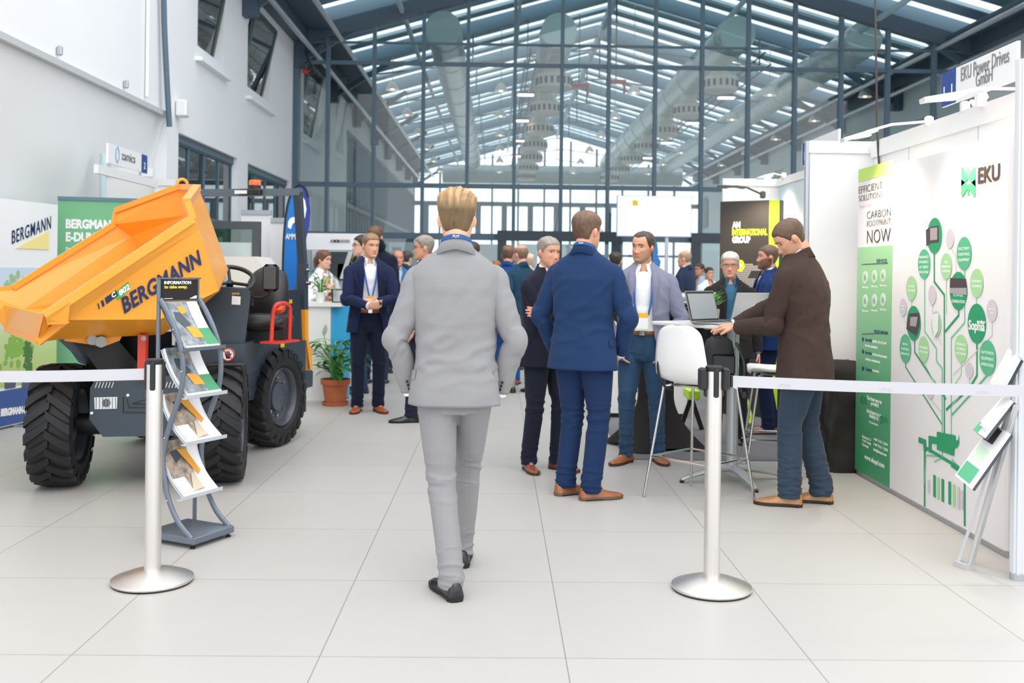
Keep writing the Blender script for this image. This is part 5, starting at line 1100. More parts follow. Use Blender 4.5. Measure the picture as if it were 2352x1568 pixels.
for i, pts in enumerate(shelves):
    tr = MB(); sheet(tr, .022, WR - .022, pts, -.02 if i < 3 else -.008, .004); s, z = pts[-1]
    P = leaf_surface(0, 0, pts, 0)[-1]; lipd = unit(np.array((pts[-1][0] - pts[-2][0], pts[-1][1] - pts[-2][1])))
    tr.beam(RK(.0, s - .012, z - .012), RK(WR, s - .012, z - .012), .03, .005); tr.beam(RK(.0, s + .004, z - .004), RK(WR, s + .004, z - .004), .004, .018)
    part('shelf_tray', tr, TRAY if i else SLATE, rk, flat=True)
    nb = 6; t0 = .003
    bl = '%s shelf of the slate rack' % ['top', 'second', 'third', 'bottom'][i]
    for k in range(nb):
        bro = thing('brochure', ('uppermost brochure with its dumper cover showing, on the ' if k == nb - 1 else 'white edged brochure under the cover, on the ') + bl, 'brochure', tuple(RK(WR / 2, s, z)), group='brochures on the %s rack shelf' % ['top', 'second', 'third', 'bottom'][i])
        off = -.016 + k * .0032 if i < 3 else -.004 + k * .0012; th_ = .0028 if i < 3 else .001
        jit = .004 * math.sin(k * 2.3 + i)
        g = MB(); sheet(g, .03 + jit, WR - .03 + jit, [(a - .0 * jit, b_) for a, b_ in pts], off, th_); part('page_block', g, CW, bro, flat=True)
        if k == nb - 1:
            o2 = off + .0012; W1 = WR - .06
            def cov(a, b, qa, qb, m, nm, dz=0): g = MB(); sheet(g, .03 + W1 * a, .03 + W1 * b, pts, o2 + dz, .0008, qa, qb); part(nm, g, m, bro, flat=True)
            warm = i >= 2
            pm_ = mat('cover_photo_' + ('warm' if warm else 'cool'), 'A89888' if warm else '8C9298', .35, var=(26, .55))
            cov(.0 if i < 3 else .0, .66, .02, .98, pm_, 'cover_photo'); cov(.68, .98, .02, .7, INKW, 'cover_title_band', .0002)
            if not warm: cov(.62, .99, .66, .98, ink('cover_green', '4E9E70'), 'cover_badge', .0006)
            else: cov(.0, .34, .72, .98, INKW, 'cover_corner', .0006)
            # small orange machine on the cover
            Pm = leaf_surface(0, 0, pts, o2 + .0012); n = len(Pm)
            def mp(u, q): x = q * (n - 1); j = min(int(x), n - 2); p = Pm[j] * (1 - (x - j)) + Pm[j + 1] * (x - j); return RK(.03 + W1 * u, p[0], p[1])
            N_ = unit(np.cross(mp(.5, .5) - mp(.2, .5), mp(.2, .3) - mp(.2, .5)))
            SL_ = mat('cover_slate', '4A525C', .4)
            cool = [([(.30, .12), (.48, .10), (.56, .26), (.36, .30)], ORG), ([(.30, .55), (.62, .60), (.66, .80), (.36, .80)], ORG), ([(.16, .24), (.34, .26), (.50, .52), (.30, .60), (.14, .42)], SL_)]
            hot = [([(.36, .18), (.62, .20), (.86, .62), (.74, .68)], ORG), ([(.16, .2), (.38, .18), (.46, .34), (.28, .42)], SL_), ([(.55, .64), (.62, .62), (.64, .92), (.30, .95)], ink('cover_sand', 'D9C8B0'))]
            for pol, m in (hot if warm else cool):
                g = MB(); g.prism([mp(*p) for p in pol], N_ * .0008); part('cover_machine', g, m, bro, flat=True)

# ---------------------------------------------------------------- bar table, stools, things on the table
zt = 1.08
tA, tB = np.array((1.10, 7.06)), np.array((1.63, 6.24)); tu = (tB - tA) / np.linalg.norm(tB - tA); tv = np.array((-tu[1], tu[0])); tC = tB + tv * .62; tD = tA + tv * .62
tb = thing('bar_table', 'tall white bar table with a grey column and star foot', 'table', ((tA[0] + tC[0]) / 2, (tA[1] + tC[1]) / 2, 0))
tc_ = (tA + tC) / 2
P = [np.array((*p, zt - .025)) for p in (tA, tB, tC, tD)]; g = MB().prism(P, (0, 0, .025)); o = part('table_top', g, mat('table_white', 'F1F0EE', .3), tb, flat=True)
bev = o.modifiers.new('b', 'BEVEL'); bev.width = .006; bev.segments = 2
GREYP = mat('table_column_grey', 'B9BCBF', .35, .5)
part('column', MB().tube([(tc_[0], tc_[1], .09), (tc_[0], tc_[1], zt - .04)], (.04, .04), 24), GREYP, tb)
part('top_plate', MB().box((tc_[0], tc_[1], zt - .035), (.28, .28, .02), rz=.5), GREYP, tb)
for k in range(4):
    a = math.radians(-78 + 90 * k); d = np.array((math.cos(a), math.sin(a), 0)); c = np.array((tc_[0], tc_[1], 0))
    part('foot', MB().tube(smooth_path([c + d * .02 + (0, 0, .09), c + d * .12 + (0, 0, .085), c + d * .3 + (0, 0, .045), c + d * .37 + (0, 0, .02)], 5), lerp_path([0] * 4, [(.035, .03), (.034, .026), (.026, .014), (.018, .01)], 5), 12, up=(-d[1], d[0], 0)), GREYP, tb)
    part('glide', MB().tube([c + d * .365, c + d * .365 + (0, 0, .014)], .016, 10), BLACKP, tb)
def bar_stool(name, label, c, rz):
    """moulded shell on four splayed chrome legs with a foot ring; faces local -Y"""
    t = thing('bar_stool', label, 'stool', (c[0], c[1], 0), rz, group='white bar stools')
    zs = .735; Pth = [(-.215, zs - .02), (-.19, zs), (-.05, zs - .006), (.1, zs - .004), (.17, zs + .02), (.21, zs + .08), (.228, zs + .18), (.235, zs + .3), (.238, zs + .345), (.238, zs + .36)]
    P2 = smooth_path([(y, z, 0) for y, z in Pth], 6); Wd = lerp_path(Pth, [.19, .205, .212, .205, .20, .2, .19, .165, .12, .05], 6)[:, 0]; V = []; n = len(P2); m = 17
    for j, (p, w_) in enumerate(zip(P2, Wd)):
        q = j / n
        for s in np.linspace(-1, 1, m):
            curl = .022 * abs(s) ** 3
            V.append((s * w_, p[0] - curl * (1 if q > .5 else 0), p[1] + curl * (1 if q <= .5 else 0)))
    Fc = [(j * m + k, j * m + k + 1, (j + 1) * m + k + 1, (j + 1) * m + k) for j in range(n - 1) for k in range(m - 1)]
    o = MB().add(V, Fc).build('seat_shell', WHITEP, t, ang=80); md = o.modifiers.new('s', 'SOLIDIFY'); md.thickness = .011; md.offset = 0
    lg = []
    for sx_ in (-1, 1):
        for sy in (-1, 1):
            top = np.array((sx_ * .13, sy * .12, zs - .02)); k1 = np.array((sx_ * .17, sy * .155, zs - .04)); bt = np.array((sx_ * .245, sy * .245, .006))
            MB().tube(smooth_path([top, k1, k1 * .93 + bt * .07, bt], 5), .0095, 10).build('leg', CHROME, t); lg.append((sx_, sy, k1, bt))
    def onleg(sx_, sy, z): k1, bt = [(a, b) for (p, q, a, b) in lg if (p, q) == (sx_, sy)][0]; f = (z - bt[2]) / (k1[2] - bt[2]); return bt + (k1 - bt) * f
    order = [(-1, -1), (1, -1), (1, 1), (-1, 1)]
    for i in range(4): MB().tube([onleg(*order[i], .26), onleg(*order[(i + 1) % 4], .26)], .0075, 8).build('foot_rest', CHROME, t)
    MB().box((0, 0, zs - .022), (.28, .26, .012), bev=.003).build('seat_mount', CHROME, t)
    return t
bar_stool('bar_stool', 'white bar stool with its back to the camera beside the right barrier post', (1.29, 6.28), math.radians(132)) 
bar_stool('bar_stool', 'white bar stool standing behind the legs of the man in the brown jacket', (2.03, 7.12), math.radians(-100))
# backpack on the near stool
bp_ = thing('backpack', 'black backpack with hanging straps on the white bar stool', 'bag', (1.50, 6.52, .74))
rings = []; a = np.linspace(0, 2 * PI, 32, endpoint=False); cs = np.sign(np.cos(a)) * np.abs(np.cos(a)) ** .6; sn = np.sign(np.sin(a)) * np.abs(np.sin(a)) ** .6; c = np.array((1.44, 6.43))
for z, w_, d_ in ((.745, .10, .07), (.76, .125, .085), (.85, .13, .095), (.93, .125, .085), (.99, .105, .065), (1.015, .06, .03)):
    rings.append(np.stack([c[0] + cs * w_ * .75, c[1] + sn * d_, a * 0 + z], 1))
part('bag_body', MB().loft(rings), mat('backpack_nylon', '232427', .7, bump=(200, .2)), bp_, ang=60)
part('bag_pocket', MB().box((1.45, 6.335, .84), (.15, .03, .13), bev=.012), BLACKP, bp_)
part('top_handle', MB().tube(arc_pts((1.44, 6.43, 1.01), .035, 0, 180, 10), .007, 8), BLACKP, bp_)
part('strap', MB().tube(smooth_path([(1.53, 6.34, .98), (1.56, 6.28, .9), (1.57, 6.26, .8), (1.55, 6.27, .7), (1.57, 6.26, .64)], 6), (.012, .004), 8), BLACKP, bp_)
part('strap', MB().tube(smooth_path([(1.10, 6.30, .95), (1.03, 6.27, .88), (1.02, 6.26, .8), (1.06, 6.27, .71), (1.12, 6.30, .68)], 6), (.008, .004), 8), BLACKP, bp_)
part('buckle', MB().box((1.565, 6.262, .66), (.03, .012, .04), bev=.004), BLACKP, bp_)
# laptops
SILV = mat('laptop_silver', 'A9ABAF', .35, .6); SCR = mat('screen_grey', '8F9399', .25, emit=.12)
def laptop(label, c, rz, ang, screen_on, logo):
    """hinge along local X at origin, keyboard toward local -Y"""
    t = thing('laptop', label, 'laptop', c, rz)
    MB().box((0, -.11, .008), (.32, .22, .014), bev=.003).build('keyboard_base', SILV, t)
    MB().box((0, -.075, .0165), (.28, .1, .003)).build('keys', BLACKP, t, flat=True)
    MB().box((0, -.17, .0162), (.1, .06, .0015)).build('touch_pad', mat('pad_grey', '8E9094', .4), t, flat=True)
    th = math.radians(ang); u = np.array((0, -math.cos(th), math.sin(th))); n = np.array((0, -math.sin(th), -math.cos(th)))
    def L(x, h, d): return np.array((x, 0.0, .014)) + u * h + n * d
    g = MB().prism([L(-.16, 0, 0), L(.16, 0, 0), L(.16, .215, 0), L(-.16, .215, 0)], -n * .008); g.build('lid', SILV, t, flat=True)
    MB().prism([L(-.155, .008, .001), L(.155, .008, .001), L(.155, .21, .001), L(-.155, .21, .001)], n * .001).build('bezel', BLACKP, t, flat=True)
    MB().prism([L(-.148, .018, .003), L(.148, .018, .003), L(.148, .195, .003), L(-.148, .195, .003)], n * .001).build('display', SCR, t, flat=True)
    if logo: g = MB().tube(arc_pts(L(0, .11, -.0085), .016, 0, 360, 20, (1, 0, 0), u), .0015, 6, cap=False); g.build('lid_logo', CHROME, t)
    return t
laptop('open laptop with a grey screen under the hands of the man in brown', (1.43, 6.80, zt), math.radians(42), 105, True, False)
laptop('second laptop, silver lid with a round logo facing the camera', (1.77, 6.92, zt), math.radians(196), 112, True, True)
# small potted herb
def leaf(mb, base, d, up, L, w, droop=.3, n=6, mi=0):
    d = unit(d); side = unit(np.cross(d, up)); P = []
    for i in range(n + 1):
        q = i / n; c = np.array(base) + d * L * q + np.array((0, 0, L * (.55 * q - droop * 1.6 * q * q))); ww = w * math.sin(PI * min(1, q * .93 + .07)) ** .8 * (1 - .25 * q)
        P.append([c - side * ww, c + (0, 0, -.12 * ww), c + side * ww])
    V = np.array(P).reshape(-1, 3); Fc = []
    for i in range(n):
        for k in range(2): Fc.append((i * 3 + k, i * 3 + k + 1, i * 3 + 4 + k, i * 3 + 3 + k))
    mb.add(V, Fc, mi)
LEAF = mat('leaf_gloss', '4F8F3A', .35, var=(8, .25)); LEAFL = mat('leaf_fresh', '6FB04A', .4, var=(12, .25)); LEAFD = mat('leaf_deep', '2F6B33', .32, var=(8, .25))
pc = at(1637, 733, 7.08); pc = np.array((pc[0], pc[1], zt)); t = thing('potted_herb', 'small bushy green herb in a square grey pot on the bar table', 'plant', pc)
part('pot', MB().loft([np.array([(-.035, -.035, 0), (.035, -.035, 0), (.035, .035, 0), (-.035, .035, 0)]) + pc, np.array([(-.04, -.04, .09), (.04, -.04, .09), (.04, .04, .09), (-.04, .04, .09)]) + pc]), mat('pot_stone', 'B5AFA6', .8), t, flat=True)
g = MB(); rs = np.random.RandomState(3); st = MB()
for i in range(60):
    a = rs.rand() * 6.28; h = .02 + rs.rand() * .09; r = rs.rand() * .05; b0 = pc + (math.cos(a) * r, math.sin(a) * r, .085 + h); leaf(g, b0, (math.cos(a), math.sin(a), .3), (0, 0, 1), .05 + rs.rand() * .03, .011, .2)
    if i % 4 == 0: st.tube([pc + (0, 0, .08), b0], .002, 5)
part('foliage', g, LEAFL, t, ang=80); part('stems', st, LEAF, t)

# ---------------------------------------------------------------- leaning brochure stand at right
lt = thing('literature_stand', 'pale metal zigzag literature stand leaning beside the tree display wall', 'rack', flr(2212, 1296) )
PA = mat('pale_metal', 'CFCFD1', .35, .4)
def Q4(*a): return [at(px, py, Y) for px, py, Y in a]
F0 = Q4((2199, 1272, 4.86), (2226, 1300, 4.78), (2352, 1010, 4.62), (2318, 985, 4.70))
F0[0][2] = max(F0[0][2], .01)
g = MB(); g.beam(F0[0] * (1, 1, 0) + (0, 0, .0125), F0[1] * (1, 1, 0) + (0, 0, .0125), .05, .025); part('foot_bar', g, PA, lt, flat=True)
fA_, fB_ = at(2202, 1262, 4.86), at(2229, 1296, 4.79); tA_, tB_ = at(2330, 900, 4.74), at(2335, 930, 4.60)
fA_[2] = fB_[2] = .02
for p, q in ((fA_, tA_), (fB_, tB_)): part('leg', MB().beam(p, q, .03, .014), PA, lt, flat=True)
g = MB(); g.beam(at(2228, 1215, 4.92) * (1, 1, 0), at(2330, 905, 4.80), .02, .014); part('rear_brace', g, PA, lt, flat=True)
def tray(nm, pts, col, extra):
    P = Q4(*pts); n = unit(np.cross(P[1] - P[0], P[3] - P[0])); n = n if n[2] > 0 else -n
    part('tray', MB().prism([p - n * .03 for p in P], n * .012), mat('tray_dark', '3F464D', .4), lt, flat=True)
    bro = thing('brochure', nm, 'brochure', P[0]); part('page_block', MB().prism([p - n * .016 for p in P], n * .016), CW, bro, flat=True)
    for (a, b, c, d), m in extra:
        f = lambda u, v: P[0] + (P[1] - P[0]) * u + (P[3] - P[0]) * v
        part('cover_print', MB().prism([f(a, c) + n * .0015, f(b, c) + n * .0015, f(b, d) + n * .0015, f(a, d) + n * .0015], n * .0006), m, bro, flat=True)
tray('white and green brochure on the lower tray of the leaning stand', ((2193, 1091, 4.74), (2227, 1119, 4.56), (2316, 993, 4.58), (2279, 972, 4.76)), 0, (((.08, .9, .04, .3), GM), ((.1, .95, .72, .98), dkp), ((.1, .8, .38, .62), ink('pale_icon', 'D5EBD4'))))
tray('brochure with a purple machine photo on the upper tray of the leaning stand', ((2235, 987, 4.76), (2257, 1001, 4.60), (2322, 918, 4.62), (2302, 911, 4.78)), 0, (((.02, .5, .0, .25), GM), ((.2, 1, .2, .85), ink('photo_violet', '7D7A96')), ((.4, 1, .1, .35), ink('photo_pale', 'C5C6D4'))))
tray('white brochure at the top of the leaning stand', ((2272, 880, 4.78), (2300, 893, 4.64), (2338, 822, 4.55), (2316, 800, 4.78)), 0, (((.3, .8, .2, .4), ink('pale_icon', 'D5EBD4')), ((.2, .6, .5, .58), GM)))

# ---------------------------------------------------------------- peace lilies and counter things
def peace_lily(name, label, c, s, n, seed, potm, pot_prof, saucer=None, flower=None, zb=None):
    rs = np.random.RandomState(seed); t = thing(name, label, 'plant', c); c = np.array(c, float)
    part('pot', MB().lathe(pot_prof, c, 36), potm, t, ang=35)
    if saucer: part('saucer', MB().lathe(saucer, c, 36), potm, t, ang=35)
    top = max(z for r, z in pot_prof) - .02; part('soil', MB().lathe([(0, top - .01), (min(.9 * max(r for r, z in pot_prof), .12), top - .01), (.0, top)], c, 20), mat('soil', '3A2C22', .95), t)
    ms = [LEAF, LEAFD, LEAFL]; gs = [MB(), MB(), MB()]; st = MB()
    for i in range(n):
        a = rs.rand() * 6.283; h = s * (.12 + rs.rand() * .55); r = s * (.03 + rs.rand() * .28); b0 = c + (math.cos(a) * r, math.sin(a) * r, top + h); st.tube(smooth_path([c + (math.cos(a) * .02, math.sin(a) * .02, top), c + (math.cos(a) * r * .4, math.sin(a) * r * .4, top + h * .6), b0], 4), .003, 5)
        leaf(gs[i % 3], b0, (math.cos(a), math.sin(a), 0), (0, 0, 1), s * (.28 + rs.rand() * .2), s * (.05 + rs.rand() * .03), .25 + rs.rand() * .35, 8)
    for q, m in zip(gs, ms): part('foliage', q, m, t, ang=80)
    part('stems', st, LEAFL, t)
    if flower is not None:
        fp_ = np.array(flower); part('flower_stem', MB().tube(smooth_path([c + (0, 0, top), (c + fp_) / 2 + (.02, 0, .08), fp_], 6), .004, 6), LEAFL, t); g = MB(); leaf(g, fp_, (.3, -.6, .6), (0, 0, 1), .09, .03, -.1, 8); part('white_flower', g, WHITEP, t, ang=80)
TERR = mat('terracotta', 'B9663E', .75, var=(5, .12))
pc = flr(770, 930)
peace_lily('potted_peace_lily', 'large peace lily in a terracotta pot on the floor beside the navy suit', pc, .62, 70, 5, TERR, [(0, .02), (.105, .02), (.135, .22), (.152, .222), (.156, .275), (.145, .277), (.14, .24), (.0, .23)], [(0, 0), (.13, 0), (.14, .035), (.13, .037), (.12, .015), (0, .015)], at(744, 770, 10.5))
pc = at(736, 704, 10.95); pc = np.array((pc[0], 10.95, 1.06))
peace_lily('potted_peace_lily', 'small leafy plant in a white pot on the white counter', pc, .34, 30, 9, WHITEP, [(0, 0), (.045, 0), (.06, .11), (.055, .112), (.0, .1)])
t = thing('tablet_stand', 'small dark tablet on a stand at the counter end', 'tablet', (-1.72, 10.9, 1.06)); x = at(778, 700, 10.9)[0]
part('tablet', MB().prism([(x - .07, 10.85, 1.065), (x + .09, 10.85, 1.065), (x + .05, 10.98, 1.2), (x - .1, 10.98, 1.2)], (0, .004, .01)), BLACKP, t, flat=True); part('tablet_screen', MB().prism([(x - .05, 10.853, 1.075), (x + .07, 10.853, 1.075), (x + .035, 10.972, 1.193), (x - .08, 10.972, 1.193)], (0, -.003, .002)), SCR, t, flat=True)
part('support', MB().beam((x, 10.97, 1.07), (x, 11.0, 1.17), .04, .01), ALU, t, flat=True)
# ---------------------------------------------------------------- people
def noise3(P, s, seed=0):
    """smooth pseudo noise from a few warped sine waves, about -1..1"""
    rs = np.random.RandomState(seed); P = P * s; v = np.zeros(len(P))
    for k in range(6):
        d = rs.randn(3); d /= np.linalg.norm(d); f = 1.0 + .55 * k; ph = rs.rand() * 6.28; w_ = rs.randn(3)
        v += np.sin(f * (P @ d) + ph + 1.3 * np.sin(P @ w_ * .7 + ph * 2)) / (1 + .5 * k)
    return v / 2.6
def crease(P, s, seed=0):
    n = noise3(P, s, seed) * 1.4; return np.clip(1 - np.abs(n), 0, 1) ** 2.5 - .3
def mesh_arrays(me):
    n = len(me.vertices); V = np.empty(n * 3); me.vertices.foreach_get('co', V); N = np.empty(n * 3); me.vertices.foreach_get('normal', N); return V.reshape(-1, 3), N.reshape(-1, 3)
def remesh(mb, vox, name, m, parent, smooth=6, disp=None, color=None):
    V = mb.arr(); me = bpy.data.meshes.new('tmp'); me.from_pydata(V.tolist(), [], mb.f); me.update(); o = bpy.data.objects.new('tmp', me); C.objects.link(o)
    r = o.modifiers.new('r', 'REMESH'); r.mode = 'VOXEL'; r.voxel_size = vox; r.use_smooth_shade = True
    if smooth: q = o.modifiers.new('s', 'SMOOTH'); q.factor = .5; q.iterations = smooth
    dg = bpy.context.evaluated_depsgraph_get(); dg.update(); me2 = bpy.data.meshes.new_from_object(o.evaluated_get(dg)); bpy.data.objects.remove(o); bpy.data.meshes.remove(me)
    me2.name = name; me2.materials.clear(); me2.materials.append(m)
    if disp is not None or color is not None:
        V, N = mesh_arrays(me2)
        if color is not None: c = color(V, N)
        if disp is not None: V = V + N * disp(V, N)[:, None]; me2.vertices.foreach_set('co', V.ravel()); me2.update()
        if color is not None: setcol(me2, c)
    me2.polygons.foreach_set('use_smooth', [True] * len(me2.polygons))
    o = bpy.data.objects.new(name, me2); C.objects.link(o); o.parent = parent
    return o
def rotm(rx=0, ry=0, rz=0):
    return np.array(Matrix.Rotation(rz, 3, 'Z') @ Matrix.Rotation(rx, 3, 'X') @ Matrix.Rotation(ry, 3, 'Y'))
def supell(a, b, ph, e=2.4):
    return a * np.sign(np.sin(ph)) * np.abs(np.sin(ph)) ** (2 / e), -b * np.sign(np.cos(ph)) * np.abs(np.cos(ph)) ** (2 / e)
# head profile table in cm: height above chin, half width, front, back (front is -y)
HT = np.array([(-.4, .5, -6.2, -4.6), (0, 2.2, -7.6, -2.6), (.7, 3.4, -8.7, -.4), (1.8, 4.6, -9.1, 1.8), (3.2, 5.6, -8.6, 3.6), (4.6, 6.2, -8.9, 4.8), (6.2, 6.6, -8.9, 5.8), (8, 6.95, -8.8, 6.8), (10, 7.15, -8.7, 7.8), (12, 7.3, -8.6, 8.7), (14, 7.5, -9.2, 9.4), (16, 7.6, -9.25, 9.7), (18, 7.45, -8.7, 9.5), (20, 6.8, -7.2, 8.6), (21.8, 5.4, -5.0, 6.8), (23, 3.6, -2.6, 4.6), (23.5, 1.6, -.6, 2.6), (23.6, .3, .6, 1.4)])
def head_grid(nz=64, na=64, f=1.0, nose=1.0, jaw=1.0):
    t = np.linspace(0, 1, nz); z = -.4 + 24.0 * (t - .06 * np.sin(2 * PI * t)); W = np.interp(z, HT[:, 0], HT[:, 1]); Fr = np.interp(z, HT[:, 0], HT[:, 2]); Bk = np.interp(z, HT[:, 0], HT[:, 3])
    k = np.ones(5) / 5
    def sm(q): return np.convolve(np.pad(q, 2, 'edge'), k, 'valid')
    W, Fr, Bk = sm(W), sm(Fr), sm(Bk); W = np.where(z < 7, W * (1 + (jaw - 1) * (7 - z) / 7), W)
    ph = np.linspace(0, 2 * PI, na, endpoint=False); G = np.zeros((nz, na, 3))
    for i in range(nz):
        x, y = supell(W[i], 1.0, ph, 2.25); yc = np.where(y < 0, -(Fr[i] * 1.0 - (Fr[i] + Bk[i]) / 2), Bk[i] - (Fr[i] + Bk[i]) / 2)
        G[i, :, 0] = x; G[i, :, 1] = (Fr[i] + Bk[i]) / 2 + y * np.abs(yc); G[i, :, 2] = z[i]
    X, Y, Z = G[..., 0], G[..., 1], G[..., 2]; front = np.clip(-Y / 5, 0, 1)
    ga = lambda cx, cz, sx_, sz: np.exp(-((np.abs(X) - cx) / sx_) ** 2 - ((Z - cz) / sz) ** 2)
    d = np.zeros_like(X)
    p = np.interp(Z, [6.2, 6.9, 7.6, 9, 12, 13.2], [0, 1.7, 2.5, 1.75, .55, .1]) * nose
    d += p * np.exp(-(X / np.interp(Z, [7, 12], [1.15, .75])) ** 2); d += .55 * ga(1.35, 7.3, .55, .6)
    d -= 1.0 * ga(3.1, 12.0, 1.5, 1.0); d += .45 * np.exp(-((Z - 13.9) / .8) ** 2) * np.clip(1 - (np.abs(X) / 6.0) ** 2, 0, 1)
    d += .55 * np.exp(-((Z - 5.1) / .42) ** 2 - (X / 2.1) ** 2) + .6 * np.exp(-((Z - 4.0) / .45) ** 2 - (X / 1.9) ** 2) - .3 * np.exp(-((Z - 4.58) / .18) ** 2 - (X / 2.3) ** 2)
    d += .5 * np.exp(-((Z - 1.7) / .9) ** 2 - (X / 1.8) ** 2) - .3 * np.exp(-((Z - 3.0) / .5) ** 2 - (X / 2) ** 2); d -= .3 * ga(3.6, 6.0, 1.0, 1.8); d += .35 * ga(4.6, 9.0, 1.3, 1.1)
    G[..., 1] -= d * front
    return G * .01, ph
SKN = {}
def skin_mat(k, col):
    if k not in SKN:
        SKN[k] = mat('skin_' + k, col, .5, bump=(220, .08), var=(14, .05), vcol=True); b = SKN[k].node_tree.nodes['Principled BSDF']; b.inputs['Subsurface Weight'].default_value = .08; b.inputs['Subsurface Radius'].default_value = (1, .35, .2); b.inputs['Subsurface Scale'].default_value = .02
    return SKN[k]
def hair_mat(col): return mat('hair_' + col, col, .5, bump=(90, .7, (1.0, .25, .35)), var=(60, .28, (1.0, .2, .3)), vcol=True)
def cloth_mat(nm, col, rough=.9, weave=900, amt=.05, sheen=.05): return mat('cloth_' + nm, col, rough, bump=(weave, .2), var=(weave * .6, amt), sheen=sheen, spec=.25)

def ik(a, b, l1, l2, hint):
    a, b, hint = np.array(a, float), np.array(b, float), np.array(hint, float); d = b - a; D = min(np.linalg.norm(d), (l1 + l2) * .995); d = unit(d); x = (l1 * l1 - l2 * l2 + D * D) / (2 * D); h = math.sqrt(max(l1 * l1 - x * x, 0)); n = unit(hint - d * np.dot(hint, d)); return a + d * x + n * h, a + d * D
def hand(mb, wrist, d, n, s, side, curl=.35, spread=.02, thumb=1.0):
    """palm, four jointed fingers and a thumb; d = finger direction, n = palm facing direction"""
    d = unit(d); n = unit(np.array(n) - d * np.dot(n, d)); x = np.cross(d, n) * side      # x toward thumb
    w = np.array(wrist, float); k = s
    mb.tube([w - d * .03 * k, w, w + d * .03 * k, w + d * .065 * k, w + d * .092 * k], np.array([(.026, .019), (.027, .018), (.038, .016), (.042, .0145), (.038, .011)]) * k, 16, up=x, sq=2.6)
    for i, (off, L, r) in enumerate(((.030, .070, .0085), (.010, .078, .0088), (-.010, .073, .0085), (-.029, .058, .0075))):
        b = w + d * .085 * k + x * off * k; P = [b - d * .012 * k]; a = curl * .5 + .06 * i * curl; dd = unit(d + x * spread * (1.5 - i)); q = b; P.append(q)
        for j, f in enumerate((.45, .3, .25)):
            dr = dd * math.cos(a) + n * math.sin(a); q = q + dr * L * f * k; P.append(q); a += curl * (1.0 if j == 0 else .7)
        mb.tube(P, np.array([r, r, r * .95, r * .88, r * .7]) * k, 8)
    b = w + d * .022 * k + x * .028 * k; t1 = unit(d * .6 + x * .75 + n * .35 * thumb); t2 = unit(d * .92 + x * .15 + n * .45 * thumb)
    mb.tube([b - t1 * .012 * k, b, b + t1 * .036 * k, b + t1 * .036 * k + t2 * .028 * k, b + t1 * .034 * k + t2 * .05 * k], np.array([.013, .0135, .0115, .0102, .007]) * k, 8)

def shoe(t, mu, ms, foot, yaw, s, pitch=0, lace=None, heel=True):
    R = rotm(0, 0, yaw) @ rotm(pitch, 0, 0); F = np.array(foot, float)
    def build(name, mb, m, par=t, **k): mb.v = [(q * s) @ R.T + F for q in mb.v]; return mb.build(name, m, par, **k)
    a = np.linspace(0, 2 * PI, 28, endpoint=False); st = [(.075, .020, .050, .02, 0), (.068, .033, .078, .02, 0), (.045, .039, .09, .02, 0), (.01, .038, .098, .022, 0), (-.03, .038, .088, .02, 0), (-.07, .043, .064, .02, 0), (-.11, .048, .050, .018, 0), (-.15, .046, .042, .018, 0), (-.18, .037, .036, .018, 0), (-.2, .024, .031, .018, 0), (-.212, .008, .026, .018, 0)]
    rings = []
    for (y, w_, h_, zb, _) in st:
        c = np.cos(a); q = np.sin(a); zz = np.where(q > 0, zb + (h_ - zb) * np.abs(q) ** .8, zb); xx = w_ * np.sign(c) * np.abs(c) ** .75 * np.where(q > 0, 1 - .28 * np.abs(q), 1)
        rings.append(np.stack([xx, np.full(28, y + .0), zz], 1))
    up = build('shoe', MB().loft(rings), mu, ang=70)
    ol = [(.078, .0), (.074, .026), (.05, .041), (.0, .040), (-.06, .045), (-.11, .051), (-.15, .049), (-.185, .038), (-.207, .022), (-.217, .004)]; P = [(w_, y) for y, w_ in ol] + [(-w_, y) for y, w_ in ol[::-1]]
    sl = MB().prism([(x, y, .010 if True else 0) for x, y in P], (0, 0, .012)); 
    sl.prism([(x * .95, min(y, .078), 0) for x, y in P if y > .01] + [], (0, 0, .014)); sl.prism([(x * .92, y, .003) for x, y in P if y < -.04], (0, 0, .01))
    build('sole', sl, ms, up, flat=True)
    if lace is not None:
        lm_ = MB()
        for j, y in enumerate((-.035, -.052, -.068)): z = .098 - (j + 1) * .0085; lm_.tube([(-.016, y, z - .004), (0, y, z + .001), (.016, y, z - .004)], .0028, 6)
        lm_.tube(smooth_path([(0, -.033, .092), (.022, -.04, .093), (.028, -.055, .083), (.012, -.04, .09)], 3), .002, 5).tube(smooth_path([(0, -.033, .092), (-.022, -.04, .093), (-.028, -.055, .083), (-.012, -.04, .09)], 3), .002, 5)
        build('laces', lm_, lace, up)
    return up

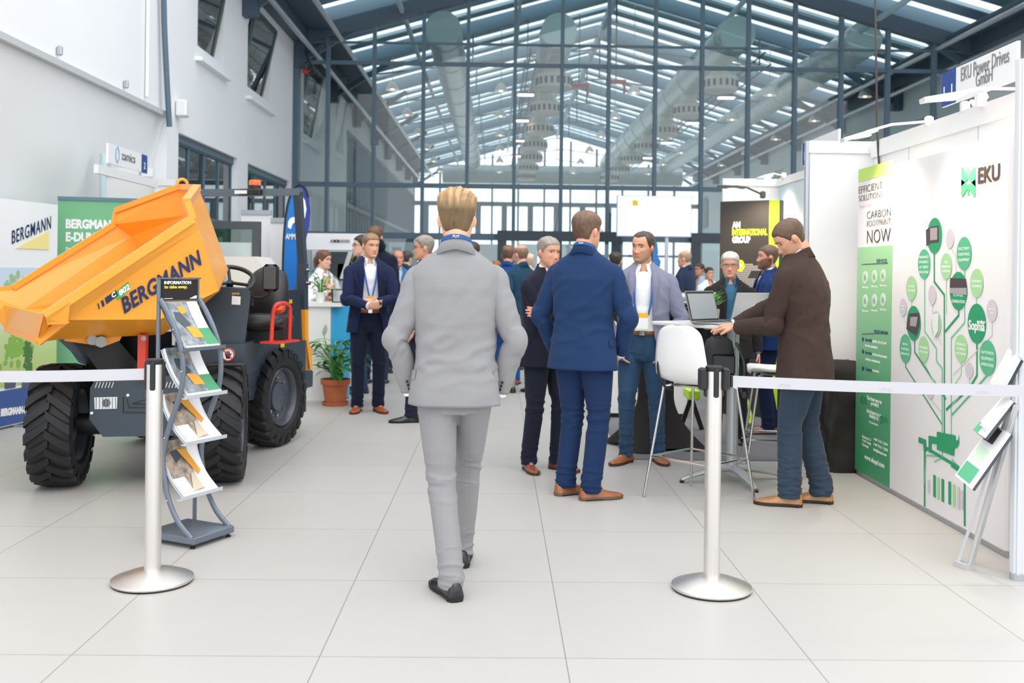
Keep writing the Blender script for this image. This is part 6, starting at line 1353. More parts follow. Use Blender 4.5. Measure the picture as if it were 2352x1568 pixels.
def person(label, loc, face, h, feet=None, hands=None, head=(0, 0, 0), lean=0.0, side=0.0, twist=0.0, skin='E8B99C', hair='5A4636', hairst='short', jacket='2A3350', trousers=None, shirt='F2F2F4', shoec=None, solec='2A211C', lacec=None, open_=.0, button=True, belt=None, lanyard=None, badge=False, glasses=None, vox=.008, bulk=1.0, jlen=.80, sock=None, beard=None, body_hi=True, lift=(0, 0), jmat=None, tmat=None, elb=None, hcurl=(.4, .4), hdir=(None, None), hn=(None, None), hem=1.0, group=None, seed=1, hood=False, skirt=False, leg_vis=True, jeans=False, shoul=1.0, vent=False, hipw=1.0):
    """standing figure: local -Y is forward, +X its left; face = world heading (0 toward the camera, 90 toward image right)"""
    s = h / 1.80; rz = math.radians(face); t = thing('person', label, 'person', (loc[0], loc[1], 0), rz, group); rs = np.random.RandomState(seed)
    trousers = trousers or jacket; feet = feet or [(.11, 0, 0, 0), (-.11, 0, 0, 0)]    # left, right: x, y, yaw deg, lift
    Rt = rotm(0, 0, math.radians(twist)) ; Rl = rotm(math.radians(lean), math.radians(side), 0); piv = np.array((0, 0, .95))
    def U(p):
        """pose a point of the upper body (unit figure of 1.80 m)"""
        p = np.atleast_2d(np.array(p, float)); k = np.clip((p[:, 2:3] - .95) / .45, 0, 1); q = p - piv; r = q @ (Rl @ Rt).T; return (q * (1 - k) + r * k + piv) * s
    U1_ = lambda *p: U(p)[0]
    big = vox <= .0075
    # --- legs
    legs = []
    for i, ft in enumerate(feet):
        sg = 1 if i == 0 else -1; hip = np.array((sg * .085 * hipw, .005, .91)) * s; ank = np.array((ft[0], ft[1], (.095 + ft[3]) * s)); ya = math.radians(ft[2]); fwd = np.array((math.sin(ya), -math.cos(ya), 0)); Lg = max(.412 * s, np.linalg.norm(hip - ank) * .5035); kn, an = ik(hip, ank, Lg, Lg * .99, fwd + np.array((0, -.6, 0))); legs.append((hip, kn, ank, fwd, ya, ft))
    # --- arms
    hands = hands or [(.27, .0, .82), (-.27, .0, .82)]; arms = []; elb = elb or [(.5, .7, -.2), (-.5, .7, -.2)]
    for i, hp in enumerate(hands):
        sg = 1 if i == 0 else -1; sh = U1_(sg * .180 * bulk * shoul, .0, 1.40); wr = np.array(hp, float) * s; el, wr = ik(sh, wr, .295 * s, .255 * s, elb[i]); arms.append((sh, el, wr))
    # --- head frame
    hc = U1_(0, -.012, 1.50) ; Rh = rotm(math.radians(head[0]), math.radians(head[2]), math.radians(head[1])) @ (Rl if abs(lean) < 40 else np.eye(3)); hs = s * 1.0; hoff = np.array((0, 0, .068)) * s
    nk = U1_(0, .012, 1.46); H0 = U1_(0, .0, 1.50) + np.array((0, 0, .050 * s))          # chin-level centre
    pivh = np.array((0, .02, .03))
    def H(p): return (np.atleast_2d(np.array(p, float)) - pivh) @ Rh.T * hs + pivh * hs + H0
    G, ph = head_grid(72 if big else 44, 72 if big else 44, jaw=1.0 + (.1 if beard == 'full' else 0)); nz, na = G.shape[:2]
    # --- body: one continuous mesh
    b = MB(); b.loft([H(G[i]) for i in range(nz)])
    for sg in (-1, 1):
        M_ = rotm(0, math.radians(sg * -8), math.radians(sg * 20)); c = H((sg * .077, .008, .110))[0]
        b.sphere(c, np.array((.0075, .017, .030)) * hs, 12, 8, M=Rh @ M_); b.sphere(c + Rh @ np.array((sg * .004, .004, .006)) * hs, np.array((.008, .016, .022)) * hs, 10, 8, M=Rh @ M_)
    nb = H((0, .022, .03))[0]; NP = [nk - (0, 0, .03 * s), nk + (0, 0, .02 * s), (nk + nb) / 2 + (0, 0, .006 * s), H((0, .020, .045))[0], H((0, .008, .085))[0]]; b.tube(smooth_path(NP, 5), lerp_path(NP, np.array([(.085, .07), (.066, .064), (.058, .060), (.055, .058), (.04, .045)]) * s * (1 + (bulk - 1) * .5), 5), 24)
    tz = [(.84, .13, .10), (.95, .15, .105), (1.05, .135, .09), (1.2, .15, .10), (1.32, .165, .10), (1.42, .165, .085), (1.48, .10, .065)]
    a24 = np.linspace(0, 2 * PI, 28, endpoint=False)
    b.loft([U(np.stack([w_ * np.cos(a24), d_ * np.sin(a24) + .008, a24 * 0 + z], 1)) for z, w_, d_ in tz])
    for (hip, kn, ank, fwd, ya, ft) in legs: b.tube(smooth_path([hip, (hip + kn) / 2, kn, (kn + ank) / 2, ank], 3), lerp_path([0] * 5, np.array([.078, .07, .05, .048, .036]) * s, 3)[:, 0], 12); b.tube([ank + (0, 0, .01), ank - (0, 0, .035 * s), ank - (0, 0, .055 * s) + fwd * .08 * s], np.array([.036, .034, .022]) * s, 10)
    for i, (sh, el, wr) in enumerate(arms):
        sg = 1 if i == 0 else -1; b.tube(smooth_path([sh, (sh + el) / 2, el, (el + wr) / 2, wr], 3), lerp_path([0] * 5, np.array([.045, .042, .036, .034, .025]) * s, 3)[:, 0], 12)
        dd = hdir[i] if hdir[i] is not None else wr - el; nn = hn[i] if hn[i] is not None else (-sg, 0, 0)
        hand(b, wr + unit(wr - el) * .008 * s, dd, nn, s * 1.02, 1 if np.dot(np.cross(unit(dd), unit(nn)), np.array((0, -1, 0.001))) > 0 else -1, hcurl[i])
    base = np.array(rgb(skin)[:3]); RhT = Rh
    def scol(V, N):
        q = (V - H0 - pivh * hs) @ RhT / hs + pivh; X, Y, Z = q[:, 0] * 100, q[:, 1] * 100, q[:, 2] * 100; c = np.tile(base, (len(V), 1)); inh = (Z > -1) & (Z < 26) & (np.abs(X) < 10) & (np.abs(Y) < 14)
        def blend(mk, col, k): kk = (np.clip(mk, 0, 1) * k * inh)[:, None]; c[:] = c * (1 - kk) + np.array(col) * kk
        red = base * np.array((1.05, .72, .68)); fr = np.clip(-Y / 4, 0, 1)
        blend(np.exp(-((np.abs(X) - 3.8) / 1.8) ** 2 - ((Z - 8) / 1.8) ** 2) * fr, red, .35); blend(np.exp(-(X / 1.6) ** 2 - ((Z - 7.6) / 1.2) ** 2) * fr, red, .35); blend(np.exp(-((np.abs(X) - 8.3) / 1.2) ** 2 - ((Z - 11) / 3) ** 2), red, .5)
        blend(np.exp(-(np.abs(X / 2.3)) ** 4 - ((Z - 4.55) / .75) ** 4) * fr, base * np.array((.82, .48, .45)), .75); blend(np.exp(-((Z - 4.58) / .16) ** 2 - (np.abs(X) / 2.3) ** 6) * fr, base * np.array((.4, .2, .18)), .7)
        if beard:
            hb = np.array(rgb(beard[1])[:3]) if isinstance(beard, tuple) else np.array(rgb(hair)[:3]); kb = beard[0] if isinstance(beard, tuple) else .7
            mk = np.clip((8.2 - Z + np.clip(np.abs(X) - 3, 0, 4) * .9) / 1.5, 0, 1) * np.clip((Z + 1.2) / 1, 0, 1) * (Y < 2.5) * (1 - np.exp(-(np.abs(X) / 2.0) ** 4 - ((Z - 4.55) / .6) ** 4)) * (1 - np.exp(-(X / 1.6) ** 4 - ((Z - 7.8) / 1.2) ** 4)); blend(mk, hb, kb)
        blend(np.exp(-((np.abs(X) - 1.0) / .38) ** 2 - ((Z - 6.75) / .25) ** 2) * fr, base * .25, .7)
        return c
    remesh(b, (.0045 if vox < .007 else .0055) if big else .008, 'body', skin_mat(skin, skin), t, 3 if big else 2, color=scol)
    # --- eyes and brows
    if abs(((face + head[1] + twist + 180) % 360) - 180) < 125 or glasses:
        for sg in (-1, 1):
            e = MB(); cx_ = sg * .031; ang_ = np.linspace(0, 2 * PI, 20, endpoint=False)
            def fy(x, z):
                i = int(np.argmin(np.abs(G[:, 0, 2] - z))); row = G[i]; fr = row[row[:, 1] < 0]; j = np.argsort(np.abs(fr[:, 0] - x))[:2]; return fr[j, 1].mean()
            y0 = fy(cx_, .120); P = [H((cx_ + .0145 * math.cos(q), y0 + .002 + .0035 * math.cos(q) * sg * 1, .1195 + (.0056 if math.sin(q) > 0 else .0042) * math.sin(q)))[0] for q in ang_]; n_ = -unit(Rh @ np.array((-sg * .15, 1, 0)))
            e.prism(P, n_ * .003 * hs); ey = e.build('eye', mat('eye_white', 'E4DDD8', .3), t, flat=True)
            c = H((cx_, y0 - .0012, .1197))[0]; MB().tube([c, c + n_ * .0028 * hs], .0052 * hs, 14).build('iris', mat('iris_dark', '3B3A38', .2), ey)
            g = MB(); g.tube([H((cx_ + x, y0 - .001 + abs(x) * .1, .1195 + z))[0] for x, z in ((-.016, -.001), (-.009, .0045), (0, .0062), (.009, .005), (.016, -.001))], .0016 * hs, 6); g.build('eyelid', mat('lid_' + skin, '7A5548', .6), t)
            g = MB(); br = [(-.018, .1355), (-.008, .1395), (.004, .140), (.014, .1375), (.02, .134)]; xs_ = [(cx_ + sg * x, z) for x, z in br]
            g.tube([H((x, fy(x, z) - .002, z))[0] for x, z in xs_], [.0018 * hs, .0032 * hs, .0034 * hs, .003 * hs, .0014 * hs], 6); g.build('eyebrow', mat('brow_' + hair, hair, .8), t)
    # --- hair
    st = dict(short=(18.0, .95, .65, .5), slick=(16.8, 3.0, .9, .3), buzz=(17.5, .5, .4, .35), receding=(19.0, .9, .7, .5), crown=(0, 0, .6, .5), full=(17.2, 1.4, .9, .7), long=(18.0, 1.2, 1.3, 1.2)).get(hairst)
    if st:
        zf, tt, tsd, tb = st; g = MB(); Z = G[..., 2] * 100; X = G[..., 0] * 100; Y = G[..., 1] * 100; pa = np.abs(((ph + PI) % (2 * PI)) - PI)[None, :] * np.ones((nz, 1))   # 0 front .. pi back
        line = np.interp(pa, [0, .45, .8, 1.15, 1.42, 1.62, 1.85, 2.3, PI], [zf, zf - .2 if hairst != 'receding' else zf + .8, zf - (.6 if hairst != 'receding' else -1.2), 14.5, 10.8, 13.2, 12.4, 6.4, 4.8] if hairst != 'crown' else [26, 26, 25, 16, 10.8, 13.2, 12.4, 6.4, 4.8])
        if hairst == 'long': line = np.interp(pa, [0, .5, .9, 1.3, 1.6, 2.0, PI], [17.8, 17, 14.5, 10.5, 9.5, 7, 5])
        mk = np.clip((Z - line) / 1.2, -.4, 1); 
        if hairst == 'crown': mk = np.minimum(mk, np.clip((19.2 - Z + np.clip(pa - 1.6, 0, 1.6) * .9) / 1.0, -.4, 1))
        topk = np.clip((Z - 15) / 6, 0, 1); sidek = 1 - topk; bk_ = np.clip((pa - 1.9) / 1.0, 0, 1)
        th = (topk * tt + sidek * (tsd * (1 - bk_) + (tb + .35 * tsd) * bk_)); 
        Nn = np.cross(np.gradient(G, axis=1), np.gradient(G, axis=0)); Nn = np.roll(np.cross(np.roll(G, -1, 1) - np.roll(G, 1, 1), np.gradient(G, axis=0)), 0, 1); ln = np.linalg.norm(Nn, axis=2, keepdims=True); Nn = Nn / np.maximum(ln, 1e-9); cen = np.array((0, .0, .12)); sgn = np.sign((Nn * (G - cen)).sum(2, keepdims=True)); Nn = Nn * np.where(sgn == 0, 1, sgn)
        Nn = Nn * .4 + .6 * (G - cen) / np.linalg.norm(G - cen, axis=2, keepdims=True)
        off = np.where(mk > 0, mk ** .6 * th, mk * .8)
        if hairst == 'slick': sw = X * .9 + 5 * np.sin(Y * .28 + 1); off += np.clip(mk, 0, 1) * topk * ((.42) * np.sin(sw * 2.1 + Z * .25) + .16 * np.sin(sw * 4.7 + 1)) + np.clip(mk, 0, 1) * .45 * np.exp(-((Z - 15.2) / 1.6) ** 2) * bk_
        else: off += np.clip(mk, 0, 1) * (.14 + .1 * tt) * noise3(G.reshape(-1, 3), 120, seed).reshape(nz, na)
        Vh = G + Nn * off[..., None] * .01; P = H(Vh.reshape(-1, 3)); keep = mk > -.35; Fc = []
        for i in range(nz - 1):
            for k in range(na):
                k2 = (k + 1) % na
                if keep[i, k] or keep[i + 1, k] or keep[i, k2] or keep[i + 1, k2]: Fc.append((i * na + k, i * na + k2, (i + 1) * na + k2, (i + 1) * na + k))
        if hairst != 'crown': Fc.append(tuple((nz - 1) * na + k for k in range(na)))
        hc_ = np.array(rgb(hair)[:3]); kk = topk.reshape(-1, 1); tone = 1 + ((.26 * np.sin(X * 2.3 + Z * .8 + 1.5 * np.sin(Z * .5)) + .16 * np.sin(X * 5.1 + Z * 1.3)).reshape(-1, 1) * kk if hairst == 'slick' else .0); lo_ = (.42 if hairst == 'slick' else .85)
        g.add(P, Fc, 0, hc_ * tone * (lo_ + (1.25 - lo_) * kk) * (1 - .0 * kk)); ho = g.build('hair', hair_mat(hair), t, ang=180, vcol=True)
        if hairst == 'long':
            g = MB(); P = [H((0, .09, .15))[0], H((0, .115, .13))[0], H((.0, .125, .09))[0], H((.0, .115, .03))[0], H((0, .10, -.02))[0]]; g.tube(smooth_path(P, 4), lerp_path([0] * 5, np.array([.02, .026, .03, .024, .008]) * s, 4)[:, 0], 12); g.cols = [np.tile(np.array(rgb(hair)[:3]), (len(q), 1)) for q in g.v]; g.build('ponytail', hair_mat(hair), t, vcol=True)
    if glasses:
        g = MB(); 
        for sg in (-1, 1):
            c = np.array((sg * .033, -.094, .118)); g.tube(H(arc_pts(c, 1, 0, 360, 21, (.024, 0, 0), (0, 0, .017))), .0016 * hs, 6, cap=False); g.tube(H([(sg * .057, -.092, .122), (sg * .073, -.06, .122), (sg * .08, .0, .120), (sg * .08, .01, .115)]), .0018 * hs, 6)
        g.tube(H([(-.010, -.096, .121), (0, -.099, .123), (.010, -.096, .121)]), .0016 * hs, 6); g.build('glasses', mat('glasses_' + glasses, glasses, .3, .3), t)
    # --- trousers
    if leg_vis:
        b = MB(); a32 = np.linspace(0, 2 * PI, 36, endpoint=False); wp = bulk * hipw
        for z, w_, d_, yo in ():
            pass
        zs_ = [(.80, .150, .112, .01), (.86, .168, .120, .012), (.93, .170, .116, .012), (1.0, .160, .108, .008), (1.045, .152, .102, .006)]
        b.loft([np.stack([w_ * wp * s * np.sign(np.cos(a32)) * np.abs(np.cos(a32)) ** .85, d_ * bulk * s * np.sin(a32) + yo * s, a32 * 0 + z * s], 1) for z, w_, d_, yo in zs_])
        for (hip, kn, ank, fwd, ya, ft) in legs:
            hm = ank - (0, 0, .045 * s) if not ft[3] else ank + unit(ank - kn) * .03 * s; R = (np.array([(.095, .105), (.093, .102), (.080, .085), (.068, .072), (.064, .068), (.060, .064), (.060, .064)]) if not jeans else np.array([(.095, .105), (.092, .10), (.076, .082), (.064, .07), (.062, .068), (.056, .062), (.058, .064)])) * s * np.array((bulk, bulk)); R[4:] *= hem
            P = [hip + (0, .005, -.02), hip * .72 + kn * .28, hip * .3 + kn * .7, kn, kn * .55 + ank * .45, ank + (0, 0, .02), hm]
            b.tube(smooth_path(P, 4), lerp_path(P, R, 4), 24, up=(math.cos(ya), math.sin(ya), 0))
        kns = [l[1] for l in legs]; anks = [l[2] for l in legs]
        def tdisp(V, N):
            d = .0022 * noise3(V * np.array((1, 1, .6)), 16, seed); 
            for kn in kns: f = np.exp(-np.sum(((V - kn) / np.array((.12, .12, .10))) ** 2, 1)); d += f * .012 * crease(V * np.array((.7, .7, 1.8)), 20, seed + 1)
            for an in anks: f = np.exp(-np.sum(((V - an) / np.array((.12, .12, .11 if not jeans else .2))) ** 2, 1)); d += f * (.011 if not jeans else .015) * crease(V * np.array((.7, .7, 2.0)), 24, seed + 2)
            f = np.exp(-((V[:, 2] - .84 * s) / .07) ** 2) * np.clip(1 - np.abs(V[:, 0]) / .2, 0, 1); d += f * .012 * crease(np.stack([V[:, 0] * .5, V[:, 1] * .5, V[:, 2] + .5 * np.abs(V[:, 0])], 1), 30, seed + 3); d -= .0018 * np.exp(-((V[:, 2] - .45 * s) / .3) ** 2) * np.exp(-(np.abs(V[:, 0] - np.where(V[:, 0] > 0, kns[0][0], kns[1][0])) / .004) ** 2) * (not jeans); return d * s
        tm = tmat or cloth_mat('trousers_' + trousers, trousers)
        remesh(b, vox if big else .011, 'trousers', tm, t, 4, disp=tdisp)
        for i, (hip, kn, ank, fwd, ya, ft) in enumerate(legs):
            if shoec:
                pit = math.radians(ft[4]) if len(ft) > 4 else 0; shoe(t, mat('leather_' + shoec, shoec, .3, coat=.2, var=(30, .08)), mat('sole_' + solec, solec, .6), (ank[0], ank[1] + 0, ft[3] * s) + fwd * .0, ya, s, pit, lace=mat('lace_' + (lacec or '2A211C'), lacec or '2A211C', .7))
            if sock: MB().tube([ank + (0, 0, -.05 * s), ank + (0, 0, .03 * s)], np.array([(.040, .046), (.042, .046)]) * s, 16).build('sock', mat('sock_' + sock, sock, .9), t)
        if belt:
            m_ = 48; aa = np.linspace(0, 2 * PI, m_, endpoint=False); r_ = [np.stack([(.154 * wp + .004) * s * np.sign(np.cos(aa)) * np.abs(np.cos(aa)) ** .85, (.105 * bulk + .006) * s * np.sin(aa) + .006 * s, aa * 0 + z * s], 1) for z in (.995, 1.032)]
            bl = MB().loft(r_, cap=False).build('belt', mat('belt_' + belt, belt, .45), t); md = bl.modifiers.new('s', 'SOLIDIFY'); md.thickness = .006
            MB().box((0, (-.105 * bulk - .006) * s, 1.013 * s), (.045, .008, .042), bev=.003).build('buckle', CHROME, bl)
    # --- shirt
    tor = np.array([(.96, .160, .110), (1.05, .152, .104), (1.15, .158, .106), (1.25, .172, .112), (1.35, .182, .112), (1.42, .178, .096), (1.46, .150, .082), (1.50, .088, .066), (1.525, .064, .060)])
    if shirt:
        zz = np.linspace(1.028 if belt else .96, 1.525, 34); w_ = np.interp(zz, tor[:, 0], tor[:, 1]); d_ = np.interp(zz, tor[:, 0], tor[:, 2]); aa = np.linspace(0, 2 * PI, 56, endpoint=False); rg = []
        for z, w0, d0 in zip(zz, w_, d_):
            x, y = supell(w0 * bulk * .985, d0 * bulk * (1.0 + (.12 if z < 1.2 and bulk > 1.02 else 0)) * .97, aa, 2.3); P = np.stack([x, y + .006, np.full(56, z)], 1); P[:, 1] -= .003 * noise3(P * np.array((1, 1, 2)), 22, seed + 7) * (1 + 2 * (z < 1.1)); rg.append(U(P))
        sm_ = MB().loft(rg, cap=False); mm_ = 56
        if not hood: sm_.f = [q_ for q_ in sm_.f if not (zz[q_[0] // mm_] > 1.478 and min(q_[0] % mm_, mm_ - q_[0] % mm_ - 1) < (2 if zz[q_[0] // mm_] < 1.5 else 4))]; sm_.mi = [0] * len(sm_.f)
        so_ = sm_.build('shirt', mat('shirt_' + shirt, shirt, .85, bump=(600, .1)), t, ang=80)
        cl = MB(); m_ = 28; aa = np.linspace(.28, 2 * PI - .28, m_); r1, r2, r3 = [], [], []
        for q in aa:
            k = (1 + math.cos(q)) / 2   # 1 front, 0 back
            x, y = supell(.062, .062, np.array([q]), 2.0); xx, yy = x[0], y[0]
            r1.append((xx, yy + .010, 1.52 + .01 * (1 - k) - .010 * k)); r2.append((xx * .93, yy * .95 + .010, 1.562 + .034 * (1 - k) - .030 * k)); r3.append((xx * 1.2 + np.sign(xx) * .022 * k ** 4, yy * (1.1 + .30 * k ** 3) + .008, 1.52 + .014 * (1 - k) - .066 * k ** 3))
        Vc = np.concatenate([U(r1), U(r2), U(r3)]); Fc = [(r * m_ + k, r * m_ + k + 1, (r + 1) * m_ + k + 1, (r + 1) * m_ + k) for r in range(2) for k in range(m_ - 1)]
        co = cl.add(Vc, Fc).build('shirt_collar', mat('shirt_' + shirt, shirt, .85, bump=(600, .1)), so_, ang=50); md = co.modifiers.new('s', 'SOLIDIFY'); md.thickness = .003
        if button and not hood and abs(((face + 180) % 360) - 180) < 80:
            for z in (1.45, 1.38, 1.31, 1.24, 1.17, 1.10): i_ = np.interp(z, tor[:, 0], tor[:, 2]); c = U1_(0, -i_ * bulk * (1.1 if z < 1.2 and bulk > 1.02 else 1) * .97 + .004, z); MB().tube([c, c + (0, -.003, 0)], .0045, 8).build('shirt_button', WHITEP, so_)
    # --- jacket
    jm = jmat or cloth_mat('jacket_' + jacket, jacket)
    jt = np.array([(.74, .232, .150, .010), (.80, .222, .146, .010), (.88, .212, .142, .010), (.95, .203, .136, .009), (1.03, .190, .127, .007), (1.10, .184, .122, .006), (1.18, .190, .124, .006), (1.28, .203, .128, .006), (1.36, .212, .126, .008), (1.415, .212, .112, .010), (1.45, .196, .098, .012), (1.478, .166, .088, .014), (1.508, .118, .078, .013), (1.535, .082, .071, .014), (1.55, .074, .068, .016)])
    nzj = 60 if big else 36; mj = 88 if big else 52; zj = np.linspace(jlen, 1.55, nzj); rows = []; eo = open_
    def gap(z):
        if hood or (open_ == 0 and not button): return .002
        if button:   # buttoned: deep V above, cutaway below
            return np.interp(z, [jlen, .95, 1.08, 1.12, 1.2, 1.35, 1.46, 1.53], [.06, .03, .006, .006, .02, .05, .062, .055])
        return np.interp(z, [jlen, .9, 1.0, 1.12, 1.25, 1.38, 1.47, 1.53], [eo * 1.5, eo * 1.35, eo * 1.12, eo * .95, eo * .85, eo * .75, .064, .055])
    def fold(P, ph_):
        """cloth folds for the coat body: drape towards the hem, pulls at waist and shoulder blades"""
        z = P[:, 2]; d = .003 * noise3(P * np.array((1, 1, .55)), 13, seed + 20) + .0022 * noise3(P * np.array((1, 1, 1.6)), 26, seed + 21)
        d += .015 * np.exp(-((z - 1.06) / .13) ** 2) * crease(np.stack([P[:, 0] * .45, P[:, 1] * .45, z + .35 * P[:, 0]], 1), 24, seed + 22) + .010 * np.clip((z - 1.1) / .1, 0, 1) * np.clip((1.45 - z) / .08, 0, 1) * crease(np.stack([P[:, 0] * .6, P[:, 1] * .4, z + .8 * P[:, 0]], 1), 13, seed + 23); d += .004 * np.clip((1.02 - z) / .2, 0, 1) * np.sin(ph_ * 7 + seed); 
        bk = np.clip(-np.cos(ph_), 0, 1); d += .0055 * bk * np.exp(-((P[:, 2] - 1.26 + .9 * (P[:, 0] + .03)) / .035) ** 2) * (np.abs(P[:, 0]) < .16) + .004 * bk * np.exp(-((P[:, 2] - 1.18 + .8 * (P[:, 0] - .01)) / .025) ** 2); d -= .0016 * np.exp(-(P[:, 0] / .004) ** 2) * bk
        return d
    for z in zj:
        a_, b_, yo = [np.interp(z, jt[:, 0], jt[:, k]) for k in (1, 2, 3)]; a_ *= bulk * (shoul if z > 1.3 else 1); b_ *= bulk; g_ = gap(z); p0 = math.asin(min(.95, (g_ / a_)) ** 1.2); phs = np.linspace(p0, 2 * PI - p0, mj); x, y = supell(a_, b_, phs, 2.4)
        if open_ > 0 and not button: y = np.where(np.cos(phs) > .0, y - .012 * (np.cos(phs)) ** 2, y)
        P = np.stack([x, y + yo, np.full(mj, z)], 1); n_ = np.stack([x / a_, y / b_, x * 0], 1); n_ /= np.linalg.norm(n_, axis=1)[:, None]; fd = fold(P, phs) * (1 if z < 1.46 else .3); P = P + n_ * fd[:, None]
        if vent and z < .98: k = np.exp(-((phs - PI) / .05) ** 2); P[:, 1] += .0
        # drape round the hips and follow the wrists
        rows.append(U(P))
    V = np.array(rows); 
    jb = MB(); Fc = [(i * mj + k, i * mj + k + 1, (i + 1) * mj + k + 1, (i + 1) * mj + k) for i in range(nzj - 1) for k in range(mj - 1)]; jb.add(V.reshape(-1, 3), Fc)
    jo = jb.build('jacket', jm, t, ang=180); md = jo.modifiers.new('s', 'SOLIDIFY'); md.thickness = .005 * s; md.offset = 1
    # sleeves
    for i, (sh, el, wr) in enumerate(arms):
        sg = 1 if i == 0 else -1; up0 = U1_(sg * .125 * bulk * shoul, .004, 1.405); d1 = unit(el - sh); d2 = unit(wr - el); P = [up0, sh + (sh - up0) * .05 + (0, 0, .002 * s), sh + d1 * .07 * s, sh + d1 * .16 * s, el - d1 * .05 * s, el + (d1 - d2) * .012 * s, el + d2 * .06 * s, wr - d2 * .08 * s, wr - d2 * (.005 if not hood else -.01) * s]
        R = np.array([(.045, .052), (.058, .066), (.066, .070), (.064, .070), (.058, .063), (.060, .063), (.056, .060), (.048, .052), (.043, .048)]) * s * (1 + (bulk - 1) * .8) * np.array([1, 1, .97, .95, .93, .93, .93, .96, .98])[:, None]; pp = smooth_path(P, 7); rr = lerp_path(P, R, 7); n = len(pp); m_ = 36 if big else 22
        T = np.gradient(pp, axis=0); T /= np.linalg.norm(T, axis=1)[:, None]; x = np.array((0, 1.0, 0)) if abs(T[0][1]) < .9 else np.array((1.0, 0, 0)); aa = np.linspace(0, 2 * PI, m_, endpoint=False); rg = []
        L = np.concatenate([[0], np.cumsum(np.linalg.norm(np.diff(pp, axis=0), axis=1))]); Le = L[int(n * .62)]; inner = unit(-(d1 * -1 + d2)) if np.linalg.norm(d1 - d2) > .1 else np.array((0, -1.0, 0)); bend = np.linalg.norm(d1 - d2)
        for j in range(n):
            x = unit(x - T[j] * np.dot(x, T[j])); y = np.cross(T[j], x); dirs = np.outer(np.cos(aa), x) + np.outer(np.sin(aa), y); inn = np.clip(dirs @ unit(d2 - d1 + 1e-6), 0, 1)
            q = pp[j] + dirs * .06; A3_ = np.stack([np.full(m_, L[j] / s * 34) + 2.2 * np.cos(aa + 1), 1.3 * np.cos(aa), 1.3 * np.sin(aa)], 1); rip = .0095 * crease(A3_, .55, seed + 5 + i) * (math.exp(-((L[j] - Le) / .10) ** 2) * .8 + .5) * (1 - .7 * inn * min(1, bend)) + .003 * noise3(q, 20, seed + 9) - .010 * inn * bend * math.exp(-((L[j] - Le) / .05) ** 2)
            rg.append(pp[j] + np.outer(np.cos(aa) * (rr[j, 0]), x) + np.outer(np.sin(aa) * (rr[j, 1]), y) + dirs * (rip * s)[:, None])
        # turn the cuff in
        e = pp[-1]; rg.append(e + (rg[-1] - e) * .86); rg.append(e - d2 * .03 * s + (rg[-1] - e) * .98)
        sl = MB().loft(rg, cap=False); sl.f.append(tuple(range(m_ - 1, -1, -1))); sl.mi.append(0); sl.build('sleeve', jm, t, ang=180)
        if shirt and not hood:
            MB().tube([wr - d2 * .03 * s, wr + d2 * .011 * s], np.array([(.034, .038), (.034, .038)]) * s, 20).build('shirt_cuff', mat('shirt_' + shirt, shirt, .85, bump=(600, .1)), t)
        if big and not hood:
            x = unit(np.cross(d2, (0, 0, 1))) if abs(d2[2]) < .95 else np.array((0, 1.0, 0)); bd = unit(np.array((0, 1.0, .2)) - d2 * np.dot((0, 1.0, .2), d2))
            for k in range(3): c = wr - d2 * (.03 + .018 * k) * s + bd * .049 * s; MB().tube([c - bd * .003, c + bd * .004], .0055, 8).build('cuff_button', BLACKP, t)
    # collar and lapels
    cm = MB(); m_ = 30; a0 = .85 if not hood else .4; aa = np.linspace(a0, 2 * PI - a0, m_); c1, c2, c3 = [], [], []
    for q in aa:
        k = (1 + math.cos(q)) / 2; x, y = supell(.078, .072, np.array([q]), 2.1); xx, yy = x[0], y[0]
        c1.append((xx * .98, yy + .014, 1.53 - .045 * k)); c2.append((xx * .92, yy * .95 + .015, 1.583 - .07 * k)); c3.append((xx * 1.34, yy * 1.16 + .020, 1.532 - .055 * k - .02 * abs(xx) / .078))
    Vc = np.concatenate([U(c1), U(c2), U(c3)]); Fc = [(r * m_ + k, r * m_ + k + 1, (r + 1) * m_ + k + 1, (r + 1) * m_ + k) for r in range(2) for k in range(m_ - 1)]
    co = cm.add(Vc, Fc).build('collar', jm, t, ang=60); md = co.modifiers.new('s', 'SOLIDIFY'); md.thickness = .004
    if hood:
        hd = MB(); rg = []
        for q, (rr_, zz_, yo) in enumerate(((.09, 1.49, .03), (.125, 1.52, .05), (.14, 1.57, .065), (.125, 1.62, .08), (.10, 1.64, .085))):
            aa = np.linspace(0, 2 * PI, 32, endpoint=False); rg.append(U(np.stack([rr_ * np.sin(aa), -rr_ * .8 * np.cos(aa) + yo, zz_ + .03 * -np.cos(aa) * (q > 1)], 1)))
        hd.loft(rg, cap=False).build('hood', jm, t, ang=180)
    fwd_w = abs(((face + twist + 180) % 360) - 180)
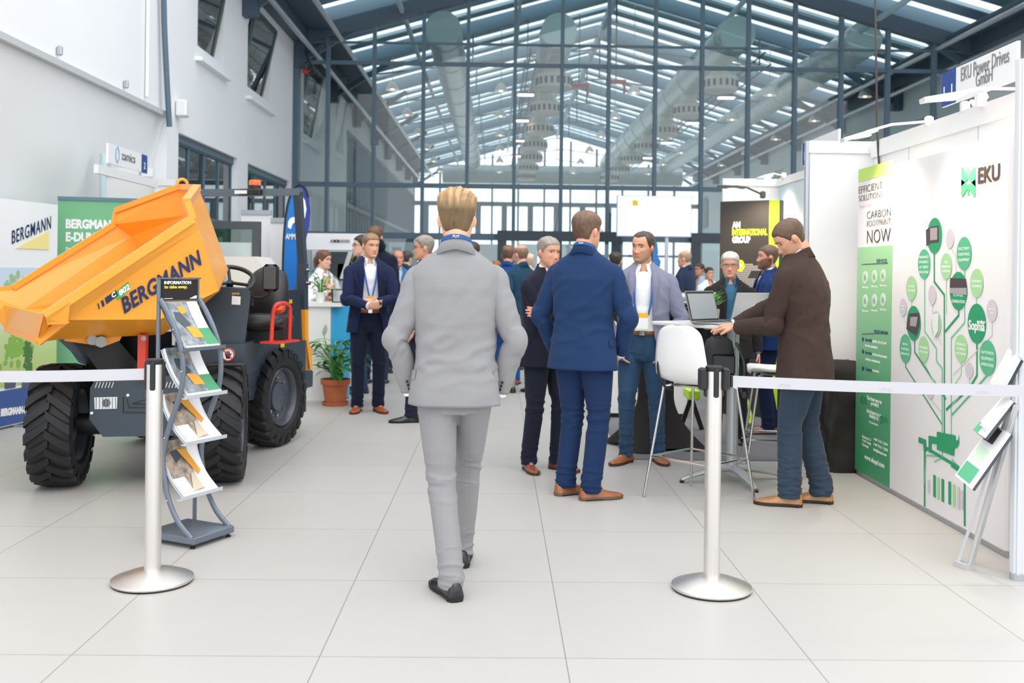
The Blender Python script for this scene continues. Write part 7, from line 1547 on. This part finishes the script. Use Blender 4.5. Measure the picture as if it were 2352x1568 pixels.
    if not hood and fwd_w < 115:
        for sg in (-1, 1):
            g = MB(); zt_, zb_ = 1.475, (1.14 if button else 1.10); zz = np.linspace(zb_, zt_, 16); In, Out = [], []
            for z in zz:
                q = (z - zb_) / (zt_ - zb_); g_ = gap(z); a_, b_ = np.interp(z, jt[:, 0], jt[:, 1]) * bulk, np.interp(z, jt[:, 0], jt[:, 2]) * bulk; wl2 = .012 + .062 * q if q < .82 else .012 + .062 * .82 - .11 * (q - .82)
                def sp(xx): pz = math.asin(min(.98, (xx / a_)) ** 1.2); x, y = supell(a_, b_, np.array([pz]), 2.4); return y[0] - (.012 * math.cos(pz) ** 2 if (open_ > 0 and not button) else 0)
                In.append((sg * (g_ - .002), sp(g_) + np.interp(z, jt[:, 0], jt[:, 3]) - .008, z)); xo = g_ + wl2; Out.append((sg * xo, sp(xo) + np.interp(z, jt[:, 0], jt[:, 3]) - .009, z + .008 * q))
            Vc = np.concatenate([U(In), U(Out)]); n_ = len(zz); lo = g.add(Vc, [(k, k + 1, n_ + k + 1, n_ + k) for k in range(n_ - 1)]).build('lapel', jm, t, ang=60); md = lo.modifiers.new('s', 'SOLIDIFY'); md.thickness = .006; md.offset = 0
    # pocket flaps and jacket buttons
    if big and not hood:
        for sg in (-1, 1):
            g = MB(); pts = []
            for ph_ in (1.05, 1.35) if fwd_w < 90 else (1.75, 2.05):
                for z in (.99, .95):
                    a_, b_, yo = [np.interp(z, jt[:, 0], jt[:, k]) for k in (1, 2, 3)]; x, y = supell(a_ * bulk + .007, b_ * bulk + .007, np.array([ph_]), 2.4); pts.append((sg * x[0], y[0] + yo, z))
            P = U([pts[0], pts[2], pts[3], pts[1]]); n_ = unit(np.cross(P[1] - P[0], P[2] - P[0])); g.prism(P, n_ * .004).build('pocket_flap', jm, t, flat=True)
    if fwd_w < 90 and button and not hood:
        for z in (1.10, 1.0): b_ = np.interp(z, jt[:, 0], jt[:, 2]) * bulk; c = U1_(.012, -b_ - .006, z); MB().tube([c, c + (0, -.005, 0)], .009, 10).build('jacket_button', BLACKP, t)
    # lanyard and badge
    if lanyard:
        LM = mat('lanyard_' + lanyard, lanyard, .6); g = MB(); yb = -.128 * bulk - (.004 if button else .010)
        if lanyard and fwd_w < 115:
            bz = 1.10 if badge else 1.18
            for sg in (-1, 1):
                P = [(sg * .045, .06, 1.545), (sg * .072, .02, 1.535), (sg * .074, -.045, 1.49), (sg * .066, -.095 * bulk, 1.43), (sg * .052, yb + .006, 1.34), (sg * .035, yb - .002, 1.25), (sg * .012, yb - .006, bz + .04)]
                if badge == 'wide': P[-3:] = [(sg * .066, yb + .004, 1.34), (sg * .062, yb - .004, 1.25), (sg * .045, yb - .008, bz + .05)]
                g.tube(U(smooth_path(P, 4)), (.0085, .0014), 8, up=(1, 0, 0))
            g.build('lanyard', LM, t)
            if badge:
                c = U1_(0, yb - .012, bz); R_b = Rl @ Rt; bd = MB(); w2 = .043; hh = .065
                def B(x, z, d=0): return c + R_b @ np.array((x, -d, z)) * 1.0
                bo = MB().prism([B(-w2, -hh), B(w2, -hh), B(w2, hh), B(-w2, hh)], R_b @ np.array((0, .004, 0))).build('badge', mat('badge_card', 'F7F7F5', .4), t, flat=True)
                MB().prism([B(-w2, hh - .035, .001), B(w2, hh - .035, .001), B(w2, hh, .001), B(-w2, hh, .001)], R_b @ np.array((0, .001, 0))).build('badge_header', ink('badge_yellow', 'F5B93A'), bo, flat=True)
                if badge == 'wide': MB().prism([B(-w2, -hh, .001), B(w2, -hh, .001), B(w2, -hh + .014, .001), B(-w2, -hh + .014, .001)], R_b @ np.array((0, .001, 0))).build('badge_footer', ink('badge_green2', 'BFE3B8'), bo, flat=True)
        else:
            aa = np.linspace(1.2, 2 * PI - 1.2, 30); P = [(.070 * math.sin(q), -.068 * math.cos(q) + .020, 1.590 - .03 * (1 + math.cos(q))) for q in aa]; g.tube(U(P), (.002, .011), 8, up=(1, 0, .01)).build('lanyard', LM, t)
            V_ = U([(-.010, .0885, 1.590)])[0]; tx = MB(); text(tx, 'PLM', V_ + (0, .004, -.006), (-1, 0, 0) if False else (1, 0, 0), (0, 0, 1), width=.026, height=.012, bold=.0); P_ = tx.arr(); cx_ = P_[:, 0].mean(); P_[:, 0] = 2 * cx_ - P_[:, 0]; P_[:, 1] = V_[1] + .004 + (V_[1] + .004 - P_[:, 1]); tx.v = [P_]; tx.f = [f[::-1] for f in tx.f]; tx.build('lanyard_print', INKW, t, flat=True)
    return t
def AX(px, Y): return (at(px, 700, Y)[0], Y)
PK = ((-.8, -.2, -1), (.8, -.2, -1))        # hands pushed into trouser pockets
GREYC = cloth_mat('light_grey_wool', '929193', .92, 900, .07)
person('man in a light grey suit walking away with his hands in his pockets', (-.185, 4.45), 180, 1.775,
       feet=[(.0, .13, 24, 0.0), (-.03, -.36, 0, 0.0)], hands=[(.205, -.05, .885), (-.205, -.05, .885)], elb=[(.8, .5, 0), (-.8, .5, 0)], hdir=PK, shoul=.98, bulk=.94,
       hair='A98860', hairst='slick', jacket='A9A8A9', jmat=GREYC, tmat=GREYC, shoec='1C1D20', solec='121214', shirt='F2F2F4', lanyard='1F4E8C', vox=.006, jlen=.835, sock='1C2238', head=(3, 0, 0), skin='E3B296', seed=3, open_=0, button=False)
# 2 bright blue suit, back three-quarter
BLUEC = cloth_mat('bright_blue_wool', '1B365D', .85, 700, .10)
person('tall man in a bright blue suit seen from behind, wearing glasses', (.555, 6.33), 158, 1.815, twist=0,
       feet=[(.10, .03, -38, 0), (-.09, .10, -50, 0)], hands=[(.225, -.10, .90), (-.215, -.08, .895)], elb=[(1, .5, 0), (-1, .5, 0)], hdir=PK, hcurl=(.5, .5),
       hair='6B5140', hairst='full', jacket='22446F', jmat=BLUEC, tmat=cloth_mat('blue_trouser_wool', '172E53', .88, 700, .08), shoec='9A5F3C', solec='6A5443', shirt='F4F4F6', lanyard='1F4E8C', glasses='3A3532', vox=.006, jlen=.80, head=(3, -22, 0), skin='DDA487', seed=8, open_=0, button=False, shoul=.98)
# 3 dark navy suit, arms crossed
person('man in a dark navy suit with folded arms and short grey hair', (.36, 7.12), 28, 1.685, twist=6,
       feet=[(.10, .0, 20, 0), (-.11, .05, -14, 0)], hands=[(-.13, -.20, 1.20), (.14, -.215, 1.17)], elb=[(.8, .0, -.9), (-.8, .0, -.9)], hdir=((-1, .05, .15), (1, .05, .1)), hn=((0, 1, 0), (0, 1, 0)),
       hair='8E8880', hairst='buzz', jacket='1B1E2E', shoec='8A4B33', solec='4A3026', lacec='3F7FC0', shirt='F1F1F3', vox=.006, head=(2, 8, 0), skin='D9A083', seed=12, bulk=1.02)
# 4 jeans and lavender grey blazer
person('man in blue jeans and an open lavender grey blazer, hands in pockets', (1.09, 7.42), -12, 1.74, twist=4,
       feet=[(.115, .10, 22, 0), (-.115, .0, -28, 0)], hands=[(.20, -.09, .905), (-.20, -.09, .90)], elb=[(1, .55, 0), (-1, .55, 0)], hdir=((-.7, -.2, -1), (.7, -.2, -1)), hcurl=(.3, .3),
       hair='4A3A33', hairst='receding', jacket='83849A', trousers='2F5579', jeans=True, hem=.9, tmat=mat('washed_denim', '274A6B', .9, bump=(700, .3), var=(7, .30, (1, 1, .45)), sheen=.1), belt='8A5A34', shoec='A8683A', solec='4A2F20', shirt='F6F6F7', open_=.085, button=False, lanyard='2C5DA4', badge='wide', beard=(.35, '4A3A33'), vox=.006, head=(0, -28, 2), skin='D69F80', seed=17, bulk=1.03)
# 5 brown wool jacket at the laptop
person('man in a dark brown wool jacket and jeans typing on the laptop', (1.90, 6.12), -112, 1.80, lean=5, twist=-14,
       feet=[(.07, -.07, 6, 0), (-.10, .10, 4, 0)], hands=[(.05, -.40, 1.085), (-.11, -.45, 1.085)], elb=[(.5, .5, -1.2), (-.5, .5, -1.2)], hdir=((-.25, -1, -.12), (.15, -1, -.12)), hn=((0, .1, -1), (0, .1, -1)), hcurl=(.35, .35),
       hair='5E4838', hairst='short', jacket='463832', jmat=mat('brown_tweed', '3D2D26', .95, bump=(300, .5), var=(170, .22)), trousers='35495C', jeans=True, tmat=mat('dark_denim', '2A3C4E', .92, bump=(700, .3), var=(6, .2, (1, 1, .45)), sheen=.1), shoec='B07C4A', solec='3A2A20', lacec='4A3020', shirt='F3F3F5', beard=(.3, '7A5A44'), vox=.006, head=(27, 16, 0), skin='DDA688', seed=23, bulk=1.10, jlen=.76, open_=.05, button=False)
# 6 royal blue suit, beard
person('bearded man in a royal blue suit looking left behind the bar table', (2.42, 8.9), -92, 1.70, hands=[(.17, -.22, .93), (-.21, -.05, .88)], hdir=((-.6, -.5, -1), PK[1]), elb=[(.8, .8, 0), (-.8, .8, 0)],
       feet=[(.10, .0, 4, 0), (-.10, .08, -4, 0)], hair='6E5644', hairst='buzz', jacket='1D376B', trousers='192848', shoec='7A4630', shirt='F4F4F6', beard=(.85, '5A3F30'), vox=.0075, head=(-4, 0, 0), skin='DDA386', seed=31)
# 7 older man, dark jacket, glasses, half hidden by the laptops
person('older man with white hair, glasses and a dark jacket behind the laptops', (1.96, 8.36), -8, 1.615, hands=[(.27, -.02, .80), (-.27, -.02, .80)],
       hair='C9BFB0', hairst='full', jacket='2A2827', trousers='24262B', shoec='1C1C1E', shirt='3B6C8C', open_=.05, button=False, glasses='5A5450', vox=.0075, head=(2, -6, 0), skin='DFA68C', seed=37)
# 8 navy blazer with clasped hands, facing the camera
person('man in a navy blazer and orange badge facing the camera with clasped hands', (-1.285, 10.0), 14, 1.80, hands=[(.035, -.27, 1.10), (-.04, -.285, 1.075)], hdir=((-1, -.05, .05), (1, -.05, .12)), hn=((0, 1, -.2), (0, 1, .2)), elb=[(1, .35, -.6), (-1, .35, -.6)],
       feet=[(.105, .0, 14, 0), (-.105, .02, -18, 0)], hair='8A6A4E', hairst='short', jacket='1C2546', trousers='161E33', shoec='A65A30', solec='5A2E1C', shirt='F4F3F8', open_=.085, button=False, belt='9A5A34', lanyard='2C62AE', badge=True, vox=.0075, head=(5, 20, 0), skin='E2AB8E', seed=41, hcurl=(.6, .6), shoul=1.02)
# people behind him
person('dark haired man with glasses hidden behind the navy blazer man', AX(829, 11.6), -70, 1.84, hair='3A2E28', hairst='short', jacket='2A3A5A', shoec='2A2220', glasses='2A2624', vox=.009, head=(0, 0, 0), seed=43)
person('tall brown haired person in a dark navy hooded coat seen from behind', AX(860, 12.5), 172, 1.98, hair='6E4E38', hairst='full', jacket='181E32', trousers='1F2F4E', shoec='22242A', hood=True, shirt=None, vox=.009, seed=44, bulk=1.05, jlen=.78)
person('woman in a white blazer with a brown ponytail behind the white counter', AX(741, 11.75), 42, 1.66, hands=[(.05, -.26, 1.12), (-.10, -.24, 1.24)], elb=[(.9, .3, -.8), (-.9, .3, -.9)], hdir=((-.7, -.2, .6), (.3, -.2, .9)), hair='6A4632', hairst='long', jacket='EFEFF0', trousers='D9D9DC', shoec='E0DEDA', shirt='F7F7F8', lanyard='22304E', open_=.06, button=False, bulk=.84, shoul=.97, vox=.0075, head=(2, 26, 0), skin='E6B79C', seed=45, jlen=.86)
person('bald man in a light blue blazer in the distance left of the grey suit', AX(913, 14.0), 14, 1.72, hair='8A7A6C', hairst='crown', jacket='3F6FA5', trousers='2A3346', shoec='3A2A22', shirt='BFD6EA', vox=.009, skin='D9957A', seed=46, open_=.05, button=False)
person('dark grey haired man in the distance behind the light blue blazer', AX(934, 15.6), 150, 1.74, hair='4A4A48', hairst='full', jacket='3B4656', shoec='22242A', vox=.009, seed=47)
person('grey haired man with glasses in a navy suit looking left past the grey suit', (-.70, 9.42), -84, 1.765, feet=[(.09, -.1, 6, 0), (-.10, .16, -2, 0)], hands=[(.22, -.1, .9), (-.24, .0, .85)], hair='8F867C', hairst='short', jacket='2B3A5E', trousers='1E2434', shoec='17181B', solec='101012', shirt='F2F2F4', glasses='6A625C', vox=.0075, skin='D9A083', seed=48)
person('dark haired man in a blue suit mostly hidden right of the grey suit', AX(1084, 10.9), 176, 1.755, hair='3B302A', hairst='short', jacket='27508F', trousers='24457F', shoec='2A2220', vox=.009, skin='E0AA8E', seed=49, lanyard='1F4E8C', bulk=1.06)
person('brown haired man in a bright blue suit seen from behind, right of the grey suit', AX(1166, 12.6), 168, 1.77, hair='7A5A46', hairst='short', jacket='25508F', trousers='25508F', shoec='A0522D', vox=.009, seed=50, skin='DDA184')
person('balding man in a teal blue jacket and beige trousers looking left', (.27, 11.75), -140, 1.755, feet=[(.10, -.05, 10, 0), (-.11, .12, 0, 0)], hands=[(.20, -.1, 1.0), (-.24, -.02, .86)], hair='8A6E58', hairst='crown', jacket='1F4258', trousers='A39684', shoec='24262C', shirt='F2F2F4', vox=.009, skin='E0A48A', seed=51)
person('pale haired person in the distance behind the balding man', AX(1214, 14.5), 175, 1.70, hair='D8B8A2', hairst='full', jacket='D8D2D0', trousers='6A6460', shoec='3A302A', vox=.009, seed=52)
person('auburn haired person far off between the grey and the bright blue suits', AX(1139, 15.5), 170, 1.60, hair='A8673F', hairst='full', jacket='6A7A8C', shoec='3A302A', vox=.009, seed=53)
person('bald man in a dark navy suit far behind the bar table, looking left', AX(1571, 13.6), -120, 1.76, hair='A58A74', hairst='crown', jacket='232F47', trousers='232F47', shoec='2A2220', shirt='F2F2F4', vox=.009, skin='E0A58A', seed=54)
person('dark haired man in a pale blue shirt far behind the bar table', AX(1606, 17.0), -60, 1.62, hair='4A3A30', hairst='short', jacket='A9C4DC', trousers='39424F', shoec='2A2220', shirt=None, vox=.009, skin='C98E74', seed=55)
person('man in a navy suit partly hidden between the bright blue suit and the jeans', AX(1412, 12.4), 178, 1.70, hair='3F342D', hairst='short', jacket='1F2C49', trousers='1F2C49', shoec='2A2220', vox=.009, seed=56)
# person in the pale shirt further right
person('person in a white shirt far off beside the black display wall', AX(1628, 16.2), 20, 1.55, hair='3F3028', hairst='short', jacket='EDEFF2', trousers='2A3040', shoec='2A2220', shirt=None, vox=.009, seed=57, skin='D8A084')
